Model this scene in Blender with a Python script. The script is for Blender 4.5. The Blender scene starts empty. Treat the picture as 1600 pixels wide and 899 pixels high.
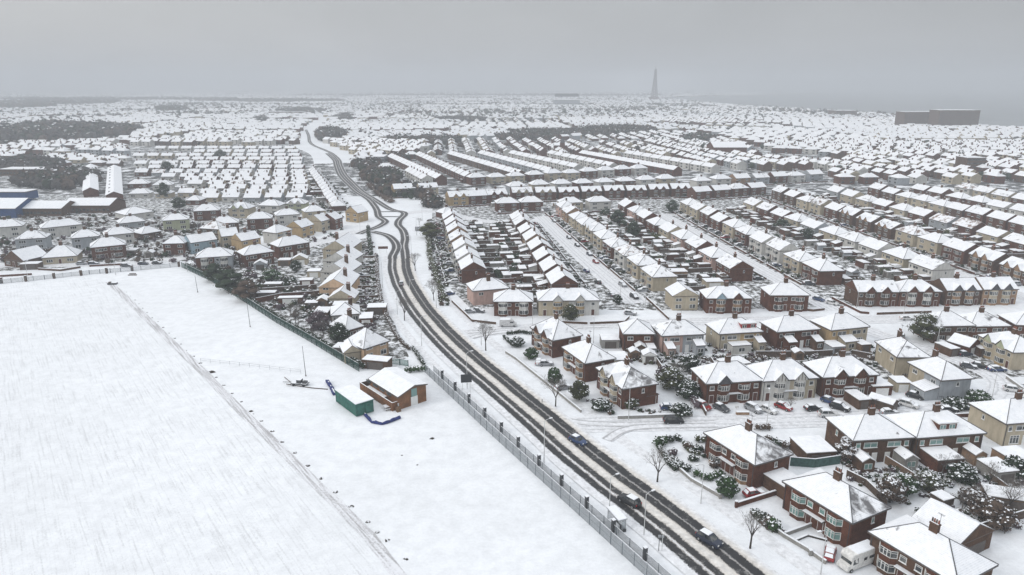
import bpy, math, random
import numpy as np
from mathutils import Vector, Matrix
rnd = random.Random(11)
S = bpy.context.scene
COL = S.collection
# ------------------------------------------------------------------ camera geometry (24 mm drone camera, 72 m up)
F = 1100.; HC = 72.; YH = 132.; PIT = math.atan((449.5-YH)/F)
cc, ss = math.cos(PIT), math.sin(PIT)
def P(px, py, z=0.):
    u = (px-800)/F; v = -(py-449.5)/F
    dy = cc+v*ss; dz = -ss+v*cc
    t = (z-HC)/dz
    return (u*t, dy*t)
def Q(x, y, z=0.):
    Z = z-HC
    d = y*cc-Z*ss
    if d < 1: return (-9999, -9999)
    return (800+F*x/d, 449.5-F*(y*ss+Z*cc)/d)

cam = bpy.data.cameras.new('camera'); cam.lens = 36*F/1600.; cam.sensor_width = 36; cam.clip_start = 1; cam.clip_end = 60000
co = bpy.data.objects.new('camera', cam); COL.objects.link(co); co.location = (0, 0, HC); co.rotation_euler = (math.pi/2-PIT, 0, 0)
S.camera = co

# ------------------------------------------------------------------ materials
M = {}
def newmat(name, rough=.85, spec=.2):
    m = bpy.data.materials.new(name); m.use_nodes = True
    nt = m.node_tree; b = nt.nodes['Principled BSDF']
    b.inputs['Roughness'].default_value = rough
    b.inputs['Specular IOR Level'].default_value = spec
    M[name] = m
    return m, nt, b
def N(nt, t, **k):
    n = nt.nodes.new(t)
    for a, v in k.items():
        if a.startswith('i_'):
            n.inputs[a[2:].replace('_', ' ')].default_value = v
        else: setattr(n, a, v)
    return n
def L(nt, a, b): nt.links.new(a, b)
def ramp(nt, fac, stops, interp='LINEAR'):
    r = nt.nodes.new('ShaderNodeValToRGB'); r.color_ramp.interpolation = interp
    e = r.color_ramp.elements
    while len(e) < len(stops): e.new(.5)
    for i, (p, c) in enumerate(stops):
        e[i].position = p; e[i].color = (c if isinstance(c, tuple) else (c, c, c))+((1,) if not isinstance(c, tuple) or len(c) == 3 else ())
    L(nt, fac, r.inputs[0]); return r
def mixc(nt, fac, a, b, mode='MIX'):
    m = nt.nodes.new('ShaderNodeMix'); m.data_type = 'RGBA'; m.blend_type = mode
    for s, v in ((0, fac), (6, a), (7, b)):
        if hasattr(v, 'links'): L(nt, v, m.inputs[s])
        else: m.inputs[s].default_value = v if s == 0 else tuple(v)+(1,)
    return m.outputs[2]
def math_(nt, op, a, b=None):
    m = nt.nodes.new('ShaderNodeMath'); m.operation = op
    for i, v in enumerate((a, b)):
        if v is None: continue
        if hasattr(v, 'links'): L(nt, v, m.inputs[i])
        else: m.inputs[i].default_value = v
    return m.outputs[0]
def noise(nt, vec, scale, detail=3, rough=.55, dist=0.):
    n = N(nt, 'ShaderNodeTexNoise'); n.inputs['Scale'].default_value = scale; n.inputs['Detail'].default_value = detail
    n.inputs['Roughness'].default_value = rough; n.inputs['Distortion'].default_value = dist
    if vec: L(nt, vec, n.inputs['Vector'])
    return n.outputs['Fac']
def coords(nt, kind='Object', scale=(1, 1, 1), rot=(0, 0, 0), rand=False, tex=False):
    tc = N(nt, 'ShaderNodeTexCoord'); mp = N(nt, 'ShaderNodeMapping')
    if tex: mp.vector_type = 'TEXTURE'
    mp.inputs['Scale'].default_value = scale; mp.inputs['Rotation'].default_value = rot
    L(nt, tc.outputs[kind], mp.inputs['Vector'])
    if rand:
        oi = N(nt, 'ShaderNodeObjectInfo'); v = N(nt, 'ShaderNodeVectorMath', operation='SCALE'); v.inputs[3].default_value = 137.
        cx = N(nt, 'ShaderNodeCombineXYZ')
        for i in range(3): L(nt, oi.outputs['Random'], cx.inputs[i])
        L(nt, cx.outputs[0], v.inputs[0]); a = N(nt, 'ShaderNodeVectorMath', operation='ADD')
        L(nt, mp.outputs[0], a.inputs[0]); L(nt, v.outputs[0], a.inputs[1]); return a.outputs[0]
    return mp.outputs[0]
def bump(nt, b, h, strength, dist):
    n = N(nt, 'ShaderNodeBump'); n.inputs['Strength'].default_value = strength; n.inputs['Distance'].default_value = dist
    L(nt, h, n.inputs['Height']); L(nt, n.outputs[0], b.inputs['Normal'])

SNOW = (.84, .86, .885)
def solid(name, col, rough=.8, spec=.25, var=.25, scale=2.):
    m, nt, b = newmat(name, rough, spec)
    c = coords(nt, 'Object', rand=True)
    f = noise(nt, c, scale, 4)
    d = tuple(x*(1-var) for x in col); u = tuple(min(1, x*(1+var)) for x in col)
    r = ramp(nt, f, [(.3, d), (.7, u)]); L(nt, r.outputs[0], b.inputs['Base Color'])
    return m
def brick(name, c1, c2, mortar=(.22, .2, .18)):
    m, nt, b = newmat(name, .9, .15)
    tc = N(nt, 'ShaderNodeTexCoord'); sx = N(nt, 'ShaderNodeSeparateXYZ'); L(nt, tc.outputs['Object'], sx.inputs[0])
    ad = math_(nt, 'ADD', sx.outputs[0], sx.outputs[1]); cx = N(nt, 'ShaderNodeCombineXYZ')
    L(nt, ad, cx.inputs[0]); L(nt, sx.outputs[2], cx.inputs[1])
    bt = N(nt, 'ShaderNodeTexBrick'); bt.inputs['Scale'].default_value = 1.
    bt.inputs['Brick Width'].default_value = .22; bt.inputs['Row Height'].default_value = .075; bt.inputs['Mortar Size'].default_value = .006
    bt.inputs['Color1'].default_value = c1+(1,); bt.inputs['Color2'].default_value = c2+(1,); bt.inputs['Mortar'].default_value = mortar+(1,)
    L(nt, cx.outputs[0], bt.inputs['Vector'])
    f = noise(nt, coords(nt, 'Object', rand=True), .7, 4, .6)
    r = ramp(nt, f, [(.3, .62), (.7, 1.2)])
    L(nt, mixc(nt, 1., bt.outputs[0], r.outputs[0], 'MULTIPLY'), b.inputs['Base Color'])
    return m
brick('brick_red', (.150, .050, .026), (.075, .026, .015), (.10, .08, .065))
brick('brick_brown', (.125, .062, .034), (.07, .036, .022), (.12, .10, .08))
brick('brick_orange', (.25, .105, .042), (.17, .07, .03), (.2, .16, .12))
brick('brick_tan', (.36, .22, .12), (.27, .16, .09))
def render_(name, col):
    m, nt, b = newmat(name, .9, .15)
    c = coords(nt, 'Object', (1, 1, .35), rand=True)
    f = noise(nt, c, 1.1, 5, .65); f2 = noise(nt, c, 22., 2)
    r = ramp(nt, f, [(.28, tuple(x*.72 for x in col)), (.62, col)])
    L(nt, r.outputs[0], b.inputs['Base Color']); bump(nt, b, f2, .3, .02)
render_('render_cream', (.46, .40, .30)); render_('render_white', (.58, .57, .54)); render_('render_pink', (.52, .36, .31))
render_('render_grey', (.36, .385, .41)); render_('render_ochre', (.42, .305, .17)); render_('render_green', (.42, .44, .3)); render_('render_peach', (.60, .42, .28))
render_('concrete', (.3, .29, .27)); render_('render_blue', (.3, .4, .46))
solid('slate', (.075, .075, .082), .6, .4); solid('tile_red', (.16, .07, .05), .8)
solid('fascia', (.10, .085, .075), .6); solid('white_paint', (.72, .72, .7), .5, .4, .08); solid('timber_dark', (.085, .06, .045), .85, .2, .4)
solid('timber_brown', (.16, .10, .06), .85, .2, .4, 3); solid('metal_grey', (.33, .345, .36), .45, .5, .12); solid('metal_dark', (.03, .032, .036), .45, .5)
solid('metal_pale', (.52, .53, .53), .45, .5, .1)
solid('metal_fence', (.17, .19, .205), .5, .4, .2); solid('green_steel', (.026, .125, .10), .6, .3, .35, 1.2); solid('green_mesh', (.012, .045, .036), .7, .3, .4, .8); solid('green_board', (.05, .10, .09), .8, .2, .35); solid('blue_steel', (.006, .05, .17), .6, .3, .3); solid('blue_tarp', (.012, .025, .13), .6, .3, .45)
solid('red_paint', (.30, .03, .03), .5); solid('rubber', (.015, .015, .016), .8); solid('soil', (.05, .042, .035), .95, .1, .5, 4)
solid('bark', (.06, .052, .047), .95, .1, .3, 6); solid('twig', (.15, .135, .125), .95, .1, .3, 3); solid('terracotta', (.22, .08, .045), .8)
solid('door_dark', (.09, .035, .025), .5); solid('door_green', (.02, .07, .045), .5); solid('tower_steel', (.12, .09, .09), .7)
solid('leaf_dark', (.022, .036, .018), .8, .2, .45, 1.2); solid('leaf_olive', (.05, .055, .022), .8, .2, .45, 1.2); solid('leaf_green', (.032, .065, .022), .8, .2, .4, 1.2)
solid('leaf_brown', (.085, .06, .045), .85, .2, .4, 1.2); solid('heather', (.10, .075, .085), .9, .1, .4, 2); solid('far_wood', (.062, .058, .055), .9, .1, .4, .05)
solid('snow_clump', (.80, .82, .85), .7, .2, .05, 3)
m, nt, b = newmat('glass_dark', .12, .5)
f = noise(nt, coords(nt, 'Object', rand=True), .9, 2); r = ramp(nt, f, [(.35, (.012, .016, .02)), (.5, (.05, .06, .065)), (.62, (.13, .13, .125))]); L(nt, r.outputs[0], b.inputs['Base Color'])
m, nt, b = newmat('glass_green', .1, .5); b.inputs['Base Color'].default_value = (.16, .28, .26, 1)
m, nt, b = newmat('glass_clear', .1, .5); b.inputs['Base Color'].default_value = (.5, .54, .56, 1); b.inputs['Alpha'].default_value = .35
m, nt, b = newmat('lamp_red', .3, .5); b.inputs['Base Color'].default_value = (.35, .01, .01, 1)
m, nt, b = newmat('lamp_clear', .2, .5); b.inputs['Base Color'].default_value = (.6, .6, .58, 1)
for nme, c in dict(car_black=(.012, .013, .016), car_white=(.62, .62, .62), car_silver=(.3, .31, .33), car_red=(.26, .015, .015), car_blue=(.02, .05, .14), car_grey=(.07, .075, .085), car_navy=(.012, .02, .045), caravan_white=(.7, .69, .66)).items():
    m, nt, b = newmat(nme, .32, .5); r = ramp(nt, noise(nt, coords(nt, 'Object'), 2.5, 4), [(.35, tuple(x*.75 for x in c)), (.7, tuple(min(1, x*1.1+.004) for x in c))]); L(nt, r.outputs[0], b.inputs['Base Color'])

def snowroof(name, lo, hi, under=(.085, .083, .085)):
    m, nt, b = newmat(name, .75, .2)
    c = coords(nt, 'Object', rand=True)
    f = noise(nt, c, .42, 5, .62, .4)
    mask = ramp(nt, f, [(lo, 0.), (hi, 1.)]).outputs[0]
    tc = N(nt, 'ShaderNodeTexCoord'); sx = N(nt, 'ShaderNodeSeparateXYZ'); L(nt, tc.outputs['Object'], sx.inputs[0])
    w = math_(nt, 'SINE', math_(nt, 'MULTIPLY', sx.outputs[2], 42.))
    w = ramp(nt, math_(nt, 'ADD', math_(nt, 'MULTIPLY', w, .5), .5), [(.45, .0), (1., 1.)]).outputs[0]
    fine = noise(nt, c, 2.6, 4, .7)
    thin = ramp(nt, fine, [(.40, 0.), (.72, .75)]).outputs[0]
    tilem = math_(nt, 'MULTIPLY', w, thin)
    sn = ramp(nt, noise(nt, c, .9, 4), [(.3, (.76, .78, .81)), (.65, (.86, .87, .89))]).outputs[0]
    un = mixc(nt, fine, under, tuple(x*2.6 for x in under))
    c1 = mixc(nt, mask, sn, un); c2 = mixc(nt, math_(nt, 'MULTIPLY', tilem, .5), c1, tuple(x*2.5 for x in under))
    L(nt, c2, b.inputs['Base Color']); bump(nt, b, fine, .35, .05)
snowroof('roof_snow', .655, .73); snowroof('roof_snow_thin', .56, .70); snowroof('roof_snow_melt', .42, .58); snowroof('roof_snow_patchy', .50, .62, (.11, .075, .06))
snowroof('flat_snow', .80, .9)

# snow ground: broad tone, footprints, grass tips pushing through
def ground_mat(name, thresh, streak=None, base=(.80, .82, .845), dark=(.28, .27, .24), scale=.9, amount=.8, dirt=0):
    m, nt, b = newmat(name, .8, .15)
    c = coords(nt, 'Object')
    f1 = noise(nt, c, .02, 5, .6); f2 = noise(nt, c, .35, 5, .65)
    if streak is not None:
        c2 = coords(nt, 'Object', (1, 26, 1), (0, 0, streak), tex=True); f3 = math_(nt, 'ADD', math_(nt, 'MULTIPLY', noise(nt, c2, 2.3, 3, .6), .55), math_(nt, 'MULTIPLY', noise(nt, c, 2.6, 4, .75), .45))
        f4 = noise(nt, c, .05, 3, .6); f3 = math_(nt, 'ADD', f3, math_(nt, 'MULTIPLY', f4, .16))
        mask = ramp(nt, f3, [(thresh, 0.), (thresh+.12, amount)]).outputs[0]
    else:
        f3 = noise(nt, c, scale, 6, .72); mask = ramp(nt, f3, [(thresh, 0.), (thresh+.1, amount)]).outputs[0]
    tone = ramp(nt, f1, [(.3, tuple(x*.93 for x in base)), (.7, tuple(min(1, x*1.05) for x in base))]).outputs[0]
    t2 = ramp(nt, f2, [(.3, .90), (.6, 1.02)]).outputs[0]
    c1 = mixc(nt, 1., mixc(nt, 1., tone, t2, 'MULTIPLY'), ramp(nt, noise(nt, c, 1.7, 5, .8), [(.35, .93), (.6, 1.01)]).outputs[0], 'MULTIPLY')
    if dirt: c1 = mixc(nt, ramp(nt, noise(nt, c, .06, 5, .7), [(.45, 0.), (.65, dirt)]).outputs[0], c1, (.36, .33, .30))
    L(nt, mixc(nt, mask, c1, dark), b.inputs['Base Color']); bump(nt, b, f3, .5, .12)
ground_mat('snow_ground', .64, base=(.78, .80, .825))
ground_mat('snow_field', .592, streak=math.radians(37), amount=.36, dark=(.33, .335, .34))
ground_mat('snow_pitch', .68, amount=.28, scale=1.6)
ground_mat('track_soil', .54, streak=math.radians(37), base=(.76, .77, .80), dark=(.26, .25, .25), amount=.75)
ground_mat('garden_ground', .435, scale=.42, dark=(.04, .037, .028), amount=.97)
ground_mat('town_ground', .42, scale=.10, dark=(.035, .035, .033), amount=.95)
ground_mat('slush', .50, base=(.54, .50, .45), dark=(.33, .30, .27), scale=1.5, amount=.6)

def road_mat(name, stops, wob=.55, warm=False):
    """UV.x metres along, UV.y metres across (0..1 scaled by 20, centre .5)"""
    m, nt, b = newmat(name, .55, .35)
    uv = N(nt, 'ShaderNodeUVMap'); sx = N(nt, 'ShaderNodeSeparateXYZ'); L(nt, uv.outputs[0], sx.inputs[0])
    c = coords(nt, 'Object')
    n1 = noise(nt, c, .9, 4, .7); n2 = noise(nt, c, 4., 3, .7); n3 = noise(nt, coords(nt, 'Object'), .06, 4, .6)
    off = math_(nt, 'MULTIPLY', math_(nt, 'SUBTRACT', math_(nt, 'ADD', n1, n2), 1.), wob/20.)
    off2 = math_(nt, 'MULTIPLY', math_(nt, 'SUBTRACT', n3, .5), .95*wob/20)
    v = math_(nt, 'ADD', math_(nt, 'ADD', sx.outputs[1], off), off2)
    r = ramp(nt, v, stops)
    g = ramp(nt, n1, [(.3, .74), (.7, 1.14)])
    sl_ = ramp(nt, noise(nt, c, .55, 5, .75), [(.56, 0.), (.72, .55)])
    L(nt, mixc(nt, sl_.outputs[0], mixc(nt, 1., r.outputs[0], g.outputs[0], 'MULTIPLY'), (.42, .41, .40)), b.inputs['Base Color']); bump(nt, b, n2, .3, .03)
A_ = (.018, .018, .020); A2 = (.026, .025, .026); SN = (.74, .75, .77); BE = (.63, .595, .55); SL = (.40, .375, .35)
def vv(*a): return [(.5+x/20., c) for x, c in a]
road_mat('road_main', wob=.8, stops=vv((-6.8, SN), (-4.75, SN), (-4.5, A_), (-3.15, A_), (-2.95, SL), (-2.65, SN), (-2.45, SL), (-2.3, A2), (-1.15, A2), (-.85, BE), (0., (.70, .68, .65)), (.8, BE), (1.1, A2), (2.45, A_), (2.62, SL), (2.75, (.3, .3, .3)), (2.95, A_), (4.45, A_), (4.7, BE), (5.3, (.70, .68, .65)), (6.2, SN)))
road_mat('road_band', vv((-3, SN), (-2.2, SN), (-1.9, A2), (-.45, A_), (-.2, SL), (.0, SN), (.2, SL), (.45, A_), (1.9, A2), (2.25, SN), (3, SN)))
T = (.52, .53, .55)
road_mat('street_snow', vv((-4.5, SN), (-3.1, SN), (-2.8, T), (-2.5, SN), (-1.5, SN), (-1.2, T), (-.9, SN), (.7, SN), (1., T), (1.3, SN), (2.1, SN), (2.5, T), (2.8, SN), (4, SN)), 1.0)
road_mat('path_snow', vv((-1.3, SN), (-.7, (.60, .62, .65)), (.5, (.62, .64, .67)), (1.2, SN)), .9)
road_mat('tyre_trace', vv((-1.3, SN), (-.95, (.34, .34, .35)), (-.6, SN), (.6, SN), (.95, (.34, .34, .35)), (1.3, SN)), .35)
road_mat('link_trace', vv((-1.2, SN), (-.8, A2), (.8, A2), (1.2, SN)), .5)
m, nt, b = newmat('sea_water', .35, .5)
f = noise(nt, coords(nt, 'Object', (1, .4, 1)), .012, 6, .6); r = ramp(nt, f, [(.35, (.13, .145, .15)), (.65, (.19, .205, .21))]); L(nt, r.outputs[0], b.inputs['Base Color']); bump(nt, b, noise(nt, coords(nt), .2, 5), .4, .4)

# ------------------------------------------------------------------ mesh building
class MB:
    def __init__(s): s.v = []; s.f = []; s.mi = []; s.mats = []; s.uv = []
    def mat(s, m):
        if m not in s.mats: s.mats.append(m)
        return s.mats.index(m)
    def poly(s, pts, m):
        n = len(s.v); s.v += [tuple(p) for p in pts]; s.f.append(tuple(range(n, n+len(pts)))); s.mi.append(s.mat(m)); return s
    def box(s, x0, x1, y0, y1, z0, z1, m, top=None):
        a = len(s.v); s.v += [(x0, y0, z0), (x1, y0, z0), (x1, y1, z0), (x0, y1, z0), (x0, y0, z1), (x1, y0, z1), (x1, y1, z1), (x0, y1, z1)]
        for i, q in enumerate(((0, 3, 2, 1), (0, 1, 5, 4), (1, 2, 6, 5), (2, 3, 7, 6), (3, 0, 4, 7), (4, 5, 6, 7))):
            s.f.append(tuple(a+k for k in q)); s.mi.append(s.mat(top if (i == 5 and top) else m))
        return s
    def prism(s, poly, z0, z1, m, top=None, ztop=None):
        n = len(poly); a = len(s.v)
        s.v += [(p[0], p[1], z0) for p in poly]+[(p[0], p[1], z1) for p in poly]
        for i in range(n):
            j = (i+1) % n; s.f.append((a+i, a+j, a+n+j, a+n+i)); s.mi.append(s.mat(m))
        s.f.append(tuple(a+n+i for i in range(n))); s.mi.append(s.mat(top or m))
        s.f.append(tuple(a+i for i in reversed(range(n)))); s.mi.append(s.mat(m)); return s
    def extr(s, prof, y0, y1, m):      # profile in xz extruded along y
        n = len(prof); a = len(s.v)
        s.v += [(p[0], y0, p[1]) for p in prof]+[(p[0], y1, p[1]) for p in prof]
        for i in range(n):
            j = (i+1) % n; s.f.append((a+i, a+j, a+n+j, a+n+i)); s.mi.append(s.mat(m))
        s.f.append(tuple(a+i for i in range(n))); s.mi.append(s.mat(m)); s.f.append(tuple(a+n+i for i in reversed(range(n)))); s.mi.append(s.mat(m)); return s
    def tube(s, p, q, r0, r1, m, n=4):
        p = Vector(p); q = Vector(q); d = q-p
        if d.length < 1e-5: return s
        d.normalize(); u = d.orthogonal().normalized(); w = d.cross(u); a = len(s.v)
        for c, r in ((p, r0), (q, r1)):
            for i in range(n):
                t = 2*math.pi*i/n; s.v.append(tuple(c+u*(r*math.cos(t))+w*(r*math.sin(t))))
        for i in range(n):
            j = (i+1) % n; s.f.append((a+i, a+j, a+n+j, a+n+i)); s.mi.append(s.mat(m))
        if n > 3:
            s.f.append(tuple(a+i for i in reversed(range(n)))); s.mi.append(s.mat(m)); s.f.append(tuple(a+n+i for i in range(n))); s.mi.append(s.mat(m))
        return s
    def mesh(s, name):
        me = bpy.data.meshes.new(name); me.from_pydata(s.v, [], s.f)
        for m in s.mats: me.materials.append(M[m])
        me.polygons.foreach_set('material_index', s.mi); me.update()
        return me
def lnk(name, me, parent=None):
    o = bpy.data.objects.new(name, me); COL.objects.link(o)
    if parent: o.parent = parent
    return o
def tag(o, label=None, cat=None, group=None, kind=None):
    if label:
        w = label.split(); assert 4 <= len(w) <= 16, label
        o['label'] = label
    if cat: o['category'] = cat
    if group: o['group'] = group
    if kind: o['kind'] = kind
    return o
def thing(name, tree, label, cat, group=None, loc=(0, 0, 0), rz=0, sc=1.):
    """tree: list of (part name, mesh, [(sub name, mesh)], label?)"""
    o = bpy.data.objects.new(name, None); COL.objects.link(o); o.empty_display_size = .5
    o.location = loc; o.rotation_euler = (0, 0, rz); o.scale = (sc, sc, sc)
    tag(o, label, cat, group)
    for t in tree:
        c = lnk(t[0], t[1], o)
        for sname, sm in t[2]: lnk(sname, sm, c)
        if len(t) > 3 and t[3]: c['label'] = t[3]
    return o
def single(name, me, label, cat, group=None, loc=(0, 0, 0), rz=0, sc=1., kind=None):
    o = lnk(name, me); o.location = loc; o.rotation_euler = (0, 0, rz); o.scale = (sc, sc, sc); tag(o, label, cat, group, kind); return o
MC = {}
def cached(key, fn):
    if key not in MC: MC[key] = fn()
    return MC[key]
ORD = 'first second third fourth fifth sixth seventh eighth ninth tenth eleventh twelfth thirteenth fourteenth fifteenth sixteenth seventeenth eighteenth nineteenth twentieth'.split()
ORD += ['twenty-'+w for w in ORD[:9]]+['thirtieth']+['thirty-'+w for w in ORD[:9]]

# ------------------------------------------------------------------ houses
def roof_tree(W, D, E, rise, kind, oh, mats, lod, gablets=(), bars=True, thick=.2, gable='fascia'):
    """ridge along x for 'hip'/'gable', along y for 'gabley'; returns mesh and ridge-tile mesh"""
    mb = MB(); x0, x1, y0, y1 = -W/2-oh, W/2+oh, -D/2-oh, D/2+oh
    if kind == 'gable': x0 += oh-.15; x1 -= oh-.15
    if kind == 'gabley': y0 += oh-.15; y1 -= oh-.15
    zt = E+rise
    if kind == 'hip':
        if W >= D: k = min((y1-y0)/2, (x1-x0)/2-.3); r1 = (x0+k, 0, zt); r2 = (x1-k, 0, zt)
        else: k = min((x1-x0)/2, (y1-y0)/2-.3); r1 = (0, y0+k, zt); r2 = (0, y1-k, zt)
    elif kind == 'gable': r1 = (x0, 0, zt); r2 = (x1, 0, zt)
    else: r1 = (0, y0, zt); r2 = (0, y1, zt)
    def layer(ins, up, skirt, m, sm, gm_=None):
        a, b_, c, d = (x0+ins, y0+ins), (x1-ins, y0+ins), (x1-ins, y1-ins), (x0+ins, y1-ins)
        zb = E+up
        A, B, C_, D_ = [(p[0], p[1], zb) for p in (a, b_, c, d)]
        R1 = (r1[0]+(ins if kind == 'gable' else 0), r1[1]+(ins if kind == 'gabley' else 0), r1[2]+up)
        R2 = (r2[0]-(ins if kind == 'gable' else 0), r2[1]-(ins if kind == 'gabley' else 0), r2[2]+up)
        alongx = kind != 'gabley' and not (kind == 'hip' and W < D)
        if alongx: fs = [([A, B, R2, R1], 0), ([B, C_, R2], 1), ([C_, D_, R1, R2], 2), ([D_, A, R1], 3)]
        else: fs = [([A, B, R1], 0), ([B, C_, R2, R1], 1), ([C_, D_, R2], 2), ([D_, A, R1, R2], 3)]
        for pts, i in fs:
            gab = (kind == 'gable' and i in (1, 3)) or (kind == 'gabley' and i in (0, 2))
            if gab and gm_ is None: continue
            mb.poly(pts, gm_ if gab else m[i])
        for p, q in ((a, b_), (b_, c), (c, d), (d, a)):
            mb.poly([(p[0], p[1], zb-skirt), (q[0], q[1], zb-skirt), (q[0], q[1], zb), (p[0], p[1], zb)], sm)
        mb.poly([(p[0], p[1], zb-skirt) for p in (d, c, b_, a)], sm)
    layer(0, 0, thick, ['slate']*4, 'fascia', gable)
    layer(.09, .13, .1, mats, 'snow_clump')
    rt = MB()
    def bar(p, q, r=.1): rt.tube((p[0], p[1], p[2]+.12), (q[0], q[1], q[2]+.12), r, r, 'slate', 4)
    if bars:
        if kind == 'hip':
            cs = [(x0, y0, E), (x1, y0, E), (x1, y1, E), (x0, y1, E)]
            if W >= D: pr = ((cs[0], r1), (cs[1], r2), (cs[2], r2), (cs[3], r1))
            else: pr = ((cs[0], r1), (cs[1], r1), (cs[2], r2), (cs[3], r2))
            for i, (p, q) in enumerate(pr):
                if i != 3: bar(p, q, .10 if i == 1 else .075)
        bar(r1, r2, .075)
    for (gx, gw, gh, gm, sgn) in gablets:      # small front gable above a bay
        yf = sgn*(-D/2-.75); slope = rise/(D/2+oh); ye = sgn*(-D/2-oh)
        yb = sgn*(-D/2-oh+gh/slope)
        a = (gx-gw/2-.2, yf, E-.05); b_ = (gx+gw/2+.2, yf, E-.05); t = (gx, yf, E+gh); tb = (gx, yb, E+gh)
        mb.poly([(gx-gw/2, yf+sgn*.15, E-.2), (gx+gw/2, yf+sgn*.15, E-.2), (gx, yf+sgn*.15, E+gh-.1)], gm)
        for e, sx in ((a, -1), (b_, 1)):
            eb = (e[0], ye+sgn*.3, E+.05)
            mb.poly([e, t, tb, eb], 'slate')
            up = .12
            mb.poly([(e[0], e[1], e[2]+up), (t[0], t[1], t[2]+up), (tb[0], tb[1], tb[2]+up), (eb[0], eb[1], eb[2]+up)], mats[0])
            mb.poly([e, t, (t[0], t[1], t[2]+up), (e[0], e[1], e[2]+up)], 'fascia')
            mb.poly([e, eb, (eb[0], eb[1], eb[2]+up), (e[0], e[1], e[2]+up)], 'fascia')
        if lod == 0 and gm != 'slate':
            for k in (-.5, 0, .5):
                hh = gh*(1-abs(k))-.25
                mb.box(gx+k*gw/2-.06, gx+k*gw/2+.06, min(yf+sgn*.08, yf+sgn*.15), max(yf+sgn*.08, yf+sgn*.15), E-.1, E+hh-.1, 'timber_dark')
    return mb, rt
def window_mesh(w, h, nm, glass='glass_dark', frame='white_paint', lod=0):
    """window in local xz, centre at origin, facing -y"""
    def fr():
        mb = MB(); t = .09
        mb.box(-w/2, w/2, -.07, .0, -h/2, -h/2+t, frame); mb.box(-w/2, w/2, -.07, 0, h/2-t, h/2, frame)
        mb.box(-w/2, -w/2+t, -.07, 0, -h/2+t, h/2-t, frame); mb.box(w/2-t, w/2, -.07, 0, -h/2+t, h/2-t, frame)
        for i in range(1, nm): x = -w/2+w*i/nm; mb.box(x-.04, x+.04, -.07, 0, -h/2+t, h/2-t, frame)
        if h > 1.: mb.box(-w/2+t, w/2-t, -.06, 0, h/4-.03, h/4+.03, frame)
        mb.box(-w/2-.08, w/2+.08, -.14, 0, -h/2-.08, -h/2-.002, frame, 'snow_clump')
        return mb.mesh('window_frame')
    def pn():
        mb = MB(); mb.box(-w/2+.05, w/2-.05, -.025, 0, -h/2+.05, h/2-.05, glass); return mb.mesh('pane')
    def both():
        mb = MB(); t = .1
        mb.box(-w/2, w/2, -.03, 0, -h/2, h/2, frame)
        k = max(1, nm)
        for i in range(k): mb.box(-w/2+w*i/k+t*.8, -w/2+w*(i+1)/k-t*.8, -.05, -.03, -h/2+t, h/2-t, glass)
        return mb.mesh('window')
    key = (w, h, nm, glass, frame)
    if lod == 0: return cached(('wf',)+key, fr), cached(('wp',)+key, pn)
    return cached(('w1',)+key, both), None
def bay_mesh(w, spec, base, mid, glass, frame, lod, d=.75, x=0, gy=0, storeys=2, E=5.2, sgn=1):
    k = min(.6, w*.22)
    def pl(ins, dd=0):
        p = [(-w/2+ins, .02), (-w/2+k+ins*.4, -d+ins), (w/2-k-ins*.4, -d+ins), (w/2-ins, .02)]
        if sgn < 0: p = [(q[0], -q[1]) for q in p][::-1]
        return p
    def mk():
        mb = MB(); top = E-.2 if storeys == 2 else 2.55
        mb.prism(pl(0), 0, .75, base)
        if storeys == 2: mb.prism(pl(0), 2.25, 3.35, mid); mb.prism(pl(0), 4.62, top, mid)
        else: mb.prism(pl(-.08), 2.25, 2.5, mid, 'snow_clump')
        for z0, z1 in (((.75, 2.25), (3.35, 4.62)) if storeys == 2 else ((.75, 2.25),)):
            P_ = pl(-.02)
            for a in range(3):
                p, q = Vector(P_[a]), Vector(P_[a+1])
                n = 3 if a == 1 and w > 2.2 else (2 if a == 1 else 1)
                for i in range(n+1):
                    c = p.lerp(q, i/n); mb.box(c.x-.05, c.x+.05, c.y-.05, c.y+.05, z0, z1, frame)
                for z in (z0, z1-.1):
                    mb.tube((p.x, p.y, z+.05), (q.x, q.y, z+.05), .06, .06, frame, 4)
                if lod == 0: mb.tube((p.x, p.y, z1-.42), (q.x, q.y, z1-.42), .035, .035, frame, 4)
        return mb.mesh('bay_window')
    def gl():
        mb = MB(); mb.prism(pl(.05), .75, 2.25, glass)
        if storeys == 2: mb.prism(pl(.05), 3.35, 4.62, glass)
        return mb.mesh('pane')
    key = (w, base, mid, glass, frame, lod, storeys, E, sgn, d)
    return cached(('bay',)+key, mk), cached(('bayg',)+key, gl)
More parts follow.
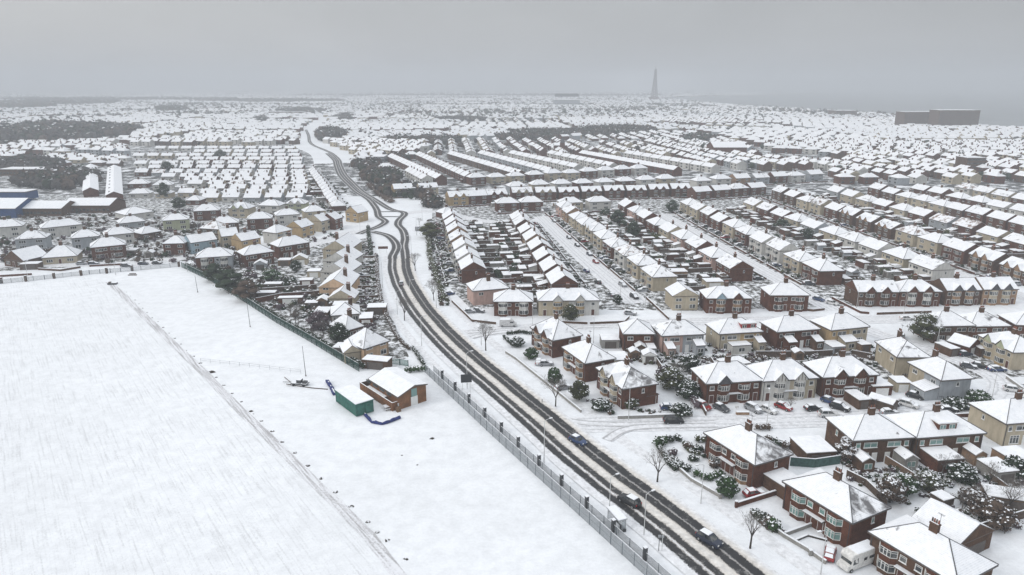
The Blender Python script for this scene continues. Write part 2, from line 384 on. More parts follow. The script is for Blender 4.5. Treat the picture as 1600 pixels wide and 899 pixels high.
def chimney_tree(x, y, zb, zt, lod, m='brick_red', w=.95, d=.7, pots=4):
    mb = MB(); mb.box(x-w/2, x+w/2, y-d/2, y+d/2, zb, zt, m); mb.box(x-w/2-.06, x+w/2+.06, y-d/2-.06, y+d/2+.06, zt-.25, zt-.08, m)
    mb.box(x-w/2+.05, x+w/2-.05, y-d/2+.05, y+d/2-.05, zt+.002, zt+.05, 'snow_clump')
    subs = []
    if lod < 2:
        pm = MB()
        for i in range(pots):
            px = x-w/2+w*(i+.5)/pots; pm.tube((px, y, zt), (px, y, zt+.62), .14, .11, 'terracotta' if i % 2 else 'timber_dark', 6)
        if lod == 0:
            am = MB(); am.tube((x+w/2, y, zt-.3), (x+w/2, y, zt+1.9), .03, .03, 'metal_dark', 4)
            am.tube((x+w/2-.5, y, zt+1.75), (x+w/2+.5, y, zt+1.75), .025, .025, 'metal_dark', 4)
            for k in range(5): am.tube((x+w/2-.45+k*.22, y-.3, zt+1.75), (x+w/2-.45+k*.22, y+.3, zt+1.75), .018, .018, 'metal_dark', 3)
            subs = [('chimney_pots', pm), ('aerial', am)]
        else:
            a = len(mb.v); mb.v += pm.v; mi = mb.mat('terracotta')
            for f in pm.f: mb.f.append(tuple(a+i for i in f)); mb.mi.append(mi)
    return mb, subs
WINS = {}
def house_tree(W=13.3, D=8.8, E=5.2, rise=2.9, roof='hip', wallL='brick_red', wallR=None, up=None, base=None, vis='front', feat='semi', lod=0,
               gab=None, roofm='roof_snow', meltR=None, ext=(), bars=True, chim='mid', glass='glass_dark', frame='white_paint', baym=None, dormer=None, porch=False, var=0, bars_label=False):
    key = ('H', W, D, E, rise, roof, wallL, wallR, up, base, vis, feat, lod, gab, roofm, meltR, ext, bars, chim, glass, frame, baym, dormer, porch, var)
    if key in MC: return MC[key]
    wallR = wallR or wallL; tree = []
    # walls
    mb = MB()
    def half(xa, xb, m):
        m2 = up or m
        zs = [(0, 2.6, m), (2.6, E, m2)] if E > 4 else [(0, E, m)]
        for z0, z1, mm in zs:
            mb.poly([(xa, -D/2, z0), (xb, -D/2, z0), (xb, -D/2, z1), (xa, -D/2, z1)], mm)
            mb.poly([(xb, D/2, z0), (xa, D/2, z0), (xa, D/2, z1), (xb, D/2, z1)], mm)
            if xa < 0 and xa == -W/2: mb.poly([(xa, D/2, z0), (xa, -D/2, z0), (xa, -D/2, z1), (xa, D/2, z1)], mm)
            if xb == W/2: mb.poly([(xb, -D/2, z0), (xb, D/2, z0), (xb, D/2, z1), (xb, -D/2, z1)], mm)
    half(-W/2, 0, wallL); half(0, W/2, wallR)
    if roof == 'gable':
        for x, m in ((-W/2, wallL), (W/2, wallR)): mb.poly([(x, -D/2, E), (x, D/2, E), (x, 0, E+rise*.94)], up or m)
    if roof == 'gabley':
        for y in (-D/2, D/2): mb.poly([(-W/2, y, E), (W/2, y, E), (0, y, E+rise*.94)], up or wallR)
    gut = .08
    tree.append(('wall', mb.mesh('wall'), []))
    # roof
    mats = [roofm]*4
    if meltR: mats[1] = meltR
    gl = []
    bx = W*(.185 if gab else .27)
    sgnf = 1 if vis == 'front' else -1
    if gab: gl = [(-bx, 3.3, 2.0, gab, sgnf), (bx, 3.3, 2.0, gab, sgnf)] if W > 9 else [(-W*.2, 3., 1.5, gab, sgnf)]
    if gab and var == 7: gl = gl[:1]
    if gab and var == 28: gl[1] = gl[1][:3]+('brick_red',)+gl[1][4:]
    rm, rt = roof_tree(W, D, E, rise, roof, .42, mats, lod, gl, bars, gable=up or wallR)
    if lod >= 1 and rt.f:
        a = len(rm.v); rm.v += rt.v; mi = rm.mat('slate')
        for f in rt.f: rm.f.append(tuple(a+i for i in f)); rm.mi.append(mi)
        subs = []
    else: subs = [('ridge_tiles', rt.mesh('ridge_tiles'))] if rt.f else []
    tree.append(('roof', rm.mesh('roof'), subs))
    if lod == 0:
        for x in (-W/2+.25, W/2-.25): dp = MB(); dp.box(x-.05, x+.05, -D/2-.1, -D/2-.005, .1, E-.1, 'metal_dark'); tree.append(('downpipe', dp.mesh('downpipe'), []))
    # chimney
    zr = E+rise
    cl = {'mid': [(0, 0)], 'two': [(-W/2+1.5, 0), (W/2-1.5, 0)], 'left': [(-W*.2, 0)], 'right': [(W*.2, 0)], 'front': [(0, -1.2)], 'none': []}[chim]
    for (x, y) in cl:
        cm, cs = chimney_tree(x, y, E+.3, zr+1.45, lod, 'brick_brown', w=1.25 if chim != 'two' else .8)
        tree.append(('chimney', cm.mesh('chimney'), [(n_, m_.mesh(n_)) for n_, m_ in cs]))
    def at(me, x, y, z, rz=0):   # bake a placed copy
        k = ('at', me.name, round(x, 3), round(y, 3), round(z, 3), round(rz, 3))
        def mk():
            c = me.copy(); c.transform(Matrix.Translation((x, y, z)) @ Matrix.Rotation(rz, 4, 'Z')); return c
        return cached(k, mk)
    def win(x, z, w, h, nm, side, g=None):
        fr, pn = window_mesh(w, h, nm, g or glass, frame, 0 if lod == 0 else 1)
        if side == 'f': args = (x, -D/2*sgnf, z, 0 if sgnf > 0 else math.pi)
        elif side == 'b': args = (x, D/2*sgnf, z, math.pi if sgnf > 0 else 0)
        elif side == 'l': args = (-W/2, x, z, -math.pi/2)
        else: args = (W/2, x, z, math.pi/2)
        tree.append(('window', at(fr, *args), [('pane', at(pn, *args))] if pn else []))
    def door(x, side, m='door_dark', w=.95):
        s_ = sgnf if side == 'f' else -sgnf
        y = -D/2*s_
        mb = MB(); mb.box(x-w/2-.08, x+w/2+.08, min(y, y-.05*s_), max(y, y-.05*s_), 0, 2.2, frame); mb.box(x-w/2, x+w/2, min(y-.05*s_, y-.08*s_), max(y-.05*s_, y-.08*s_), 0.1, 2.08, m)
        tree.append(('door', mb.mesh('door'), []))
    front_hidden = (vis != 'front')
    if feat == 'semi':
        bm = baym or (up or wallL)
        if not (lod == 2 and front_hidden):
            for s_ in (-1, 1):
                if lod < 2:
                    ba, bg = bay_mesh(2.9, 0, base or wallL, bm, glass, frame, lod, sgn=sgnf, E=E)
                    tree.append(('bay_window', at(ba, s_*bx, -D/2*sgnf, 0), [('pane', at(bg, s_*bx, -D/2*sgnf, 0))]))
                else:
                    win(s_*bx, 1.5, 2.6, 1.4, 3, 'f'); win(s_*bx, 3.9, 2.6, 1.3, 3, 'f')
                if lod < 2: win(s_*(W*.4 if gab else 1.2), 3.95, 1.1, 1.1, 1, 'f'); door(s_*(W*.4 if gab else 1.2), 'f')
            if lod == 0 or porch:
                y = -D/2*sgnf; ym = MB(); ym.box(-2., 2., min(y, y-sgnf*.85), max(y, y-sgnf*.85), 2.35, 2.48, 'fascia'); ym.box(-1.97, 1.97, min(y, y-sgnf*.82), max(y, y-sgnf*.82), 2.482, 2.58, 'snow_clump')
                tree.append(('porch_canopy', ym.mesh('porch_canopy'), []))
        if not (lod == 2 and not front_hidden):
            if lod < 2:
                for x, w in ((-W*.41, .9), (-W*.20, 2.8), (W*.20, 2.8), (W*.41, .9)): win(x, 3.95, w, 1.15, 2 if w > 1.2 else 1, 'b')
                for s_ in (-1, 1): win(s_*W*.3, 1.35, 2.2, 1.9, 3, 'b'); door(s_*W*.11, 'b', 'white_paint')
            else:
                for s_ in (-1, 1): win(s_*W*.3, 3.9, 2.2, 1.2, 2, 'b'); win(s_*W*.3, 1.3, 2.2, 1.6, 2, 'b')
        if lod < 2:
            for sd in 'lr': win(.9, 3.9, .7, 1.1, 1, sd)
    elif feat == 'bungalow':
        for s_ in (-1, 1):
            win(s_*W*.3, 1.5, 2.3, 1.35, 3, 'f')
            if lod < 2: win(s_*W*.3, 1.5, 1.8, 1.2, 2, 'b')
        if lod < 2: door(0, 'f')
    elif feat == 'box':
        for s_ in (-1, 1):
            win(s_*W*.28, 3.9, min(2., W*.25), 1.2, 2, 'f'); win(s_*W*.28, 1.4, min(2., W*.25), 1.5, 2, 'f')
            if lod < 2: win(s_*W*.28, 3.9, min(1.6, W*.2), 1.1, 2, 'b')
        win(0.5, 3.9, .8, 1.1, 1, 'r')
    for (x0, x1, dep, h, rk, m) in ext:       # extension on the visible side (-y)
        em = MB(); y1 = -D/2-.003; y0 = -D/2-dep
        if rk == 'lean':
            em.extr([(0, 0)], 0, 0, m) if False else None
            a = [(x0, y0, 0), (x1, y0, 0), (x1, y1, 0), (x0, y1, 0)]; h2 = h+.9
            em.poly([(x0, y0, 0), (x1, y0, 0), (x1, y0, h), (x0, y0, h)], m)
            for x in (x0, x1): em.poly([(x, y0, 0), (x, y1, 0), (x, y1, h2), (x, y0, h)], m)
            for dz, mm, o in ((0, 'fascia', .15), (.12, 'roof_snow', .1)):
                em.poly([(x0-o, y0-o, h+dz), (x1+o, y0-o, h+dz), (x1+o, y1, h2+dz), (x0-o, y1, h2+dz)], mm)
            em.poly([(x0-.15, y0-.15, h-.05), (x1+.15, y0-.15, h-.05), (x1+.15, y0-.15, h+.1), (x0-.15, y0-.15, h+.1)], 'fascia')
            for x in (x0-.15, x1+.15): em.poly([(x, y0-.15, h-.05), (x, y1, h2-.05), (x, y1, h2+.1), (x, y0-.15, h+.1)], 'fascia')
        elif rk == 'gab':
            xc = (x0+x1)/2; h2 = h+(x1-x0)*.3
            em.poly([(x0, y0, 0), (x1, y0, 0), (x1, y0, h), (xc, y0, h2), (x0, y0, h)], m)
            for x in (x0, x1): em.poly([(x, y0, 0), (x, y1, 0), (x, y1, h), (x, y0, h)], m)
            for dz, mm, o in ((0, 'slate', .18), (.12, 'roof_snow', .12)):
                for x, s_ in ((x0-o, 1), (x1+o, -1)):
                    em.poly([(x, y0-o, h+dz-o*.5), (xc, y0-o, h2+dz), (xc, y1, h2+dz), (x, y1, h+dz-o*.5)], mm)
            for x in (x0-.18, x1+.18): em.poly([(x, y0-.18, h-.1), (xc, y0-.18, h2), (xc, y0-.18, h2+.12), (x, y0-.18, h+.02)], 'white_paint')
        else:
            em.box(x0, x1, y0, y1, 0, h, m); em.box(x0-.12, x1+.12, y0-.12, y1, h+.002, h+.15, 'fascia'); em.box(x0-.06, x1+.06, y0-.06, y1-.003, h+.152, h+.26, 'flat_snow')
        w_ = min(1.8, (x1-x0)*.6)
        subs = []
        fr, pn = window_mesh(round(w_, 1), 1.2, 2, glass, frame, 1)
        subs = [('window', at(fr, (x0+x1)/2, y0, min(1.5, h*.55)))]
        tree.append(('extension', em.mesh('extension'), subs))
    if dormer:
        x0, x1, m = dormer
        slope = rise/(D/2+.42); y0 = -D/2+.9; zb = E+slope*(y0+D/2+.42)-.1; zt = zb+1.45; yb = min(-D/2-.42+(zt-E)/slope+.5, .6)
        dm = MB(); dm.box(x0, x1, y0, yb, zb, zt, m); dm.box(x0-.15, x1+.15, y0-.2, yb, zt+.002, zt+.15, 'white_paint'); dm.box(x0-.1, x1+.1, y0-.15, yb-.01, zt+.153, zt+.27, 'flat_snow')
        fr, pn = window_mesh(1.3, .95, 2, glass, frame, 1)
        tree.append(('dormer', dm.mesh('dormer'), [('window', at(fr, x0+1., y0, (zb+zt)/2)), ('window', at(fr, x1-1., y0, (zb+zt)/2))]))
    MC[key] = tree
    return tree
# ------------------------------------------------------------------ plants
def leafclump(mb, cx, cy, cz, rx, ry, rz_, n, leaf, size, snow=.3, r=None, core=True, lump=.25):
    r = r or rnd
    if core:
        k = 7; a = len(mb.v); rows = 4
        for i in range(rows+1):
            th = math.pi*i/rows
            for j in range(k):
                ph = 2*math.pi*j/k; q = .62+.12*r.random()
                mb.v.append((cx+rx*q*math.sin(th)*math.cos(ph), cy+ry*q*math.sin(th)*math.sin(ph), cz+rz_*q*math.cos(th)))
        mi = mb.mat(leaf)
        for i in range(rows):
            for j in range(k):
                mb.f.append((a+i*k+j, a+i*k+(j+1) % k, a+(i+1)*k+(j+1) % k, a+(i+1)*k+j)); mb.mi.append(mi)
    ph0 = r.random()*6
    for _ in range(n):
        th = math.acos(1-1.85*r.random()); ph = r.random()*2*math.pi
        q = (.72+.34*r.random())*(1+lump*math.sin(3*ph+ph0+2*th)*.6)
        d = Vector((math.sin(th)*math.cos(ph), math.sin(th)*math.sin(ph), math.cos(th)))
        c = Vector((cx+rx*q*d.x, cy+ry*q*d.y, cz+rz_*q*d.z))
        up = d.z > .45 and r.random() < snow*.95
        s = size*(.6+.8*r.random())*(1.2 if up else 1)
        nr = (Vector((0, 0, 1))+d*.5+Vector((r.uniform(-.3, .3), r.uniform(-.3, .3), 0))) if up else d+Vector((r.uniform(-.8, .8), r.uniform(-.8, .8), r.uniform(-.8, .8)))
        nr.normalize(); u = nr.orthogonal().normalized(); w = nr.cross(u)
        a = r.random()*6.28; u2 = u*math.cos(a)+w*math.sin(a); w2 = nr.cross(u2)
        if up: c = c+Vector((0, 0, .05))
        mb.poly([c+u2*s, c+w2*s*.7, c-u2*s*.9, c-w2*s*.75], 'snow_clump' if up else leaf)
def shrub_mesh(kind, var, fine=True):
    def mk():
        r = random.Random(hash_(kind)+var*17); mb = MB(); n = 260 if fine else 70; sz = .16 if fine else .3
        leaf = {'dark': 'leaf_dark', 'green': 'leaf_green', 'olive': 'leaf_olive', 'brown': 'leaf_brown', 'heather': 'heather'}[kind]
        for i in range(3 if fine else 2):
            leafclump(mb, r.uniform(-.4, .4), r.uniform(-.4, .4), .6+r.uniform(-.1, .25), .75, .75, .65, n//3, leaf, sz, .3 if kind != 'heather' else .22, r)
        return mb.mesh('shrub')
    return cached(('shrub', kind, var, fine), mk)
def hash_(s): return sum(ord(c)*(i+3) for i, c in enumerate(s))
def evergreen_tree(seed, h=6., w=4.5, leaf='leaf_dark', snow=.35, n=1500, shape='round'):
    def mk():
        r = random.Random(seed); cr = MB(); tr = MB()
        tr.tube((0, 0, 0), (0, 0, h*.35), .22, .16, 'bark', 7); tr.tube((0, 0, h*.35), (.1, 0, h*.8), .16, .06, 'bark', 6)
        for i in range(6): a = i*1.05; tr.tube((0, 0, h*(.25+.07*i)), (math.cos(a)*w*.3, math.sin(a)*w*.3, h*(.4+.07*i)), .07, .02, 'bark', 4)
        k = 11
        for i in range(k):
            t = i/(k-1); a = i*2.4
            rr = w*.5*(.62*math.sin(math.pi*min(1, t*.85+.15))) if shape == 'round' else w*.5*.75*(1-t)
            leafclump(cr, math.cos(a)*rr, math.sin(a)*rr, h*(.22+.62*t), w*.27, w*.27, h*.17, n//k, leaf, .2, snow, r)
        return tr.mesh('trunk'), cr.mesh('crown')
    return cached(('evt', seed, h, w, leaf, snow, n, shape), mk)
def bare_tree(seed, h=7., spread=1., fine=True):
    def mk():
        r = random.Random(seed); tr = MB(); cr = MB()
        def grow(p, d, ln, rad, lvl):
            q = p+d*ln; mbx = tr if lvl == 0 else cr
            mbx.tube(p, q, rad, rad*.68, 'bark' if lvl < 2 else 'twig', 6 if lvl < 2 else 3)
            if lvl >= ((6 if fine == 2 else 5) if fine else 4): return
            n = r.choice((2, 3, 3)) if lvl < 4 else 3
            if lvl == 0: n = 5
            for i in range(n):
                a = 2*math.pi*(i+r.random()*.6)/n; tilt = r.uniform(.28, .62)*spread if lvl < 3 else r.uniform(.3, .8)
                o = d.orthogonal().normalized(); o2 = d.cross(o); dd = (d*math.cos(tilt)+(o*math.cos(a)+o2*math.sin(a))*math.sin(tilt)); dd.z += .12; dd.normalize()
                grow(p.lerp(q, r.uniform(.75, 1.)), dd, ln*r.uniform(.62, .82), max(.012, rad*.55), lvl+1)
        grow(Vector((0, 0, 0)), Vector((r.uniform(-.05, .05), r.uniform(-.05, .05), 1)).normalized(), h*.3, h*.022, 0)
        return tr.mesh('trunk'), cr.mesh('crown')
    return cached(('bt', seed, h, spread, fine), mk)
def tree(name, meshes, label, cat, group, loc, rz=0, sc=1.):
    return thing(name, [('trunk', meshes[0], []), ('crown', meshes[1], [])], label, cat, group, loc, rz, sc)

# ------------------------------------------------------------------ vehicles (x forward)
def car_tree(col, kind='hatch', snow='full'):
    key = ('car', col, kind, snow)
    if key in MC: return MC[key]
    L_, W_, H_ = dict(hatch=(4.1, 1.75, 1.48), suv=(4.5, 1.85, 1.7), estate=(4.6, 1.8, 1.5), van=(5.3, 2.0, 2.35), camper=(6.6, 2.3, 2.9), mpv=(4.5, 1.82, 1.68))[kind]
    x0, x1 = -L_/2, L_/2; t = []
    belt = {'van': 1.25, 'camper': 1.2}.get(kind, .92+(.12 if kind in ('suv', 'mpv') else 0)); w = W_/2
    def loft(secs, m, mb=None):           # secs: (x, halfwidth bottom, halfwidth top, z0, z1)
        mb = mb or MB(); a = len(mb.v); n = 6
        for x, wb, wt, z0, z1 in secs:
            zm = z0+(z1-z0)*.45
            mb.v += [(x, -wb*.94, z0), (x, -wb, zm), (x, -wt, z1), (x, wt, z1), (x, wb, zm), (x, wb*.94, z0)]
        mi = mb.mat(m)
        for i in range(len(secs)-1):
            for j in range(n): k = (j+1) % n; mb.f.append((a+i*n+j, a+i*n+k, a+(i+1)*n+k, a+(i+1)*n+j)); mb.mi.append(mi)
        mb.f.append(tuple(a+j for j in range(n))); mb.mi.append(mi); mb.f.append(tuple(a+(len(secs)-1)*n+j for j in reversed(range(n)))); mb.mi.append(mi)
        return mb
    if kind in ('van', 'camper'):
        nose = 1.15
        body = loft([(x0, w, w*.95, .35, H_-.15), (x0+.1, w, w*.93, .3, H_), (x1-nose-.7, w, w*.93, .3, H_), (x1-nose, w*.99, w*.86, .3, H_-.45), (x1-nose+.35, w*.98, w*.85, .3, belt+.05), (x1-.1, w*.93, w*.8, .3, belt-.15), (x1, w*.85, w*.75, .4, belt-.35)], col)
        if kind == 'camper':
            loft([(x1-nose-1.7, w, w*.95, 1.95, H_+.05), (x1-nose+.1, w*.98, w*.9, 2.0, H_+.02), (x1-nose+.5, w*.9, w*.8, 2.15, H_-.3)], col, body)
        roof = (x0+.15, x1-nose-.75, w*.9, H_)
    else:
        body = loft([(x0, w*.88, w*.8, .45, belt-.15), (x0+.12, w*.97, w*.88, .3, belt), (x0+1., w, w*.92, .25, belt+.02), (x1-1.5, w, w*.92, .25, belt), (x1-.8, w*.98, w*.88, .25, belt-.06), (x1-.15, w*.93, w*.8, .28, belt-.16), (x1, w*.82, w*.7, .38, belt-.32)], col)
        rear = {'hatch': .35, 'suv': .3, 'estate': .35, 'mpv': .3}[kind]
        xr0, xr1 = x0+rear+.35, x1-(1.95 if kind != 'mpv' else 1.6)
        xb0, xb1 = x0+rear-.1, x1-1.15
        rf = MB(); rf.v = []; z = H_
        loft([(xr0-.12, w*.74, w*.7, z-.1, z-.04), (xr0+.2, w*.76, w*.7, z-.08, z), (xr1-.3, w*.76, w*.7, z-.08, z), (xr1+.1, w*.74, w*.68, z-.12, z-.05)], col, body)
        for s_ in (-1, 1):          # pillars
            for (xa, za, xb, zb) in ((xb0+.05, belt, xr0, z-.07), (xb1, belt-.02, xr1, z-.1), ((xb0+xb1)/2+.1, belt, (xr0+xr1)/2+.1, z-.06)):
                body.tube((xa, s_*w*.89, za), (xb, s_*w*.745, zb), .055, .05, col, 4)
        roof = (xr0+.02, xr1-.1, w*.7, z)
    subs = []
    # glass
    g = MB()
    if kind in ('van', 'camper'):
        xa = x1-nose
        g.poly([(xa-.02, -w*.8, H_-.5), (xa-.02, w*.8, H_-.5), (xa+.36, w*.83, belt+.1), (xa+.36, -w*.83, belt+.1)], 'glass_dark')
        for s_ in (-1, 1):
            g.poly([(xa-.95, s_*(w+.012), belt+.1), (xa+.15, s_*(w+.008), belt+.1), (xa-.1, s_*(w*.93), H_-.55), (xa-.95, s_*(w*.97), H_-.5)], 'glass_dark')
            if kind == 'camper':
                g.box(x0+.9, x0+2.1, s_*(w+.01)-.01, s_*(w+.01)+.01, 1.45, 1.95, 'glass_dark'); g.box(x0+2.6, x0+3.3, s_*(w+.01)-.01, s_*(w+.01)+.01, 1.45, 1.95, 'glass_dark')
    else:
        gx = [(xb0+.02, w*.86, belt-.02), (xr0-.05, w*.72, z-.06), (xr1+.03, w*.72, z-.1), (xb1+.02, w*.86, belt-.04)]
        b = [(gx[i][0], s_*gx[i][1], gx[i][2]) for s_ in (-1, 1) for i in range(4)]
        g.poly(b[:4], 'glass_dark'); g.poly(b[4:][::-1], 'glass_dark')
        g.poly([b[0], b[4], b[5], b[1]], 'glass_dark'); g.poly([b[3], b[2], b[6], b[7]], 'glass_dark'); g.poly([b[1], b[5], b[6], b[2]], 'glass_dark')
    t.append(('body', body.mesh('body'), []))
    t.append(('window', g.mesh('window'), []))
    for sx in (x0+.8, x1-.85):
        for s_ in (-1, 1):
            wm = MB(); wm.tube((sx, s_*(w-.2), .33), (sx, s_*(w+.02), .33), .33, .33, 'rubber', 12)
            rm = MB(); rm.tube((sx, s_*(w-.05), .33), (sx, s_*(w+.035), .33), .2, .19, 'metal_grey', 8)
            t.append(('wheel', wm.mesh('wheel'), [('rim', rm.mesh('rim'))]))
    for s_ in (-1, 1):
        zl = belt-.3
        hm = MB(); hm.box(x1-.2, x1-.02, s_*w*.62-.16, s_*w*.62+.16, zl-.02, zl+.14, 'lamp_clear'); t.append(('headlight', hm.mesh('headlight'), []))
        tm = MB(); tm.box(x0-.02, x0+.14, s_*w*.74-.1, s_*w*.74+.1, belt-.32, belt-.02, 'lamp_red'); t.append(('tail_light', tm.mesh('tail_light'), []))
    if snow != 'none':
        sm = MB(); r = random.Random(5)
        a, b_, hw, z = roof
        def slab(xa, xb, hw, z, th=.1): 
            sm.poly([(xa, -hw, z+.01), (xb, -hw, z+.01), (xb-.08, -hw+.1, z+th), (xa+.08, -hw+.1, z+th)], 'snow_clump'); sm.poly([(xa, hw, z+.01), (xb, hw, z+.01), (xb-.08, hw-.1, z+th), (xa+.08, hw-.1, z+th)], 'snow_clump')
            sm.poly([(xa, -hw, z+.01), (xa, hw, z+.01), (xa+.08, hw-.1, z+th), (xa+.08, -hw+.1, z+th)], 'snow_clump'); sm.poly([(xb, -hw, z+.01), (xb, hw, z+.01), (xb-.08, hw-.1, z+th), (xb-.08, -hw+.1, z+th)], 'snow_clump')
            sm.poly([(xa+.08, -hw+.1, z+th), (xb-.08, -hw+.1, z+th), (xb-.08, hw-.1, z+th), (xa+.08, hw-.1, z+th)], 'snow_clump')
        slab(a, b_, hw, z)
        if snow == 'full' and kind not in ('van', 'camper'):
            slab(x1-1.2, x1-.25, w*.78, belt-.06, .09)
            sm.poly([(x1-1.17, -w*.76, belt+.03), (x1-1.17, w*.76, belt+.03), (xr1+.1, w*.6, H_-.06), (xr1+.1, -w*.6, H_-.06)], 'snow_clump')
            sm.poly([(x0+.17, -w*.7, belt+.05), (x0+.17, w*.7, belt+.05), (xr0-.15, w*.6, H_-.06), (xr0-.15, -w*.6, H_-.06)], 'snow_clump')
        t.append(('snow_cover', sm.mesh('snow_cover'), []))
    MC[key] = t
    return t
def car(px, py, ang, col, kind, label, snow='full', group=None, xy=None):
    x, y = xy or P(px, py)
    cat = 'van' if kind == 'van' else ('motorhome' if kind == 'camper' else 'car')
    nm = {'van': 'van', 'camper': 'motorhome'}.get(kind, 'parked_car')
    return thing(nm, car_tree(col, kind, snow), label, cat, group, (x, y, .01), math.radians(ang))

# ------------------------------------------------------------------ lamp posts, poles
def lamp_tree(h=8., arm=1.2, lod=0):
    def mk():
        mb = MB(); mb.tube((0, 0, 0), (0, 0, 1.4), .11, .11, 'metal_pale', 8); mb.tube((0, 0, 1.4), (0, 0, h-.25), .075, .055, 'metal_pale', 8)
        a = MB(); a.tube((0, 0, h-.3), (arm*.4, 0, h), .05, .045, 'metal_pale', 6); a.tube((arm*.4, 0, h), (arm, 0, h+.06), .045, .04, 'metal_pale', 6)
        l = MB(); l.box(arm-.1, arm+.6, -.16, .16, h+.0, h+.14, 'metal_pale', 'snow_clump'); l.box(arm, arm+.5, -.11, .11, h-.04, h, 'lamp_clear')
        return mb.mesh('post'), a.mesh('arm'), l.mesh('lamp_head')
    p, a, l = cached(('lamp', h, arm), mk)
    return [('post', p, []), ('arm', a, []), ('lamp_head', l, [])]
def lamp(px, py, label, h=8., ang=0., arm=1.2, xy=None, group='street lamps'):
    x, y = xy or P(px, py)
    return thing('street_lamp', lamp_tree(h, arm), label, 'street lamp', group, (x, y, 0), math.radians(ang))

# ------------------------------------------------------------------ walls, fences, hedges following a line of points
def line_mesh(pts, h, t, mat, cap='snow_clump', z0=0., capo=.04, capt=.09, seg=0, jit=0.):
    mb = MB()
    for (ax, ay), (bx_, by) in zip(pts[:-1], pts[1:]):
        d = Vector((bx_-ax, by-ay)); l = d.length
        if l < .01: continue
        d /= l; n = Vector((-d.y, d.x))
        def q(s, o): return (ax+d.x*s+n.x*o, ay+d.y*s+n.y*o)
        mb.prism([q(0, -t/2), q(l, -t/2), q(l, t/2), q(0, t/2)], z0, h, mat)
        if cap: mb.prism([q(-.01, -t/2-capo), q(l+.01, -t/2-capo), q(l+.01, t/2+capo), q(-.01, t/2+capo)], h+.003, h+capt, cap)
    return mb
def rel(pts):
    ox, oy = pts[0]; return [(x-ox, y-oy) for x, y in pts], (ox, oy, 0)
def wallrun(name, pts, h, t, mat, label, cat, group=None, piers=None, cap='snow_clump'):
    r, loc = rel(pts)
    wm = line_mesh(r, h, t, mat, cap)
    if not piers: return single(name, wm.mesh(name), label, cat, group, loc)
    tr = [('wall_panel', wm.mesh('wall_panel'), [])]
    for (x, y) in piers:
        x -= loc[0]; y -= loc[1]
        pm = MB(); pm.box(x-.22, x+.22, y-.22, y+.22, 0, h+.3, mat); pm.box(x-.25, x+.25, y-.25, y+.25, h+.302, h+.42, 'snow_clump'); tr.append(('gate_pier', pm.mesh('gate_pier'), []))
    return thing(name, tr, label, cat, group, loc)
def hedge(pts, h, w, leaf, label, group=None, dens=60, snow=.5, size=.15, name='hedge'):
    r, loc = rel(pts); mb = MB()
    for (ax, ay), (bx_, by) in zip(r[:-1], r[1:]):
        l = math.hypot(bx_-ax, by-ay); n = max(1, int(l/(w*.75)))
        for i in range(n):
            t = (i+.5)/n; leafclump(mb, ax+(bx_-ax)*t+rnd.uniform(-.1, .1), ay+(by-ay)*t+rnd.uniform(-.1, .1), h*.5, w*.62, w*.62, h*.58*rnd.uniform(.88, 1.1), dens, leaf, size, snow)
    return single(name, mb.mesh(name), label, 'hedge', group, loc)

def strip(name, pts, width, mat, z, kind='structure', off=0., smooth=True, close=False):
    """flat ribbon with UV (metres along, metres across / 20 + .5)"""
    P_ = [Vector(p) for p in pts]
    if smooth and len(P_) > 2:
        out = []
        for i in range(len(P_)-1):
            p0 = P_[max(0, i-1)]; p1 = P_[i]; p2 = P_[i+1]; p3 = P_[min(len(P_)-1, i+2)]
            n = max(2, int((p2-p1).length/4))
            for k in range(n):
                t = k/n
                out.append(.5*((2*p1)+(p2-p0)*t+(2*p0-5*p1+4*p2-p3)*t*t+(-p0+3*p1-3*p2+p3)*t**3))
        out.append(P_[-1]); P_ = out
    vs = []; uv = []; s = 0
    for i, p in enumerate(P_):
        a = P_[max(0, i-1)]; b = P_[min(len(P_)-1, i+1)]; d = (b-a).normalized(); n = Vector((d.y, -d.x))
        if i: s += (p-P_[i-1]).length
        for o in (-width/2+off, width/2+off): vs.append((p.x+n.x*o, p.y+n.y*o, z)); uv.append((s, .5+o/20.))
    fs = [(2*i, 2*i+1, 2*i+3, 2*i+2) for i in range(len(P_)-1)]
    me = bpy.data.meshes.new(name); me.from_pydata(vs, [], fs); me.materials.append(M[mat])
    ul = me.uv_layers.new(name='UVMap')
    for lp in me.loops: ul.data[lp.index].uv = uv[lp.vertex_index]
    me.update(); o = lnk(name, me); o['kind'] = kind
    return o, P_
ZC = [0]
def sheet(name, poly, mat, z, kind='structure'):
    mb = MB(); mb.poly([(p[0], p[1], z) for p in poly], mat); o = lnk(name, mb.mesh(name)); o['kind'] = kind; return o
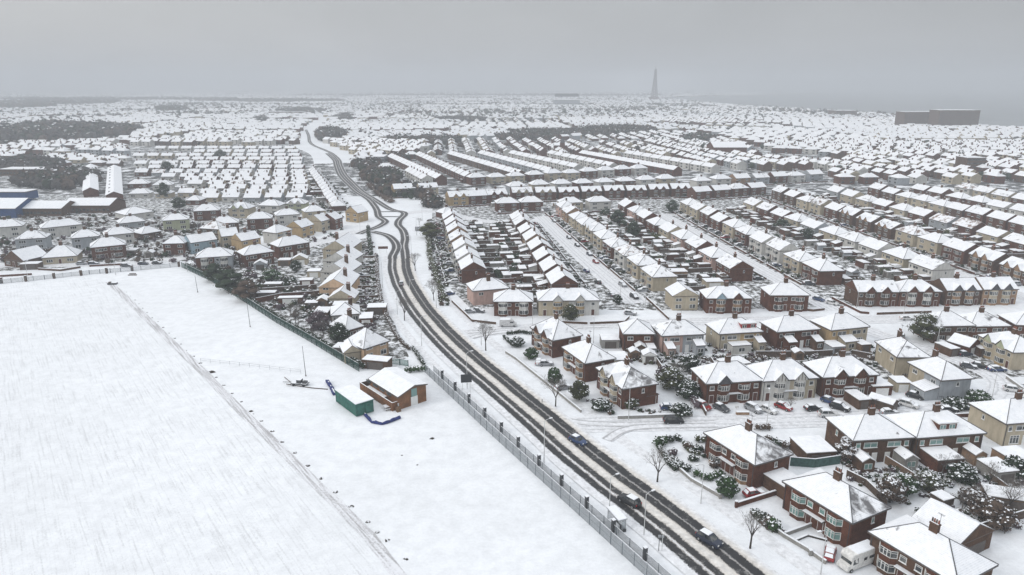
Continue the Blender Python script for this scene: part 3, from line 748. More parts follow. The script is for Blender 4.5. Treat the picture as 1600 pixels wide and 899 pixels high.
# ------------------------------------------------------------------ the setting: ground, field, roads
sheet('ground', [(-30000, -2000), (30000, -2000), (30000, 30000), (-30000, 30000)], 'snow_ground', 0)
def pxs(*a): return [P(*q) for q in a]
sheet('playing_field', [(-420, 300)]+[(-300, 15), (40, 15)]+pxs((1010, 899), (890, 790), (770, 680), (664, 578))+pxs((560, 578), (480, 530), (380, 470), (285, 417), (140, 431), (0, 446)), 'snow_pitch', .004)
track = [(22, 15), (5, 52)]+pxs((640, 899), (590, 834), (549, 794), (502, 750), (461, 710), (425, 676), (392, 645), (363, 617), (330, 583), (303, 558), (264, 522), (230, 490), (197, 458), (176, 440))
sheet('rough_field', [(-420, 296), (-300, 15)]+track+pxs((130, 433), (0, 448)), 'snow_field', .008)
strip('track', [(x-1.2, y-.8) for x, y in track], 2.2, 'track_soil', .012, smooth=False)
sheet('town_ground', [(-9000, 470), (-4000, 12000), (-1000, 24000), (500, 24000)]+pxs((1040, 160), (1160, 168), (1420, 182), (1530, 200), (1600, 205))+[(1500, 900), (1100, 470)], 'town_ground', .004)
sheet('housing_ground', pxs((676, 322), (672, 420), (735, 482), (1100, 486), (1330, 478), (1450, 470), (1640, 440))+[(560, 475), (-60, 475)], 'garden_ground', .008)
sheet('estate_ground', [(-640, 475), (-150, 475)]+pxs((500, 262), (520, 300), (548, 330), (380, 372), (300, 408), (0, 424), (-80, 424)), 'garden_ground', .008)
sheet('allotment_ground', pxs((300, 416), (400, 404), (520, 378), (580, 372), (588, 440), (640, 560), (560, 575), (480, 528)), 'garden_ground', .008)
sheet('near_garden_ground', [(40, 157), (140, 168), (140, 186), (42, 181)], 'garden_ground', .008)
sheet('sea_water', pxs((1025, 152.5), (1160, 167), (1420, 181), (1530, 200), (1640, 206))+[(1600, 600), (30000, 600), (30000, 30000), (9000, 30000)], 'sea_water', .012)
sheet('promenade', pxs((1526, 201), (1600, 206.5), (1640, 209), (1640, 206), (1600, 203.8), (1528, 198.6)), 'snow_clump', .02)

# main road: median centre line traced, tracks of the two directions either side
main_c = [(48, 62)]+pxs((1142, 897), (1090, 855), (1055, 826), (1024, 802), (997, 781), (966, 758.6), (935, 734), (906.6, 712), (866.7, 677), (833, 648), (800, 620), (775.5, 599.5), (749, 578), (724.5, 556.7), (700, 533.5), (676, 507.5), (657, 485), (641, 461), (630, 440), (624, 420), (623.5, 400))
strip('road', main_c, 13, 'road_main', .150)
_e = Vector(main_c[-1]); _d = (_e-Vector(main_c[-2])).normalized(); _n = Vector((_d.y, -_d.x))
def lane0(o): return [tuple(_e-_d*6+_n*o), tuple(_e+_n*o)]
strip('road', lane0(2.75)+pxs((631, 385), (633, 372), (629, 360), (622, 352), (624, 344), (631, 337), (630, 332), (610, 327.5), (588, 314), (566, 300), (553, 288), (539, 273), (532, 259), (529, 250), (518, 240), (503, 233), (491, 228), (484, 222), (482, 212), (478, 203)), 4.8, 'road_band', .160)
strip('road', lane0(-2.75)+pxs((619.5, 388), (617, 379), (608, 370), (598, 366), (582, 362.5)), 4.6, 'road_band', .166)
strip('road', pxs((561, 366), (574, 360.5), (588, 356), (601, 349), (601, 345), (592, 339), (588, 327), (576, 312), (557, 300), (545, 289), (531, 274), (525, 259), (522, 250), (511, 240)), 4.6, 'road_band', .172)
for a in ([(590, 331.5), (630, 331)], [(592, 339), (628, 339)]):
    strip('road', pxs(*a), 1.9, 'link_trace', .178, smooth=False)
# side streets under trodden snow
def Sx(x330, sl, y): return (x330+sl*(y-330), y)
strip('street', pxs((632, 334), (680, 331))+[(-10, 378), (30, 388), (90, 400), (160, 415)], 8, 'street_snow', 0.025)
strip('street', [Sx(26, -.15, 395), Sx(26, -.15, 300), Sx(28, -.15, 230)], 9, 'street_snow', 0.030)
strip('street', [Sx(94.5, -.115, 400), Sx(94.5, -.115, 300), Sx(94.5, -.115, 222)], 8, 'street_snow', 0.035)
strip('street', [Sx(169.5, -.12, 430), Sx(169.5, -.12, 300), Sx(169.5, -.12, 230)], 8, 'street_snow', 0.040)
strip('street', [Sx(240, -.08, 450), Sx(240, -.08, 300), Sx(240, -.08, 250)], 8, 'street_snow', 0.045)
strip('street', [(-13.5, 199), (-6, 202), (8, 205), (40, 208.5), (75, 211.5), (105, 212.5), (160, 214), (230, 216)], 8, 'street_snow', 0.050)
strip('street', [(12, 140), (22, 141), (40, 141.5), (72, 143.5), (100, 147.5), (116, 154), (124, 166), (120, 182), (110, 198), (106, 210)], 7.5, 'street_snow', 0.055)
strip('street', [(120, 157), (150, 150), (190, 148)], 7, 'street_snow', 0.060)
strip('street', [(-330, 282), (-178, 284), (-150, 290), (-134, 300)]+pxs((420, 402), (480, 384), (540, 366), (580, 360)), 8, 'street_snow', 0.065)
strip('path', main_c[:20], 2.8, 'path_snow', .012, off=11.5)
strip('path', main_c[:20], 2.4, 'path_snow', .012, off=-9.5)
TZ = .10
for pts in ([(11, 143), (17, 141), (26, 140.6), (45, 141.3)], [(20, 133.5), (22.5, 136.5), (25, 138.4), (30, 139.6), (45, 140.2)],
            [(-13.5, 200.5), (-8, 201.5), (4, 203.4), (30, 206)], [(-12, 196), (-8, 198.6), (0, 201.5), (20, 204)]):
    TZ = TZ+.005; strip('street', pts, 2.6, 'tyre_trace', TZ)
# ------------------------------------------------------------------ houses
REQ = []; HS = []
def req(e0, e1, D, name, label=None, group=None, labelfn=None, W=None, clutter=None, px=True, E=5.2, col='', **sp):
    if px: a = P(e0[0], e0[1], E); b = P(e1[0], e1[1], E)
    else: a, b = e0, e1
    d = math.dist(a, b); ux, uy = (b[0]-a[0])/d, (b[1]-a[1])/d
    W = W or round(d*2)/2
    cx, cy = (a[0]+b[0])/2-uy*D/2, (a[1]+b[1])/2+ux*D/2
    REQ.append(dict(x=cx, y=cy, ang=math.atan2(uy, ux), W=W, D=D, E=E, name=name, label=label, group=group, clutter=clutter, sp=sp, dist=math.hypot(cx, cy)))
HN = 'semi_detached_houses'; G0 = 'pairs of semi-detached houses'
# facing the main road, nearest first
req((1372, 838), (1484, 905), 8.8, HN, 'nearest brick house pair at the lower right corner, cropped by the frame', G0, W=13.3, wallL='brick_brown', baym='brick_red', roof='hip', glass='glass_dark', bars=True, var=1)
req((1230, 755), (1328, 814), 8.8, HN, 'brown brick house pair with green tinted bay windows and bright white roof', G0, W=13.3, wallL='brick_red', baym='brick_red', roof='hip', meltR='roof_snow_melt', glass='glass_green', var=2)
req((1103, 677), (1180, 726), 8.8, HN, 'brown brick house pair with bands of bay windows behind the round clipped bush', G0, W=13.3, wallL='brick_red', base='brick_tan', baym='brick_red', roof='hip', meltR='roof_snow_melt', var=3)
req((933, 575), (974, 608), 8.8, HN, 'tan banded house pair with dark melted roof patch beside the side street mouth', G0, W=13., wallL='brick_red', base='brick_tan', baym='render_cream', up='brick_red', roof='hip', roofm='roof_snow_thin', meltR='roof_snow_melt', gab='render_cream', var=4)
req((880, 543), (915, 568), 8.3, HN, 'brick house pair with tan bays, middle of three facing the main road', G0, W=12., wallL='brick_red', base='brick_tan', baym='brick_tan', roof='hip', meltR='roof_snow_thin', var=5)
req((831, 512), (864, 532), 9, HN, 'red brick house with steep patchy roof beside the crossroads garden', G0, W=12., wallL='brick_red', base='brick_tan', baym='brick_tan', roof='hip', rise=3.8, roofm='roof_snow_thin', gab='brick_red', var=6)
# fronts along the close
req((1100, 600), (1195, 594), 8.8, HN, 'red brick pair with one dark gable and tall red chimney above the parked cars', G0, W=13.6, wallL='brick_red', baym='brick_red', gab='slate', roof='hip', chim='mid', rise=3.3, var=7)
req((1190, 596), (1280, 590), 8.8, HN, 'white fronted pair with black and white timbered gables over two bays', G0, W=13.6, wallL='render_white', wallR='render_cream', baym='render_white', gab='render_white', roof='hip', rise=3.3, frame='white_paint', var=8)
req((1282, 590), (1376, 585), 8.8, HN, 'red brick pair with two red gables and white framed bays by the white van', G0, W=13.8, wallL='brick_red', baym='brick_red', gab='brick_red', roof='hip', rise=3.3, frame='white_paint', var=9)
# backs on the near side of the close
req((1335, 688), (1425, 683), 9.5, HN, 'brick house pair seen from behind with two small gabled extensions', G0, W=12.3, wallL='brick_brown', vis='rear', roof='hip', ext=((-6.0, -3.4, 3.4, 2.4, 'gab', 'brick_brown'), (2.6, 5.4, 3.6, 2.5, 'gab', 'concrete')), glass='glass_green', var=10)
req((1430, 684), (1540, 676), 9.5, HN, 'brick house pair seen from behind with roof dormers and a wide flat extension', G0, W=14.6, wallL='brick_brown', vis='rear', roof='hip', ext=((-6.2, -.6, 5., 2.7, 'flat', 'brick_red'), (3.2, 5.8, 3.4, 2.4, 'gab', 'brick_tan')), dormer=(-2.2, 1.8, 'brick_red'), glass='glass_green', var=11)
req((1572, 662), (1660, 655), 9.5, HN, 'pale rendered house behind, cut by the right edge beside the dormered pair', G0, W=13., wallL='render_cream', vis='rear', roof='hip', var=12)
# stepped houses by the bend
req((1365, 531), (1408, 562), 8, HN, 'cream rendered house end on, just above the grey walled one', G0, W=11., wallL='render_cream', vis='rear', feat='box', roof='hip', chim='left', roofm='roof_snow_thin', var=13)
req((1421, 567), (1471, 594), 8, HN, 'grey pebbledash end house with cream long side and white lean-to at the bend', G0, W=11., wallL='render_cream', wallR='render_grey', vis='rear', feat='box', roof='hip', chim='left', ext=((.5, 5.3, 3.8, 2.4, 'lean', 'render_grey'),), var=14)
# backs of the middle row
req((975, 522), (1022, 522), 8.5, HN, 'narrow red brick house behind, leftmost in the row below the cross street', G0, W=8.4, wallL='brick_red', vis='rear', feat='box', roof='hip', chim='none', ext=((-1.2, 1.6, 3., 2.3, 'gab', 'brick_brown'), (2., 4.2, 4.2, 2.3, 'flat', 'render_grey')), var=15)
req((1035, 525), (1100, 522), 8.5, HN, 'pale grey rear house pair with pink lean-to and grey lean-to', G0, W=12., wallL='render_pink', wallR='render_grey', vis='rear', roof='hip', ext=((-5.5, -3.2, 3.6, 2.6, 'lean', 'render_pink'), (2.8, 5.4, 3., 2.9, 'lean', 'render_grey')), roofm='roof_snow_thin', var=16)
req((1125, 522), (1190, 518), 8.5, HN, 'cream house pair with a bright red dormer on its roof', G0, W=12.6, wallL='render_cream', wallR='render_ochre', vis='rear', roof='hip', dormer=(.4, 5., 'red_paint'), ext=((-3.8, 1.8, 3.2, 2.5, 'flat', 'render_white'), (4, 6.2, 3., 3., 'lean', 'render_cream')), var=17)
req((1215, 520), (1280, 515), 8.5, HN, 'dark red brick rear pair right of the red dormer house', G0, W=13., wallL='brick_red', vis='rear', roof='hip', ext=((-4.6, -2., 3., 3., 'lean', 'brick_red'), (4., 6.4, 3., 2.6, 'lean', 'brick_brown')), var=18)
req((1298, 518), (1357, 512), 8.5, HN, 'yellow cream rear pair with tan side wall near the street bend', G0, W=12.3, wallL='render_ochre', wallR='render_cream', vis='rear', roof='hip', ext=((-3.5, .8, 3., 2.5, 'lean', 'render_cream'),), var=19)
# right side group
req((1465, 510), (1518, 509), 9, HN, 'long brick rear house right of the big evergreen, left half', G0, W=11.6, wallL='brick_brown', wallR='brick_brown', vis='rear', roof='hip', roofm='roof_snow_thin', var=20)
req((1519, 509), (1576, 508), 9, HN, 'long brick rear house right of the big evergreen, right half', G0, W=11.6, wallL='brick_red', vis='rear', roof='hip', roofm='roof_snow_thin', var=21)
req((1592, 507), (1660, 509), 9, HN, 'brick rear house cut by the right edge above the cream gabled pair', G0, W=13., wallL='brick_red', vis='rear', roof='hip', var=22)
req((1533, 524), (1581, 548), 9, HN, 'cream fronted pair with two green gables at the right edge', G0, W=13., wallL='render_cream', base='render_ochre', baym='render_cream', gab='render_green', roof='hip', var=23)
# along the cross street
req((1340, 456), (1405, 456), 9, HN, 'left half of the long brick terrace facing the cross street', G0, W=13.8, wallL='brick_brown', wallR='brick_red', baym='brick_brown', gab='brick_red', roof='gable', var=24)
req((1406, 456), (1471, 456), 9, HN, 'right half of the long brick terrace, white bays at its corner', G0, W=13.8, wallL='brick_red', baym='render_white', gab='brick_red', roof='hip', var=25)
req((1478, 455), (1534, 454), 9, HN, 'tan brick terrace half with dark gables, left part, right of the long terrace', G0, W=12.2, wallL='brick_brown', baym='brick_tan', gab='slate', roof='gable', var=26)
req((1535, 454), (1592, 453), 9, HN, 'tan brick terrace half with cream bays, right part, near the right edge', G0, W=12.2, wallL='brick_tan', baym='render_cream', gab='slate', roof='gable', var=27)
req((1105, 466), (1175, 466), 9, HN, 'red brick pair with one blue and one red gable at the street corner', G0, W=14.6, wallL='brick_red', wallR='brick_red', baym='brick_tan', gab='render_blue', roof='hip', var=28)
req((1204, 463), (1264, 463), 9, HN, 'plain red brick block with hipped roof on the corner of the second street', G0, W=12.6, wallL='brick_red', baym='brick_red', roof='hip', var=29)
req((1052, 462), (1092, 461), 9, HN, 'cream gabled corner house at the foot of the parked-car avenue', G0, W=8.4, wallL='render_cream', base='render_green', feat='box', roof='gabley', rise=2.6, chim='none', var=30)
req((841, 470), (937, 469), 9, HN, 'long cream and white house pair with two small gables facing the crossroads', G0, W=19.5, wallL='render_cream', wallR='render_white', baym='render_ochre', gab='render_white', roof='hip', var=31)
req((772, 470), (832, 470), 9, HN, 'red brick pair with a white bay left of the long cream pair', G0, W=12.4, wallL='brick_red', baym='render_white', roof='hip', var=32)
req((738, 455), (796, 450), 9, HN, 'pink rendered corner house with hipped roof near the main road', G0, W=12.4, wallL='render_pink', vis='rear', feat='box', roof='hip', chim='front', var=33)

rowdefs = []
def row(pA, pB, W, gap, D, desc, end, styles, vis='front', E=5.2, group=None, jig=.35, clutter=True, px=True, name=HN, rev=False, street=None):
    a = P(*pA, E) if px else pA; b = P(*pB, E) if px else pB
    d = math.dist(a, b); ux, uy = (b[0]-a[0])/d, (b[1]-a[1])/d
    n = max(1, int(round(d/(W+gap)))); pitch = d/n
    for i in range(n):
        st = dict(styles[i % len(styles)] if rev else rnd.choice(styles)); c = st.pop('c'); ty = st.pop('t', 'pair')
        q_ = rnd.random()
        if 'roofm' not in st and q_ < .3: st['roofm'] = 'roof_snow_thin' if q_ > .05 else 'roof_snow_patchy'
        s0 = i*pitch+(pitch-W)/2; jd = rnd.uniform(-jig, jig)
        e0 = (a[0]+ux*s0-uy*jd, a[1]+uy*s0+ux*jd); e1 = (e0[0]+ux*W, e0[1]+uy*W)
        k = n-i if end == 'near end' else i+1
        lab = f"{c} {ty}, {ORD[k-1]} from the {end}, {desc}"
        req(e0, e1, D, name, lab, group or 'rows of houses, '+desc, W=W, px=False, E=E, vis=vis, clutter=dict(gap=pitch-W, desc=desc, k=ORD[k-1], end=end) if clutter else None, **st)
cr = dict(c='cream rendered', wallL='render_cream', baym='render_cream', roof='hip')
wh = dict(c='white rendered', wallL='render_white', baym='render_white', roof='hip')
rd = dict(c='red brick', wallL='brick_red', baym='brick_red', roof='hip')
br = dict(c='brown brick', wallL='brick_brown', baym='brick_tan', roof='hip')
pk = dict(c='pink rendered', wallL='render_pink', baym='render_pink', roof='hip')
gy = dict(c='grey rendered', wallL='render_grey', baym='render_white', roof='hip')
tn = dict(c='tan brick', wallL='brick_tan', baym='render_cream', roof='hip')
oc = dict(c='ochre rendered', wallL='render_ochre', baym='render_cream', roof='hip')
def g_(s, **k): d = dict(s); d['roof'] = 'gable'; d['t'] = 'gabled pair'; d.update(k); return d
EX1 = ((-6.2, -3.4, 4., 2.5, 'flat', 'brick_red'), (3.2, 6.2, 3.2, 2.5, 'flat', 'brick_brown')); EX2 = ((2.6, 6., 3.2, 2.4, 'lean', 'render_white'),); EX3 = ((-6.3, -2.2, 3.5, 2.6, 'lean', 'brick_red'), (3.9, 6.3, 5., 2.5, 'flat', 'brick_red'))
def rx_(lst): return [dict(d, ext=e) for d in lst for e in ((), EX1, EX2, EX3)]
def h_(s, **k): d = dict(s); d['t'] = 'hipped pair'; d.update(k); return d
row((690, 336), (722, 424), 13.3, 3.4, 9, 'row beside the curving main road', 'near end', [g_(wh), g_(tn), g_(pk), g_(rd)])
row((795, 335), (866, 449), 13.3, 3.4, 9, 'left side of the parked-car avenue', 'near end', rx_([g_(rd), g_(rd), g_(tn), h_(rd)]), vis='rear')
row((868, 319), (1022, 436), 13.3, 3., 9, 'right side of the parked-car avenue', 'near end', [h_(cr), h_(cr), h_(wh), h_(cr, gab='render_cream'), h_(pk), h_(rd), g_(tn)])
row((965, 318), (1146, 422), 13.3, 3.4, 9, 'left side of second long street', 'near end', rx_([g_(rd), g_(rd), g_(cr), h_(rd), h_(pk)]), vis='rear')
row((1062, 315), (1285, 427), 13.3, 3.4, 9, 'right side of second long street', 'near end', [g_(cr), g_(wh), g_(rd), h_(rd), h_(cr), g_(rd)])
row((1160, 316), (1462, 424), 13.3, 3.4, 9, 'left side of third long street', 'near end', rx_([g_(cr), g_(wh), g_(rd), h_(cr), h_(wh), g_(gy)]), vis='rear')
row((1205, 297), (1610, 428), 13.3, 2.6, 9, 'right side of third long street', 'near end', [g_(br, gab='brick_tan'), g_(br), g_(rd), g_(br), g_(cr, gab='render_white'), h_(cr)])
row((1290, 297), (1610, 384), 13.3, 3.4, 9, 'left side of fourth long street', 'near end', rx_([g_(cr), g_(cr), g_(wh), g_(rd), g_(gy), h_(cr)]), vis='rear')
row((1355, 293), (1612, 356), 13.3, 2.6, 9, 'right side of fourth long street', 'near end', [g_(rd), g_(br), g_(rd), h_(cr)])
row((1420, 293), (1612, 334), 13.3, 3.4, 9, 'left side of fifth long street', 'near end', rx_([g_(rd), g_(rd), g_(wh), h_(rd)]), vis='rear')
row((1490, 292), (1612, 315), 13.3, 3., 9, 'right side of fifth long street', 'near end', [g_(rd), g_(cr), h_(wh)])
row((703, 309), (792, 304), 13.3, 1.5, 9, 'terrace above the avenue, left part', 'left', [g_(oc, gab='render_ochre'), g_(rd), g_(rd, gab='brick_red'), g_(tn, gab='render_cream')], rev=True)
row((798, 302), (1082, 295), 13.3, 1.5, 9, 'brick row closing off the avenue', 'left', [g_(rd, gab='brick_red'), g_(rd, gab='render_cream'), g_(br, gab='brick_red')])
row((775, 318), (850, 316), 13.3, 4, 9, 'small group just above the avenue', 'left', [h_(rd, roofm='roof_snow_thin'), h_(rd)])
row((872, 317), (960, 314), 13.3, 5, 9, 'row right of the avenue top', 'left', [h_(cr), h_(rd), h_(wh)])
row((732, 279), (1015, 263), 12.5, 4, 9, 'hipped row well above the avenue', 'left', [h_(rd), h_(cr), h_(wh)])
row((792, 292), (1060, 279), 12.5, 4, 9, 'hipped row just above the brick row', 'left', [h_(cr), h_(rd), h_(wh), h_(gy)])
row((610, 296), (690, 292), 13., 3, 9, 'row above the big junction', 'left', [g_(oc), g_(cr), h_(wh)])
row((1085, 300), (1200, 292), 13., 4, 9, 'row heading the second street', 'left', [g_(rd), h_(rd), h_(cr)])
row((1085, 283), (1290, 272), 13., 4, 9, 'row beyond the second street', 'left', [g_(gy), g_(tn), g_(rd), h_(wh)])
# left of the main road
def bung(s, **k): d = dict(s); d.update(dict(roof='gable', feat='bungalow', rise=2.6, chim='two', bars=False)); d['t'] = 'bungalow pair'; d.update(k); return d
xr = {309: (310, 476), 302: (272, 484), 295: (322, 484), 287.5: (287, 484), 282: (285, 480), 276: (248, 480), 270: (206, 478), 262.5: (228, 476), 256: (206, 474), 249.5: (275, 474), 243.5: (205, 470), 237.5: (300, 468), 232: (240, 462)}
for i, (yy, (xa, xb)) in enumerate(xr.items()):
    row((xa, yy), (xb, yy), 10.5, 3.6, 7.6, f'{ORD[i]} estate row up', 'left', [bung(wh), bung(cr), bung(wh), bung(rd), bung(gy)], E=2.9, group='estate bungalows in straight rows', jig=.8, name='bungalow')
row((541, 322), (497, 264), 11, 3, 8, 'curve left of the junction', 'near end', [dict(h_(rd, t='bungalow'), feat='bungalow', rise=3.2), dict(h_(wh, t='bungalow'), feat='bungalow', rise=3.2), dict(h_(br, t='bungalow'), feat='bungalow', rise=3.2)], E=3., name='bungalow', px=True)
VN = 'detached_house'; G1 = 'houses beyond the playing field'
def one(e0, e1, label, D=8.5, E=5.2, name=VN, clutter=None, **k): req(e0, e1, D, name, label, G1, E=E, **k)
one((138, 389), (200, 383), 'solid red brick house with red bays facing the field railings', W=13., wallL='brick_red', baym='brick_red', gab=None, var=40)
one((63, 403), (122, 399), 'cream bungalow with red door and bright hipped roof', E=3.1, W=12.5, D=10, rise=4.2, wallL='render_cream', feat='bungalow', name='bungalow', var=41)
one((-6, 404), (48, 410), 'brown gabled bungalow at the left edge behind the railings', E=2.9, W=11, D=11, rise=3.6, wallL='brick_brown', roof='gabley', feat='bungalow', name='bungalow', chim='none', var=42)
one((-30, 358), (42, 353), 'white house pair at the left edge above the brown bungalow', W=15., wallL='render_white', var=43)
one((52, 358), (140, 349), 'long white house with a snowy hipped roof below the school', W=17., wallL='render_white', baym='render_cream', var=44)
one((22, 375), (72, 372), 'grey house with snowy roof between the cream bungalow and white houses', W=12., wallL='render_grey', roofm='roof_snow_thin', var=45)
one((110, 373), (156, 369), 'pale grey house just behind the solid red brick house', W=11., wallL='render_grey', vis='rear', var=46)
one((160, 368), (212, 363), 'white rendered house behind and right of the red brick house', W=12., wallL='render_white', vis='rear', var=47)
one((253, 381), (289, 380), 'red and white bay fronted house right of the solid red one', W=9., wallL='brick_red', baym='render_white', feat='box', name=VN, var=48)
one((294, 380), (342, 373), 'pale blue rendered house with twin roof near the field corner', W=11.5, wallL='render_blue', feat='box', roof='gable', var=49)
one((345, 371), (374, 368), 'small cream house between the blue one and the ochre one', W=7.5, wallL='render_cream', feat='box', roof='gable', var=50)
one((303, 404), (365, 400), 'red brick hipped house with pale bay at the field corner', W=13.5, wallL='brick_red', wallR='render_grey', baym='render_white', var=51)
one((380, 400), (429, 393), 'red brick hipped house with broad white roof beside the dark bushes', W=12., wallL='brick_red', vis='rear', var=52)
one((431, 388), (488, 379), 'long red brown brick house seen from behind on the left street', W=14., wallL='brick_red', wallR='brick_brown', vis='rear', roof='hip', var=53)
one((372, 377), (411, 370), 'ochre rendered house with gable at the far left of the curved street', W=9.5, wallL='render_ochre', feat='box', roof='gable', var=54)
one((425, 367), (462, 358), 'white roofed house with ochre front, second along the curved street', W=10., wallL='render_white', baym='render_ochre', feat='semi', var=55)
one((464, 358), (496, 349), 'tan house with dark windows, third along the curved street', W=9.5, wallL='render_ochre', feat='box', roof='gable', var=56)
one((498, 348), (520, 342), 'cream house, fourth along the curved street', W=8., wallL='render_cream', feat='box', roof='gable', var=57)
one((520, 345), (538, 339), 'red brick house with red front, fifth along the curved street', W=7.5, wallL='brick_red', feat='box', roof='gable', var=58)
one((536, 331), (562, 334), 'bright ochre gabled house nearest the roundabout', W=8.5, D=8.5, wallL='render_ochre', feat='box', roof='gabley', rise=3., chim='none', var=59)
one((250, 346), (298, 343), 'white rendered hipped house with green tinge below the conifers', W=12., wallL='render_green', rise=2.6, var=60)
one((304, 357), (350, 360), 'house with a bare brown melted hipped roof', W=11., wallL='brick_brown', roofm='roof_snow_patchy', meltR='roof_snow_patchy', var=61)
one((299, 331), (345, 329), 'red brick hipped pair at the foot of the estate', W=13., wallL='brick_red', baym='render_white', var=62)
one((352, 326), (392, 327), 'green and cream twin gabled pair at the foot of the estate', W=12., wallL='render_cream', gab='render_green', var=63)
one((398, 321), (441, 322), 'pale hipped pair with tall chimney at the foot of the estate', W=12.5, wallL='render_white', var=64)
one((442, 318), (479, 318), 'grey green twin gabled pair at the foot of the estate', W=11.5, wallL='render_green', gab='render_white', var=65)
one((326, 350), (375, 347), 'broad white hipped roof house, dark beneath, left of centre', W=13., wallL='brick_brown', feat='box', var=66)
one((383, 344), (427, 342), 'red walled low hipped house beside the curved street', W=12., wallL='brick_red', feat='box', var=67)
one((429, 337), (471, 334), 'white walled hipped house behind the curved street', W=12., wallL='render_white', feat='box', var=68)
one((475, 332), (511, 329), 'cream walled hipped house near the left end of the curve', W=11., wallL='render_cream', feat='box', var=69)
one((499, 449), (545, 449), 'peach gabled house end on beside the main road verge', E=4.2, W=10.5, D=17, rise=3.2, wallL='render_peach', feat='box', roof='gabley', chim='right', bars=True, var=70)
one((497, 425), (548, 427), 'white gabled house directly behind the peach one', E=4.2, W=11, D=14, rise=3.6, wallL='render_white', feat='box', roof='gabley', chim='right', var=71)
one((502, 407), (549, 409), 'white gabled house, third back from the peach one', E=4.2, W=11.5, D=14, rise=3.8, wallL='render_white', feat='box', roof='gabley', chim='right', var=72)
one((503, 390), (546, 391), 'white gabled house, fourth back from the peach one', E=4.2, W=11.5, D=18, rise=3.8, wallL='render_cream', feat='box', roof='gabley', chim='left', var=73)
one((514, 466), (552, 466), 'small cream gabled bungalow below the peach house', E=2.9, W=8.5, D=8, rise=3., wallL='render_cream', feat='bungalow', roof='gabley', chim='right', name='bungalow', var=74)
one((520, 493), (560, 490), 'low white roofed bungalow with a lean-to by the bare bushes', E=2.9, W=8.5, D=9, rise=2.6, wallL='render_white', feat='bungalow', roof='hip', chim='right', name='bungalow', var=75)
one((541, 516), (566, 509), 'steep white roofed brick cottage beside the peach bungalow', E=3., W=6., D=8, rise=3.4, wallL='brick_red', feat='bungalow', roof='hip', chim='right', name='bungalow', var=76)
one((566, 546), (609, 532), 'peach house with slate showing through, nearest the brown clubhouse', E=4., W=8.2, D=8.5, rise=3.8, wallL='render_peach', feat='box', roof='hip', chim='none', meltR='roof_snow', roofm='roof_snow_thin', var=77)
one((540, 552), (562, 549), 'cream flat fronted annexe joined left of the peach house', E=3., W=4.4, D=6, rise=1.8, wallL='render_cream', feat='none', roof='gabley', chim='none', var=78)

one((692, 334), (716, 331), 'small hipped bungalow beside the wide evergreen at the junction', E=3., W=9., wallL='brick_red', feat='bungalow', name='bungalow', var=90)
one((196, 303), (238, 302), 'pale bungalow pair right of the long hall roofs, front', E=3., W=13., wallL='render_white', feat='bungalow', name='bungalow', var=80)
one((244, 303), (262, 303), 'small cream bungalow left of the dark round tree', E=3., W=9., wallL='render_cream', feat='bungalow', name='bungalow', var=81)
one((198, 288), (232, 287), 'long low red bungalow pair right of the hall roofs, behind', E=3., W=14., wallL='brick_red', feat='bungalow', name='bungalow', var=82)
one((237, 290), (270, 289), 'white bungalow pair above the dark round tree', E=3., W=13., wallL='render_white', feat='bungalow', name='bungalow', var=83)
one((290, 313), (312, 313), 'short red bungalow at the lower left estate corner', E=3., W=9., wallL='brick_red', feat='bungalow', name='bungalow', var=84)
one((188, 349), (226, 345), 'grey roofed low building beyond the brown hedge', E=3., W=12., wallL='render_grey', feat='bungalow', name='bungalow', var=85)
one((196, 336), (240, 330), 'broad flat looking white roof above the car park', E=3.4, W=15., D=13, wallL='render_white', feat='bungalow', chim='none', name='bungalow', var=86)
one((222, 366), (252, 361), 'small dark brick bungalow among bushes left of the green tinged house', E=3., W=9.5, wallL='brick_brown', feat='bungalow', name='bungalow', var=87)
REQ.sort(key=lambda h: h['dist'])
NEAR, REST = REQ[:300], REQ[300:]
for h in NEAR:
    lod = 0 if h['dist'] < 205 else (1 if h['dist'] < 350 else 2)
    sp = dict(h['sp'])
    tr = house_tree(W=h['W'], D=h['D'], E=h['E'], lod=lod, **sp)
    if h['label'] == 'nearest brick house pair at the lower right corner, cropped by the frame': pass
    o = thing(h['name'], tr, h['label'], 'bungalow' if h['name'] == 'bungalow' else 'house', h['group'], (h['x'], h['y'], 0), h['ang'])
    if lod: o.scale = (1, 1, rnd.uniform(.94, 1.07))
print('houses', len(NEAR), 'rest', len(REST))
# ------------------------------------------------------------------ clutter around the row houses (gardens, sheds, fences, parked cars)
def loc2w(h, x, y):
    c, s = math.cos(h['ang']), math.sin(h['ang']); return (h['x']+x*c-y*s, h['y']+x*s+y*c)
def shed_tree(w, d, hgt, roof, wall):
    def mk():
        mb = MB()
        if roof == 'flat':
            mb.box(-w/2, w/2, -d/2, d/2, 0, hgt, wall)
            rf = MB(); rf.box(-w/2-.12, w/2+.12, -d/2-.12, d/2+.12, hgt+.002, hgt+.14, 'fascia'); rf.box(-w/2-.07, w/2+.07, -d/2-.07, d/2+.07, hgt+.142, hgt+.26, 'flat_snow')
        else:
            mb.box(-w/2, w/2, -d/2, d/2, 0, hgt, wall)
            for y in (-d/2, d/2): mb.poly([(-w/2, y, hgt), (w/2, y, hgt), (0, y, hgt+w*.26)], wall)
            rf, _ = roof_tree(w, d, hgt, w*.28, 'gabley', .2, ['roof_snow']*4, 2, (), False, .12, wall)
        dr = MB(); dr.box(-w*.32, w*.32, -d/2-.05, -d/2, 0, min(2., hgt-.15), ('white_paint' if wall in ('brick_red', 'render_white', 'render_cream') else 'fascia') if w > 2.8 else 'timber_dark')
        return mb.mesh('wall'), rf.mesh('roof'), dr.mesh('door')
    a, b, c = cached(('shed', w, d, hgt, roof, wall), mk)
    return [('wall', a, []), ('roof', b, []), ('door', c, [])]
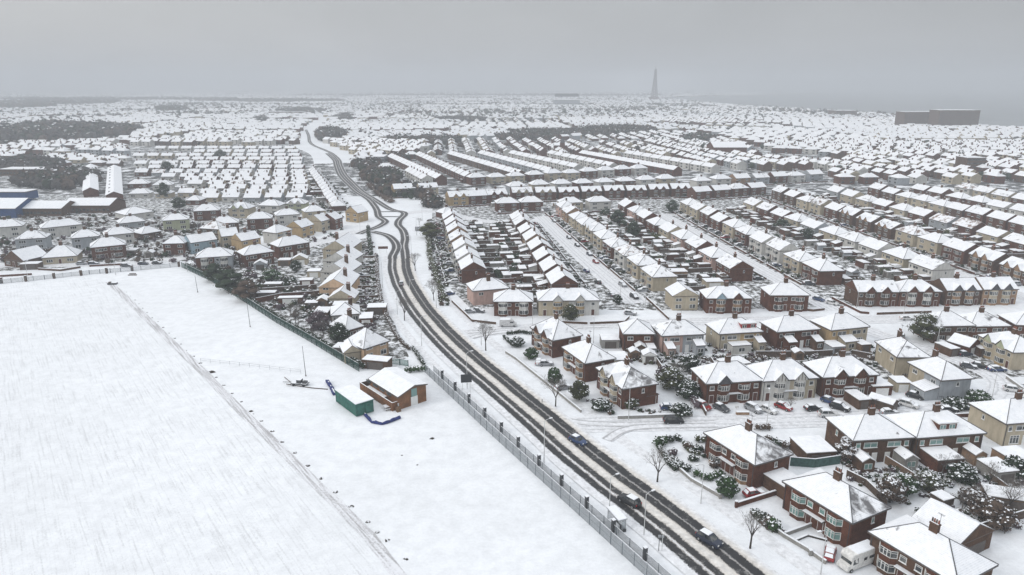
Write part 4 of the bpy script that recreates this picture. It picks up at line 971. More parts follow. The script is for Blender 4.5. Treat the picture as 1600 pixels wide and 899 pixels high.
FEN = []; OUT = []; CARS = []; SHR = []; WAL = []
sheds = [(2.9, 5.4, 2.3, 'flat', 'brick_red', 'flat roofed brick garage'), (3., 5.6, 2.3, 'flat', 'concrete', 'flat roofed concrete garage'), (2.2, 3., 2., 'gab', 'timber_brown', 'gabled timber shed'), (2.8, 5., 2.3, 'flat', 'brick_brown', 'flat roofed brown garage'), (3.4, 4., 2.2, 'gab', 'render_grey', 'gabled grey summerhouse'), (2.6, 3.4, 2.1, 'flat', 'timber_dark', 'dark timber shed')]
carcols = ['car_black', 'car_white', 'car_silver', 'car_red', 'car_blue', 'car_grey']
for h in REQ:
    c = h['clutter']
    if not c or h['dist'] > 640: continue
    W, D, E = h['W'], h['D'], h['E']; f = -1 if h['sp'].get('vis', 'front') == 'front' else 1   # front side sign
    b = -f; where = f"{c['k']} pair from the {c['end']}, {c['desc']}"; g = c['gap']; far = h['dist'] > 420
    rear = lambda d: b*(D/2+d)
    if E > 4:
        for x in (0, W/2+g/2):
            p = [loc2w(h, x, rear(.3)), loc2w(h, x, rear(10.5))]
            FEN.append((h['dist'], p, 1.7, 'timber_dark' if rnd.random() < .6 else 'brick_red', 'behind', x, c))
        for s_ in (-1, 1):
            if rnd.random() < .85:
                s = sheds[rnd.randrange(len(sheds))]; OUT.append((h['dist'], loc2w(h, s_*W*rnd.uniform(.22, .4), rear(rnd.uniform(5, 10.5))), h['ang']+(0 if rnd.random() < .6 else math.pi/2), s, c, s_))
            if rnd.random() < .45:
                s = sheds[rnd.choice((0, 3, 0, 1))]; OUT.append((h['dist'], loc2w(h, s_*(W/2-2), rear(2.2)), h['ang']+math.pi/2, s, c, s_+5))
        p = [loc2w(h, -W/2-g/2, f*(D/2+6.2)), loc2w(h, W/2-1., f*(D/2+6.2))]
        WAL.append((h['dist'], p, 'brick_red' if rnd.random() < .4 else 'brick_brown', c))
        for s_ in (-1, 1):
            if rnd.random() < .4 and not far: CARS.append((h['dist'], loc2w(h, s_*W*.42, f*(D/2+3.2)), h['ang']+math.pi/2*rnd.choice((1, -1)), rnd.choice(carcols), rnd.choice(('hatch', 'suv', 'hatch', 'estate')), c, s_))
        for _ in range(11): SHR.append((loc2w(h, rnd.uniform(-W/2, W/2), rear(rnd.uniform(2, 11))), rnd.uniform(.5, 1.5) if rnd.random() < .85 else rnd.uniform(1.6, 2.6), far))
        for _ in range(6): SHR.append((loc2w(h, rnd.uniform(-W/2, W/2), f*(D/2+rnd.uniform(1.5, 5.9))), rnd.uniform(.4, 1.15), far))
    else:
        for _ in range(5): SHR.append((loc2w(h, rnd.uniform(-W/2-1.5, W/2+1.5), rear(rnd.uniform(1.5, 6))), rnd.uniform(.5, 1.4), far))
        for _ in range(2): SHR.append((loc2w(h, rnd.uniform(-W/2, W/2), f*(D/2+rnd.uniform(1.5, 4))), rnd.uniform(.4, .9), far))
        if rnd.random() < .5:
            s = sheds[rnd.randrange(len(sheds))]; OUT.append((h['dist'], loc2w(h, W/2+1., rear(3)), h['ang'], s, c, 1))
def sh(lst): lst.sort(key=lambda a: a[0]); return lst
def clip16(s):
    w = s.split(); return ' '.join(w[:16])
for i, (d, p, hh, m, _, x, c) in enumerate(sh(FEN)):
    if i < 120:
        wallrun('garden_fence', p, hh, .1, m, clip16(f"{'timber fence' if m != 'brick_red' else 'brick wall'} {'between gardens' if x == 0 else 'edging gardens'}, {c['k']} pair from {c['end']}, {c['desc']}"), 'fence', 'fences and walls dividing back gardens')
FENREST = FEN[120:]
seen = {}
for i, (d, p, a, s, c, k) in enumerate(sh(OUT)):
    if i < 150:
        lab = clip16(f"{s[5]} behind {c['k']} from {c['end']}, {c['desc']}")
        o = thing('garage' if 'garage' in s[5] else 'garden_shed', shed_tree(*s[:5]), lab, 'garage' if 'garage' in s[5] else 'shed', 'sheds and garages in the back gardens', (p[0], p[1], 0), a)
OUTREST = OUT[150:]
for i, (d, p, m, c) in enumerate(sh(WAL)):
    if i < 110: wallrun('garden_wall', p, .8, .25, m, clip16(f"low {'red' if m == 'brick_red' else 'brown'} garden wall before {c['k']} from {c['end']}, {c['desc']}"), 'wall', 'front garden walls')
WALREST = WAL[110:]
kn = dict(hatch='hatchback', suv='tall car', estate='estate car')
cn = dict(car_black='black', car_white='white', car_silver='silver', car_red='red', car_blue='blue', car_grey='grey')
for i, (d, p, a, col, kd, c, s_) in enumerate(sh(CARS)):
    if i < 90: car(0, 0, math.degrees(a), col, kd, clip16(f"snowy {cn[col]} {kn[kd]} before {c['k']} from {c['end']}, {c['desc']}"), group='cars parked on front drives', xy=p)

# shrubs massed in the middle-distance gardens: uncountable
mb = MB()
for (p, s, far) in SHR:
    leafclump(mb, p[0], p[1], s*.7, s, s, s*.85, 10 if far else 34, rnd.choice(('leaf_dark', 'leaf_brown', 'leaf_olive', 'leaf_dark')), .42 if far else .3, .2)
tag(lnk('garden_shrubs', mb.mesh('garden_shrubs')), 'dark snow-flecked shrubs crowding the gardens between the rows', 'shrubs', kind='stuff')
mb = MB()
def addline(mb, p, h_, t, m):
    q = line_mesh(p, h_, t, m); a = len(mb.v); mb.v += q.v
    ms = [mb.mat(x) for x in q.mats]
    for f, mi in zip(q.f, q.mi): mb.f.append(tuple(a+i for i in f)); mb.mi.append(ms[mi])
for (d, p, hh, m, _, x, c) in FENREST: addline(mb, p, hh, .1, m)
for (d, p, m, c) in WALREST: addline(mb, p, .8, .25, m)
tag(lnk('distant_garden_fences', mb.mesh('f')), 'snow-capped garden fences and walls in the farther rows', 'fences', kind='stuff')
mb = MB()
for (d, p, a, s, c, k) in OUTREST:
    w, dd, hg = s[0]/2, s[1]/2, s[2]; ca, sa = math.cos(a), math.sin(a)
    def q(x, y): return (p[0]+x*ca-y*sa, p[1]+x*sa+y*ca)
    mb.prism([q(-w, -dd), q(w, -dd), q(w, dd), q(-w, dd)], 0, hg, s[4]); mb.prism([q(-w-.1, -dd-.1), q(w+.1, -dd-.1), q(w+.1, dd+.1), q(-w-.1, dd+.1)], hg+.002, hg+.25, 'flat_snow')
tag(lnk('distant_sheds', mb.mesh('s')), 'snow-roofed sheds and garages in the farther back gardens', 'sheds', kind='stuff')

# ------------------------------------------------------------------ far town: thousands of houses, one mesh
WOODS = [  # px ellipses (cx, cy, rx px, depth m, height, colour) -> world blobs
]
sea = pxs((1025, 152.5), (1160, 167), (1420, 181), (1530, 200), (1640, 206))
def in_sea(x, y):
    for (ax, ay), (bx_, by) in zip(sea[:-1], sea[1:]):
        if by <= y <= ay: 
            t = (y-ay)/(by-ay); return x > ax+(bx_-ax)*t-25
    return y > sea[0][1] and x > sea[0][0]+(y-sea[0][1])*.9 or (y < sea[-1][1] and x > sea[-1][0]-20)
fieldsW = [pxs((1175, 236), (1335, 250), (1330, 256), (1190, 253)), pxs((690, 222), (990, 226), (1000, 221), (700, 218)), pxs((1000, 197), (1200, 204), (1200, 201), (1000, 194)), pxs((880, 222), (915, 230), (930, 226), (900, 220))]
def inpoly(x, y, poly):
    r = False; j = len(poly)-1
    for i in range(len(poly)):
        xi, yi = poly[i]; xj, yj = poly[j]
        if (yi > y) != (yj > y) and x < (xj-xi)*(y-yi)/(yj-yi)+xi: r = not r
        j = i
    return r
mainr = pxs((590, 331), (566, 300), (539, 273), (530, 255), (518, 240), (491, 228), (484, 215), (486, 200), (505, 188), (498, 180), (488, 172))
strip('verge', mainr[3:], 46, 'snow_ground', .014)
def near_road(x, y, w=17):
    for (ax, ay), (bx_, by) in zip(mainr[:-1], mainr[1:]):
        d2 = (bx_-ax)**2+(by-ay)**2; t = max(0, min(1, ((x-ax)*(bx_-ax)+(y-ay)*(by-ay))/d2))
        if math.hypot(x-ax-t*(bx_-ax), y-ay-t*(by-ay)) < w: return True
    return False
woodpx = [((60, 213), 150, 14), ((150, 206), 75, 8), ((20, 167), 70, 5), ((90, 162), 100, 4), ((-10, 228), 40, 8), ((268, 173), 24, 3.5), ((510, 213), 34, 9), ((40, 262), 60, 10), ((90, 285), 70, 14),
          ((660, 222), 60, 4), ((880, 211), 90, 5), ((965, 206), 60, 5), ((1090, 219), 30, 4), ((830, 217), 60, 3.5), ((470, 176), 40, 4), ((540, 185), 16, 5), ((410, 188), 10, 4), ((620, 250), 20, 5), ((600, 280), 28, 9), ((572, 262), 22, 7), ((615, 300), 30, 10), ((585, 278), 25, 9), ((720, 188), 40, 2.5), ((760, 150), 300, 1.2), ((180, 157), 190, 1.6), ((650, 304), 26, 9), ((676, 322), 12, 4), ((420, 160), 120, 1.4)]
def inwood(x, y, s=1.):
    q = Q(x, y)
    for (cx, cy), rx, ry in woodpx:
        if ((q[0]-cx)/(rx*s))**2+((q[1]-cy)/(ry*s))**2 < 1: return True
    return False
explicit = [pxs((-40, 420), (-40, 322), (200, 316), (205, 240), (500, 228), (560, 300), (600, 330), (640, 330), (640, 420)), ]
def taken(x, y):
    q = Q(x, y)
    if q[1] > 318: return True
    if q[0] < 200: return q[1] > 262
    if q[0] < 500: return q[1] > 229
    if q[0] < 560: return q[1] > 262
    if q[0] < 725: return q[1] > 285
    if q[0] < 1085: return q[1] > 262-(q[0]-1015)*0 if q[0] > 725 else False
    if q[0] < 1300: return q[1] > 268
    return q[1] > 288
HV, HF, HM = [], [], []
fmats = ['roof_snow', 'render_cream', 'render_white', 'brick_red', 'brick_brown', 'render_grey', 'glass_dark', 'fascia']
def farhouse(x, y, a, W, D, E, rise, gable, wall, detail):
    c, s = math.cos(a), math.sin(a); n0 = len(HV)
    def q(u, v, z): HV.append((x+u*c-v*s, y+u*s+v*c, z))
    for z in (0, E):
        for u, v in ((-W/2, -D/2), (W/2, -D/2), (W/2, D/2), (-W/2, D/2)): q(u, v, z)
    o = .4
    for u, v in ((-W/2-o, -D/2-o), (W/2+o, -D/2-o), (W/2+o, D/2+o), (-W/2-o, D/2+o)): q(u, v, E)
    k = W/2+o if gable else max(.5, W/2-D/2)
    q(-k, 0, E+rise); q(k, 0, E+rise)
    for i in range(4): j = (i+1) % 4; HF.append((n0+i, n0+j, n0+4+j, n0+4+i)); HM.append(wall)
    r = n0+8
    HF.append((r, r+1, r+5, r+4)); HM.append(0); HF.append((r+2, r+3, r+4, r+5)); HM.append(0)
    HF.append((r+1, r+2, r+5)); HM.append(wall if gable else 0); HF.append((r+3, r, r+4)); HM.append(wall if gable else 0)
    if detail:
        for sgn in (-1, 1):
            for u in (-W*.28, W*.28):
                for z in (1., 3.4) if E > 4 else (.9,):
                    n = len(HV)
                    for uu, zz in ((u-W*.1, z), (u+W*.1, z), (u+W*.1, z+1.3), (u-W*.1, z+1.3)): q(uu, sgn*(D/2+.04), zz)
                    HF.append((n, n+1, n+2, n+3)); HM.append(6)
        for u in ((0,) if rnd.random() < .6 else (-W*.4, W*.4)):
            n = len(HV)
            for z in (E+rise-.8, E+rise+1.2):
                for uu, v in ((u-.5, -.35), (u+.5, -.35), (u+.5, .35), (u-.5, .35)): q(uu, v, z)
            for i in range(4): j = (i+1) % 4; HF.append((n+i, n+j, n+4+j, n+4+i)); HM.append(3)
            HF.append((n+4, n+5, n+6, n+7)); HM.append(3)
for h in REST: farhouse(h['x'], h['y'], h['ang'], h['W'], h['D'], h['E'], h['sp'].get('rise', 2.9), h['sp'].get('roof') != 'hip', fmats.index(h['sp']['wallL']) if h['sp']['wallL'] in fmats else 1, True)
FARTREES = []
r2 = random.Random(5)
# explicit long terraces fanning out beyond the junction
used = []
for a, b, w in (((612, 241), (690, 275), 3), ((655, 238), (735, 272), 3), ((705, 237), (815, 268), 4), ((752, 236), (862, 264), 5), ((800, 236), (905, 258), 2), ((860, 236), (960, 256), 2), ((640, 262), (668, 276), 2), ((910, 236), (1060, 262), 3), ((980, 236), (1120, 258), 2)):
    A, B = P(*a, 7), P(*b, 7); d = math.dist(A, B); n = int(d/14.5)
    for i in range(n):
        t = (i+.5)/n; farhouse(A[0]+(B[0]-A[0])*t, A[1]+(B[1]-A[1])*t, math.atan2(B[1]-A[1], B[0]-A[0]), 13.8, 8.5, 5.2, 2.8, True, w, True)
    used.append((A, B))
def near_used(x, y, w=19):
    for (ax, ay), (bx_, by) in used:
        d2 = (bx_-ax)**2+(by-ay)**2; t = ((x-ax)*(bx_-ax)+(y-ay)*(by-ay))/d2
        if -.03 < t < 1.03 and abs((x-ax)*(by-ay)-(y-ay)*(bx_-ax))/math.sqrt(d2) < w: return True
    return False
cells = []
y = 380.
rowi = 0
dirs = [0., .12, -.15, .5, -.45, -1.45, -1.3, 1.2, .9, -.8, 0.05, -.05]
cell = 190.
nh = 0
for ci in range(-34, 24):
    for cj in range(1, 52):
        cx0, cy0 = ci*cell*1., 260+cj*cell
        if cy0 > 9500 or abs(cx0) > cy0*.80+250: continue
        far = cy0 > 2600
        q = Q(cx0, cy0)
        rr = random.Random(ci*977+cj*131)
        ang = rr.choice(dirs)+rr.uniform(-.06, .06)
        if q[0] < 520 and cy0 < 1700: ang = rr.choice((0, .1, -.08, -.3))
        if q[0] > 1000 and cy0 < 1500: ang = rr.choice((-1.45, -1.5, -.5, -.35, -1.4, .05))
        W = 13 if cy0 < 1500 else (rr.choice((13, 26, 20)) if not far else rr.choice((40, 30, 26))); pit = rr.choice((27, 31, 34)) if not far else 40; E_ = rr.choice((5.2, 5.2, 3.)); gab = rr.random() < .6
        ca, sa = math.cos(ang), math.sin(ang)
        R_ = cell*.72
        v = -R_
        while v < R_:
            u = -R_
            wcol = rr.choice((1, 2, 3, 4, 5, 3, 1))
            while u < R_:
                gp = rr.uniform(2.5, 5) if rr.random() < .93 else 20
                x = cx0+u*ca-v*sa; yy = cy0+u*sa+v*ca+rr.uniform(-1.2, 1.2)
                if abs(x-cx0) < cell/2-4 and abs(yy-cy0) < cell/2-4 and yy > 380 and not taken(x, yy) and not in_sea(x, yy) and not inwood(x, yy) and not near_road(x, yy) and not near_used(x, yy) and not any(inpoly(x, yy, f) for f in fieldsW) and Q(x, yy)[0] > -60 and Q(x, yy)[0] < 1660:
                    farhouse(x, yy, ang+(rr.uniform(-.05, .05) if rr.random() < .3 else 0), W*rr.uniform(.85, 1.05), 8.5*rr.uniform(.85, 1.1), E_*rr.uniform(.9, 1.1), 2.7*rr.uniform(.85, 1.15), gab if rr.random() < .75 else not gab, wcol if rr.random() < .7 else rr.choice((1, 2, 3, 4)), yy < 900); nh += 1
                    if rr.random() < (.7 if yy < 1500 else .8): FARTREES.append((x+rr.uniform(-8, 8), yy+10, rr.uniform(1.5, 4.5) if yy < 1500 else rr.uniform(3, 6.5)))
                u += W+gp
            v += (16.5 if int((v+R_)/10) % 2 else pit-8)+rr.uniform(-1, 1)
me = bpy.data.meshes.new('distant_houses'); me.from_pydata(HV, [], HF)
for m in fmats: me.materials.append(M[m])
me.polygons.foreach_set('material_index', HM); me.update()
tag(lnk('distant_houses', me), 'thousands of snow-roofed houses filling the far town to the horizon', 'houses', kind='stuff')
print('far houses', nh)
# trees scattered through the far town and woods that read as masses
def blob_np(pts, name, label, leafs, sz, n=14, cat='trees'):
    mb = MB()
    for (x, y, s) in pts: leafclump(mb, x, y, s*.8, s, s, s, n, rnd.choice(leafs), s*.34*sz, .07, lump=.4)
    tag(lnk(name, mb.mesh(name)), label, cat, kind='stuff')
blob_np([t for t in FARTREES if not in_sea(t[0], t[1])], 'distant_trees', 'small dark trees scattered among the far houses', ['leaf_dark', 'leaf_brown', 'far_wood'], 1.)
wl = ['dark wood behind the estate at the left edge', 'darker end of the wood behind the estate', 'far dark wood on the left horizon', 'thin far woodland along the left horizon', 'small wood at the left edge above the school', 'small square copse in the far left town', 'brown wood where the main road disappears', 'trees behind the school at the left edge', 'trees and scrub behind the blue building',
      'low dark belt of trees right of the main road', 'long grey wood across the middle distance', 'bushy wood right of the long grey one', 'short dark hedge line of trees on the right', 'dark green belt left of the grey wood', 'thin trees far up the main road', 'round copse by the far main road', 'tiny copse left of the far main road', 'scrub below the brown wood', 'dark trees on the bend of the main road', 'bushes right of the main road bend', 'scrub bank right of the road nearest the junction', 'scrub bank right of the main road, upper part', 'thin grey tree line in the far town', 'faint grey woodland on the far horizon', 'thin grey woodland low on the left horizon', 'trees above the right side of the junction', 'small clump of trees just right of the junction', 'thin grey woodland left of the distant road']
for ((cx, cy), rx, ry), lb in zip(woodpx, wl):
    pts = []; r3 = random.Random(int(cx*7+cy)); A = 0
    # sample evenly in the world inside the pixel ellipse
    corners = [P(cx+dx*rx, cy+dy*ry) for dx, dy in ((-1, 0), (1, 0), (0, -1), (0, 1))]
    xs = [c[0] for c in corners]; ys = [c[1] for c in corners]; x0, x1, y0, y1 = min(xs), max(xs), min(ys), max(ys)
    area = (x1-x0)*(y1-y0); n = int(min(420, max(40, area/60))); s0 = max(3.5, math.sqrt(area/n)*.62)
    for _ in range(n*2):
        x, yy = r3.uniform(x0, x1), r3.uniform(y0, y1)
        q = Q(x, yy)
        if ((q[0]-cx)/rx)**2+((q[1]-cy)/ry)**2 < 1 and not near_road(x, yy, 9): pts.append((x, yy, min(9, s0)*r3.uniform(.6, 1.1)))
    if pts: blob_np(pts, 'wood', lb, ['far_wood', 'leaf_brown', 'far_wood', 'leaf_dark'], .8, 16, 'wood')
# ------------------------------------------------------------------ clubhouse, container and things on the playing field
def frame2(p0, p1):      # local frame: origin p0, x along p0->p1
    return p0, math.atan2(p1[1]-p0[1], p1[0]-p0[0]), math.dist(p0, p1)
G0_ = P(623, 641); _b = P(578, 589.5, 3.4); _f = P(622.6, 617, 3.4); _v = Vector((_b[0]-_f[0], _b[1]-_f[1])); ga = math.atan2(_v.y, _v.x)-math.pi/2; gw = 7.6
gl = _v.length; print('hall', gl, math.degrees(ga)); h1, hr, h2, rx = 3.3, 4.9, 4.3, gw*.58
wm = MB(); e = [(0, 0), (gw, 0), (gw, h2), (rx, hr), (0, h1)]
wm.extr(e, 0, gl, 'brick_orange')
rf = MB(); o = .25
for dz, m_, oo in ((.02, 'fascia', .3), (.16, 'flat_snow', .22)):
    rf.poly([(-oo, -oo, h1+dz-.08), (rx, -oo, hr+dz), (rx, gl+oo, hr+dz), (-oo, gl+oo, h1+dz-.08)], m_); rf.poly([(rx, -oo, hr+dz), (gw+oo, -oo, h2+dz-.05), (gw+oo, gl+oo, h2+dz-.05), (rx, gl+oo, hr+dz)], m_)
for y in (-.3, gl+.3): rf.poly([(-.3, y, h1-.25), (rx, y, hr-.15), (rx, y, hr+.18), (-.3, y, h1+.1)], 'fascia'); rf.poly([(rx, y, hr-.15), (gw+.3, y, h2-.2), (gw+.3, y, h2+.12), (rx, y, hr+.18)], 'fascia')
rf.poly([(-.3, -.3, h1-.25), (-.3, gl+.3, h1-.25), (-.3, gl+.3, h1+.1), (-.3, -.3, h1+.1)], 'fascia')
dm = MB(); dm.box(gw*.44, gw*.68, -.08, -.01, 0, 2.2, 'white_paint')
pm = MB(); pm.box(gw*.46, gw*.66, -.1, -.01, 2.25, 4.2, 'glass_green')
an = MB()
an.box(-1.5, -.02, .3, .55, 0, 2.1, 'brick_orange', 'flat_snow'); an.box(-1.5, -1.25, .552, gl+2, 0, 2.1, 'brick_orange', 'flat_snow'); an.box(-1.5, 1.5, gl+2.002, gl+2.25, 0, 2.1, 'brick_brown', 'flat_snow')
an.box(-1.2, -.05, 5, gl-.1, 1.5, 1.7, 'fascia', 'flat_snow'); an.box(-1.2, -.05, 4.8, 5, 0, 1.49, 'timber_dark')
for i in range(4): an.box(-.06, -.02, 3+i*3.2, 5.2+i*3.2, 2.2, 2.9, 'glass_dark')
bn = MB(); bn.box(-.9, .05, -1., -.2, 0, 1.1, 'timber_brown'); bn.box(-.25, .05, -.18, -.05, 1.1, 1.8, 'metal_pale')
thing('clubhouse', [('wall', wm.mesh('w'), []), ('roof', rf.mesh('r'), []), ('door', dm.mesh('d'), []), ('window', pm.mesh('w'), []), ('annexe', an.mesh('a'), [])],
      'brown brick clubhouse with snow-covered lopsided gable roof beside the playing field', 'building', None, (G0_[0], G0_[1], 0), ga)
def w_of(o, a, x, y): return (o[0]+x*math.cos(a)-y*math.sin(a), o[1]+x*math.sin(a)+y*math.cos(a))
single('storage_bin', bn.mesh('b'), 'small brown storage bin against the clubhouse front corner', 'bin', None, (G0_[0], G0_[1], 0), ga)
c0, ca_, cw = frame2(P(557, 652), P(587, 649.5)); back = P(525, 628); cl = math.dist(c0, back)
# shear the container along its true long side
vx = (back[0]-c0[0], back[1]-c0[1]); ux = (math.cos(ca_)*cw, math.sin(ca_)*cw)
def cp(s, t): return (ux[0]*s+vx[0]*t, ux[1]*s+vx[1]*t)
pv = Vector((-vx[1], vx[0])).normalized()*-4.4
if pv.dot(Vector(ux)) < 0: pv = -pv
def cp(s, t): return (pv.x*s+vx[0]*t, pv.y*s+vx[1]*t)
bd = MB(); bd.prism([cp(0, 0), cp(1, 0), cp(1, 1), cp(0, 1)], .1, 3.0, 'green_steel')
for i in range(13): t = (i+.5)/13; a_ = cp(-.012, t-.012); b_ = cp(-.012, t+.012); bd.prism([a_, b_, cp(0, t+.012), cp(0, t-.012)], .2, 2.65, 'green_steel')
rfm = MB(); rfm.prism([cp(-.04, -.02), cp(1.04, -.02), cp(1.04, 1.02), cp(-.04, 1.02)], 3.003, 3.1, 'green_steel'); rfm.prism([cp(-.02, -.01), cp(1.02, -.01), cp(1.02, 1.01), cp(-.02, 1.01)], 3.103, 3.25, 'flat_snow')
dd = MB(); dd.prism([cp(.06, -.012), cp(.49, -.012), cp(.49, -.002), cp(.06, -.002)], .2, 2.6, 'green_steel'); d2 = MB(); d2.prism([cp(.51, -.012), cp(.94, -.012), cp(.94, -.002), cp(.51, -.002)], .2, 2.6, 'green_steel')
thing('storage_container', [('body', bd.mesh('b'), []), ('roof', rfm.mesh('r'), []), ('door', dd.mesh('d'), []), ('door', d2.mesh('d'), [])], 'long dark green storage container with a flat snowy roof beside the clubhouse', 'container', None, (c0[0], c0[1], 0))
def roll(pts, r, m, name, label, cat, cap=.35):
    rr_, loc = rel(pts); mb = MB(); a = random.Random(3)
    sub = []
    for (p, q) in zip(rr_[:-1], rr_[1:]):
        n = max(1, int(math.dist(p, q)/.7)); sub += [(p[0]+(q[0]-p[0])*i/n, p[1]+(q[1]-p[1])*i/n) for i in range(n)]
    sub.append(rr_[-1]); rad = [r*a.uniform(.75, 1.2) for _ in sub]
    for i in range(len(sub)-1):
        mb.tube((*sub[i], rad[i]*.8), (*sub[i+1], rad[i+1]*.8), rad[i], rad[i+1], m, 8)
        if a.random() < cap: mb.tube((sub[i][0], sub[i][1], rad[i]*1.55), (*sub[i+1], rad[i+1]*1.55), rad[i]*.35, rad[i+1]*.35, 'snow_clump', 5)
    return single(name, mb.mesh(name), label, cat, None, loc)
roll(pxs((570, 649), (581, 661), (597, 664), (610, 660), (625, 654)), .38, 'blue_tarp', 'rolled_tarpaulin', 'dark blue rolled tarpaulin curving from container to clubhouse', 'tarpaulin')
roll(pxs((511, 597), (517, 606), (523, 618)), .5, 'blue_tarp', 'tarpaulin_heap', 'blue tarpaulin heap at the far end of the green container', 'tarpaulin', .6)
mb = MB(); mb.box(-.9, .9, -.8, .8, .72, .78, 'timber_brown', 'snow_clump')
for s_ in (-1, 1): mb.box(-.9, .9, s_*1.1-.15, s_*1.1+.15, .42, .47, 'timber_brown', 'snow_clump'); mb.tube((-.6, s_*1.1, 0), (-.3, s_*.3, .72), .05, .05, 'timber_dark'); mb.tube((.6, s_*1.1, 0), (.3, s_*.3, .72), .05, .05, 'timber_dark')
p = P(606, 639); single('picnic_table', mb.mesh('t'), 'snowy wooden picnic table between container and clubhouse', 'table', None, (p[0], p[1], 0), .4)
# field machinery, rail, mounds, tall posts
p = P(469, 602); mb = MB()
mb.box(-2.1, 2.1, -.9, .9, .5, .75, 'metal_dark', 'snow_clump'); mb.box(-.6, .5, -.7, .7, .752, 1.6, 'metal_dark', 'snow_clump'); mb.box(.9, 1.9, -.6, .5, .752, 1.2, 'metal_dark'); mb.tube((-2.1, 0, .6), (-4.8, .2, .35), .09, .07, 'metal_dark'); mb.box(-3.2, -1.9, -1.0, -.75, .3, .55, 'timber_dark', 'snow_clump')
wh_ = []
for sx in (-1.3, 1.4):
    for s_ in (-1, 1): q_ = MB(); q_.tube((sx, s_*.85, .35), (sx, s_*1.05, .35), .35, .35, 'rubber', 10); wh_.append(('wheel', q_.mesh('wheel'), []))
thing('grounds_trailer', [('body', mb.mesh('b'), [])]+wh_, 'dark snow-dusted grounds trailer on the field at the foot of a tall post', 'trailer', None, (p[0], p[1], 0), math.radians(-12))
mb = MB(); r_, lc = rel(pxs((445, 590), (461, 603), (488, 607), (512, 609)))
for a_, b_ in zip(r_[:-1], r_[1:]): mb.tube((*a_, .12), (*b_, .12), .14, .14, 'timber_dark', 5); mb.tube((*a_, .27), (*b_, .27), .08, .08, 'snow_clump', 4)
single('timber_beam', mb.mesh('t'), 'dark timber edging lying in the snow by the grounds trailer', 'beam', None, lc)
for (bx0, by0, ty0, lb) in ((309, 457, 434, 'thin post on the field nearest its far corner'), (391, 511, 472, 'middle tall thin post on the field by the green fence'), (478, 588, 543, 'tall leaning post rising from beside the grounds trailer')):
    b_ = P(bx0, by0); d = math.hypot(*b_)
    hgt = (by0-ty0)/(1100/math.hypot(d, HC))*1.06
    mb = MB(); mb.tube((0, 0, 0), (-.25, 0, hgt), .09, .055, 'metal_dark', 6); mb.tube((0, 0, 0), (0, 0, .35), .16, .16, 'timber_dark', 6)
    single('field_post', mb.mesh('p'), lb, 'post', 'tall posts on the field', (b_[0], b_[1], 0))
mounds = [(197, 457, .4), (204, 463, .35), (211, 469, .45), (217, 475, .35), (223, 482, .4), (230, 489, .45), (238, 497, .4), (247, 503, .4), (255, 512, .5), (264, 521, .4), (273, 529, .5), (283, 538, .45), (292, 548, .35), (303, 557, .5), (313, 568, .7), (331, 582, 1.2), (338, 590, .5), (350, 602, .6), (363, 615, .5), (377, 628, .5), (392, 643, .7), (396, 647, .4), (408, 658, .55), (425, 674, .7), (441, 691, .6), (461, 708, .65), (481, 728, .65), (502, 748, .65), (525, 769, .7), (549, 792, .7), (575, 816, .6), (590, 832, .6), (605, 845, .7), (634, 874, .6)]
pos_w = {14: 'just before the rail fence', 15: 'largest, dark, by the rail fence end'}
for i, (mx, my, s) in enumerate(mounds):
    r = random.Random(i); mb = MB(); n = 9; a = 0
    for ring, (rr_, zz) in enumerate(((1., 0), (.75, .28), (.35, .5))):
        mb.v += [(math.cos(2*math.pi*k/n)*rr_*r.uniform(.75, 1.25)*1.2, math.sin(2*math.pi*k/n)*rr_*r.uniform(.75, 1.25), zz*r.uniform(.7, 1.2)-.02) for k in range(n)]
    for ring in range(2):
        for k in range(n): k2 = (k+1) % n; mb.f.append((ring*n+k, ring*n+k2, (ring+1)*n+k2, (ring+1)*n+k)); mb.mi.append(mb.mat('soil' if r.random() < .72 else 'snow_clump'))
    mb.f.append(tuple(2*n+k for k in range(n))); mb.mi.append(mb.mat('soil' if r.random() < .4 else 'snow_clump'))
    p = P(mx, my); kk = len(mounds)-i
    lb = f'soil mound, {ORD[kk-1]} from the near end of the line beside the track' if i not in pos_w else f'soil mound {pos_w[i]} on the track line'
    single('soil_mound', mb.mesh('m'), lb, 'soil mound', 'soil mounds along the field track', (p[0], p[1], .01), 0, s*.62)
p = P(176, 444.5); mb = MB(); mb.box(-1.6, 1.6, -.7, .7, 0, .7, 'metal_dark', 'snow_clump'); mb.box(-1.2, -.4, -.72, .2, .702, 1., 'timber_dark'); single('storage_box', mb.mesh('b'), 'dark low box at the far end of the field track', 'box', None, (p[0], p[1], 0), .05)
p = P(207, 430.5); mb = MB(); mb.box(-1.6, 1.6, -.25, .25, 0, .4, 'timber_dark', 'snow_clump'); mb.box(-1.3, 1.3, .3, .45, 0, .75, 'timber_dark'); single('bench', mb.mesh('b'), 'low dark bench in the snow near the railings', 'bench', None, (p[0], p[1], 0), .05)
for (mx, my, s, lb) in ((675, 686, .7, 'dark clod in the open snow right of the container'), (628, 712, .3, 'tiny clod in the snow, middle of the open pitch'), (652, 727, .3, 'tiny clod in the snow nearer the railings')):
    p = P(mx, my); mb = MB(); mb.poly([(-.9, -.2, 0), (.3, -.5, 0), (.8, 0, .35), (0, .2, .45)], 'soil'); mb.poly([(-.9, -.2, 0), (0, .2, .45), (.8, 0, .35), (.4, .5, 0), (-.5, .5, 0)], 'soil'); single('soil_clod', mb.mesh('c'), lb, 'clod', 'clods on the pitch', (p[0], p[1], .01), 0, s)
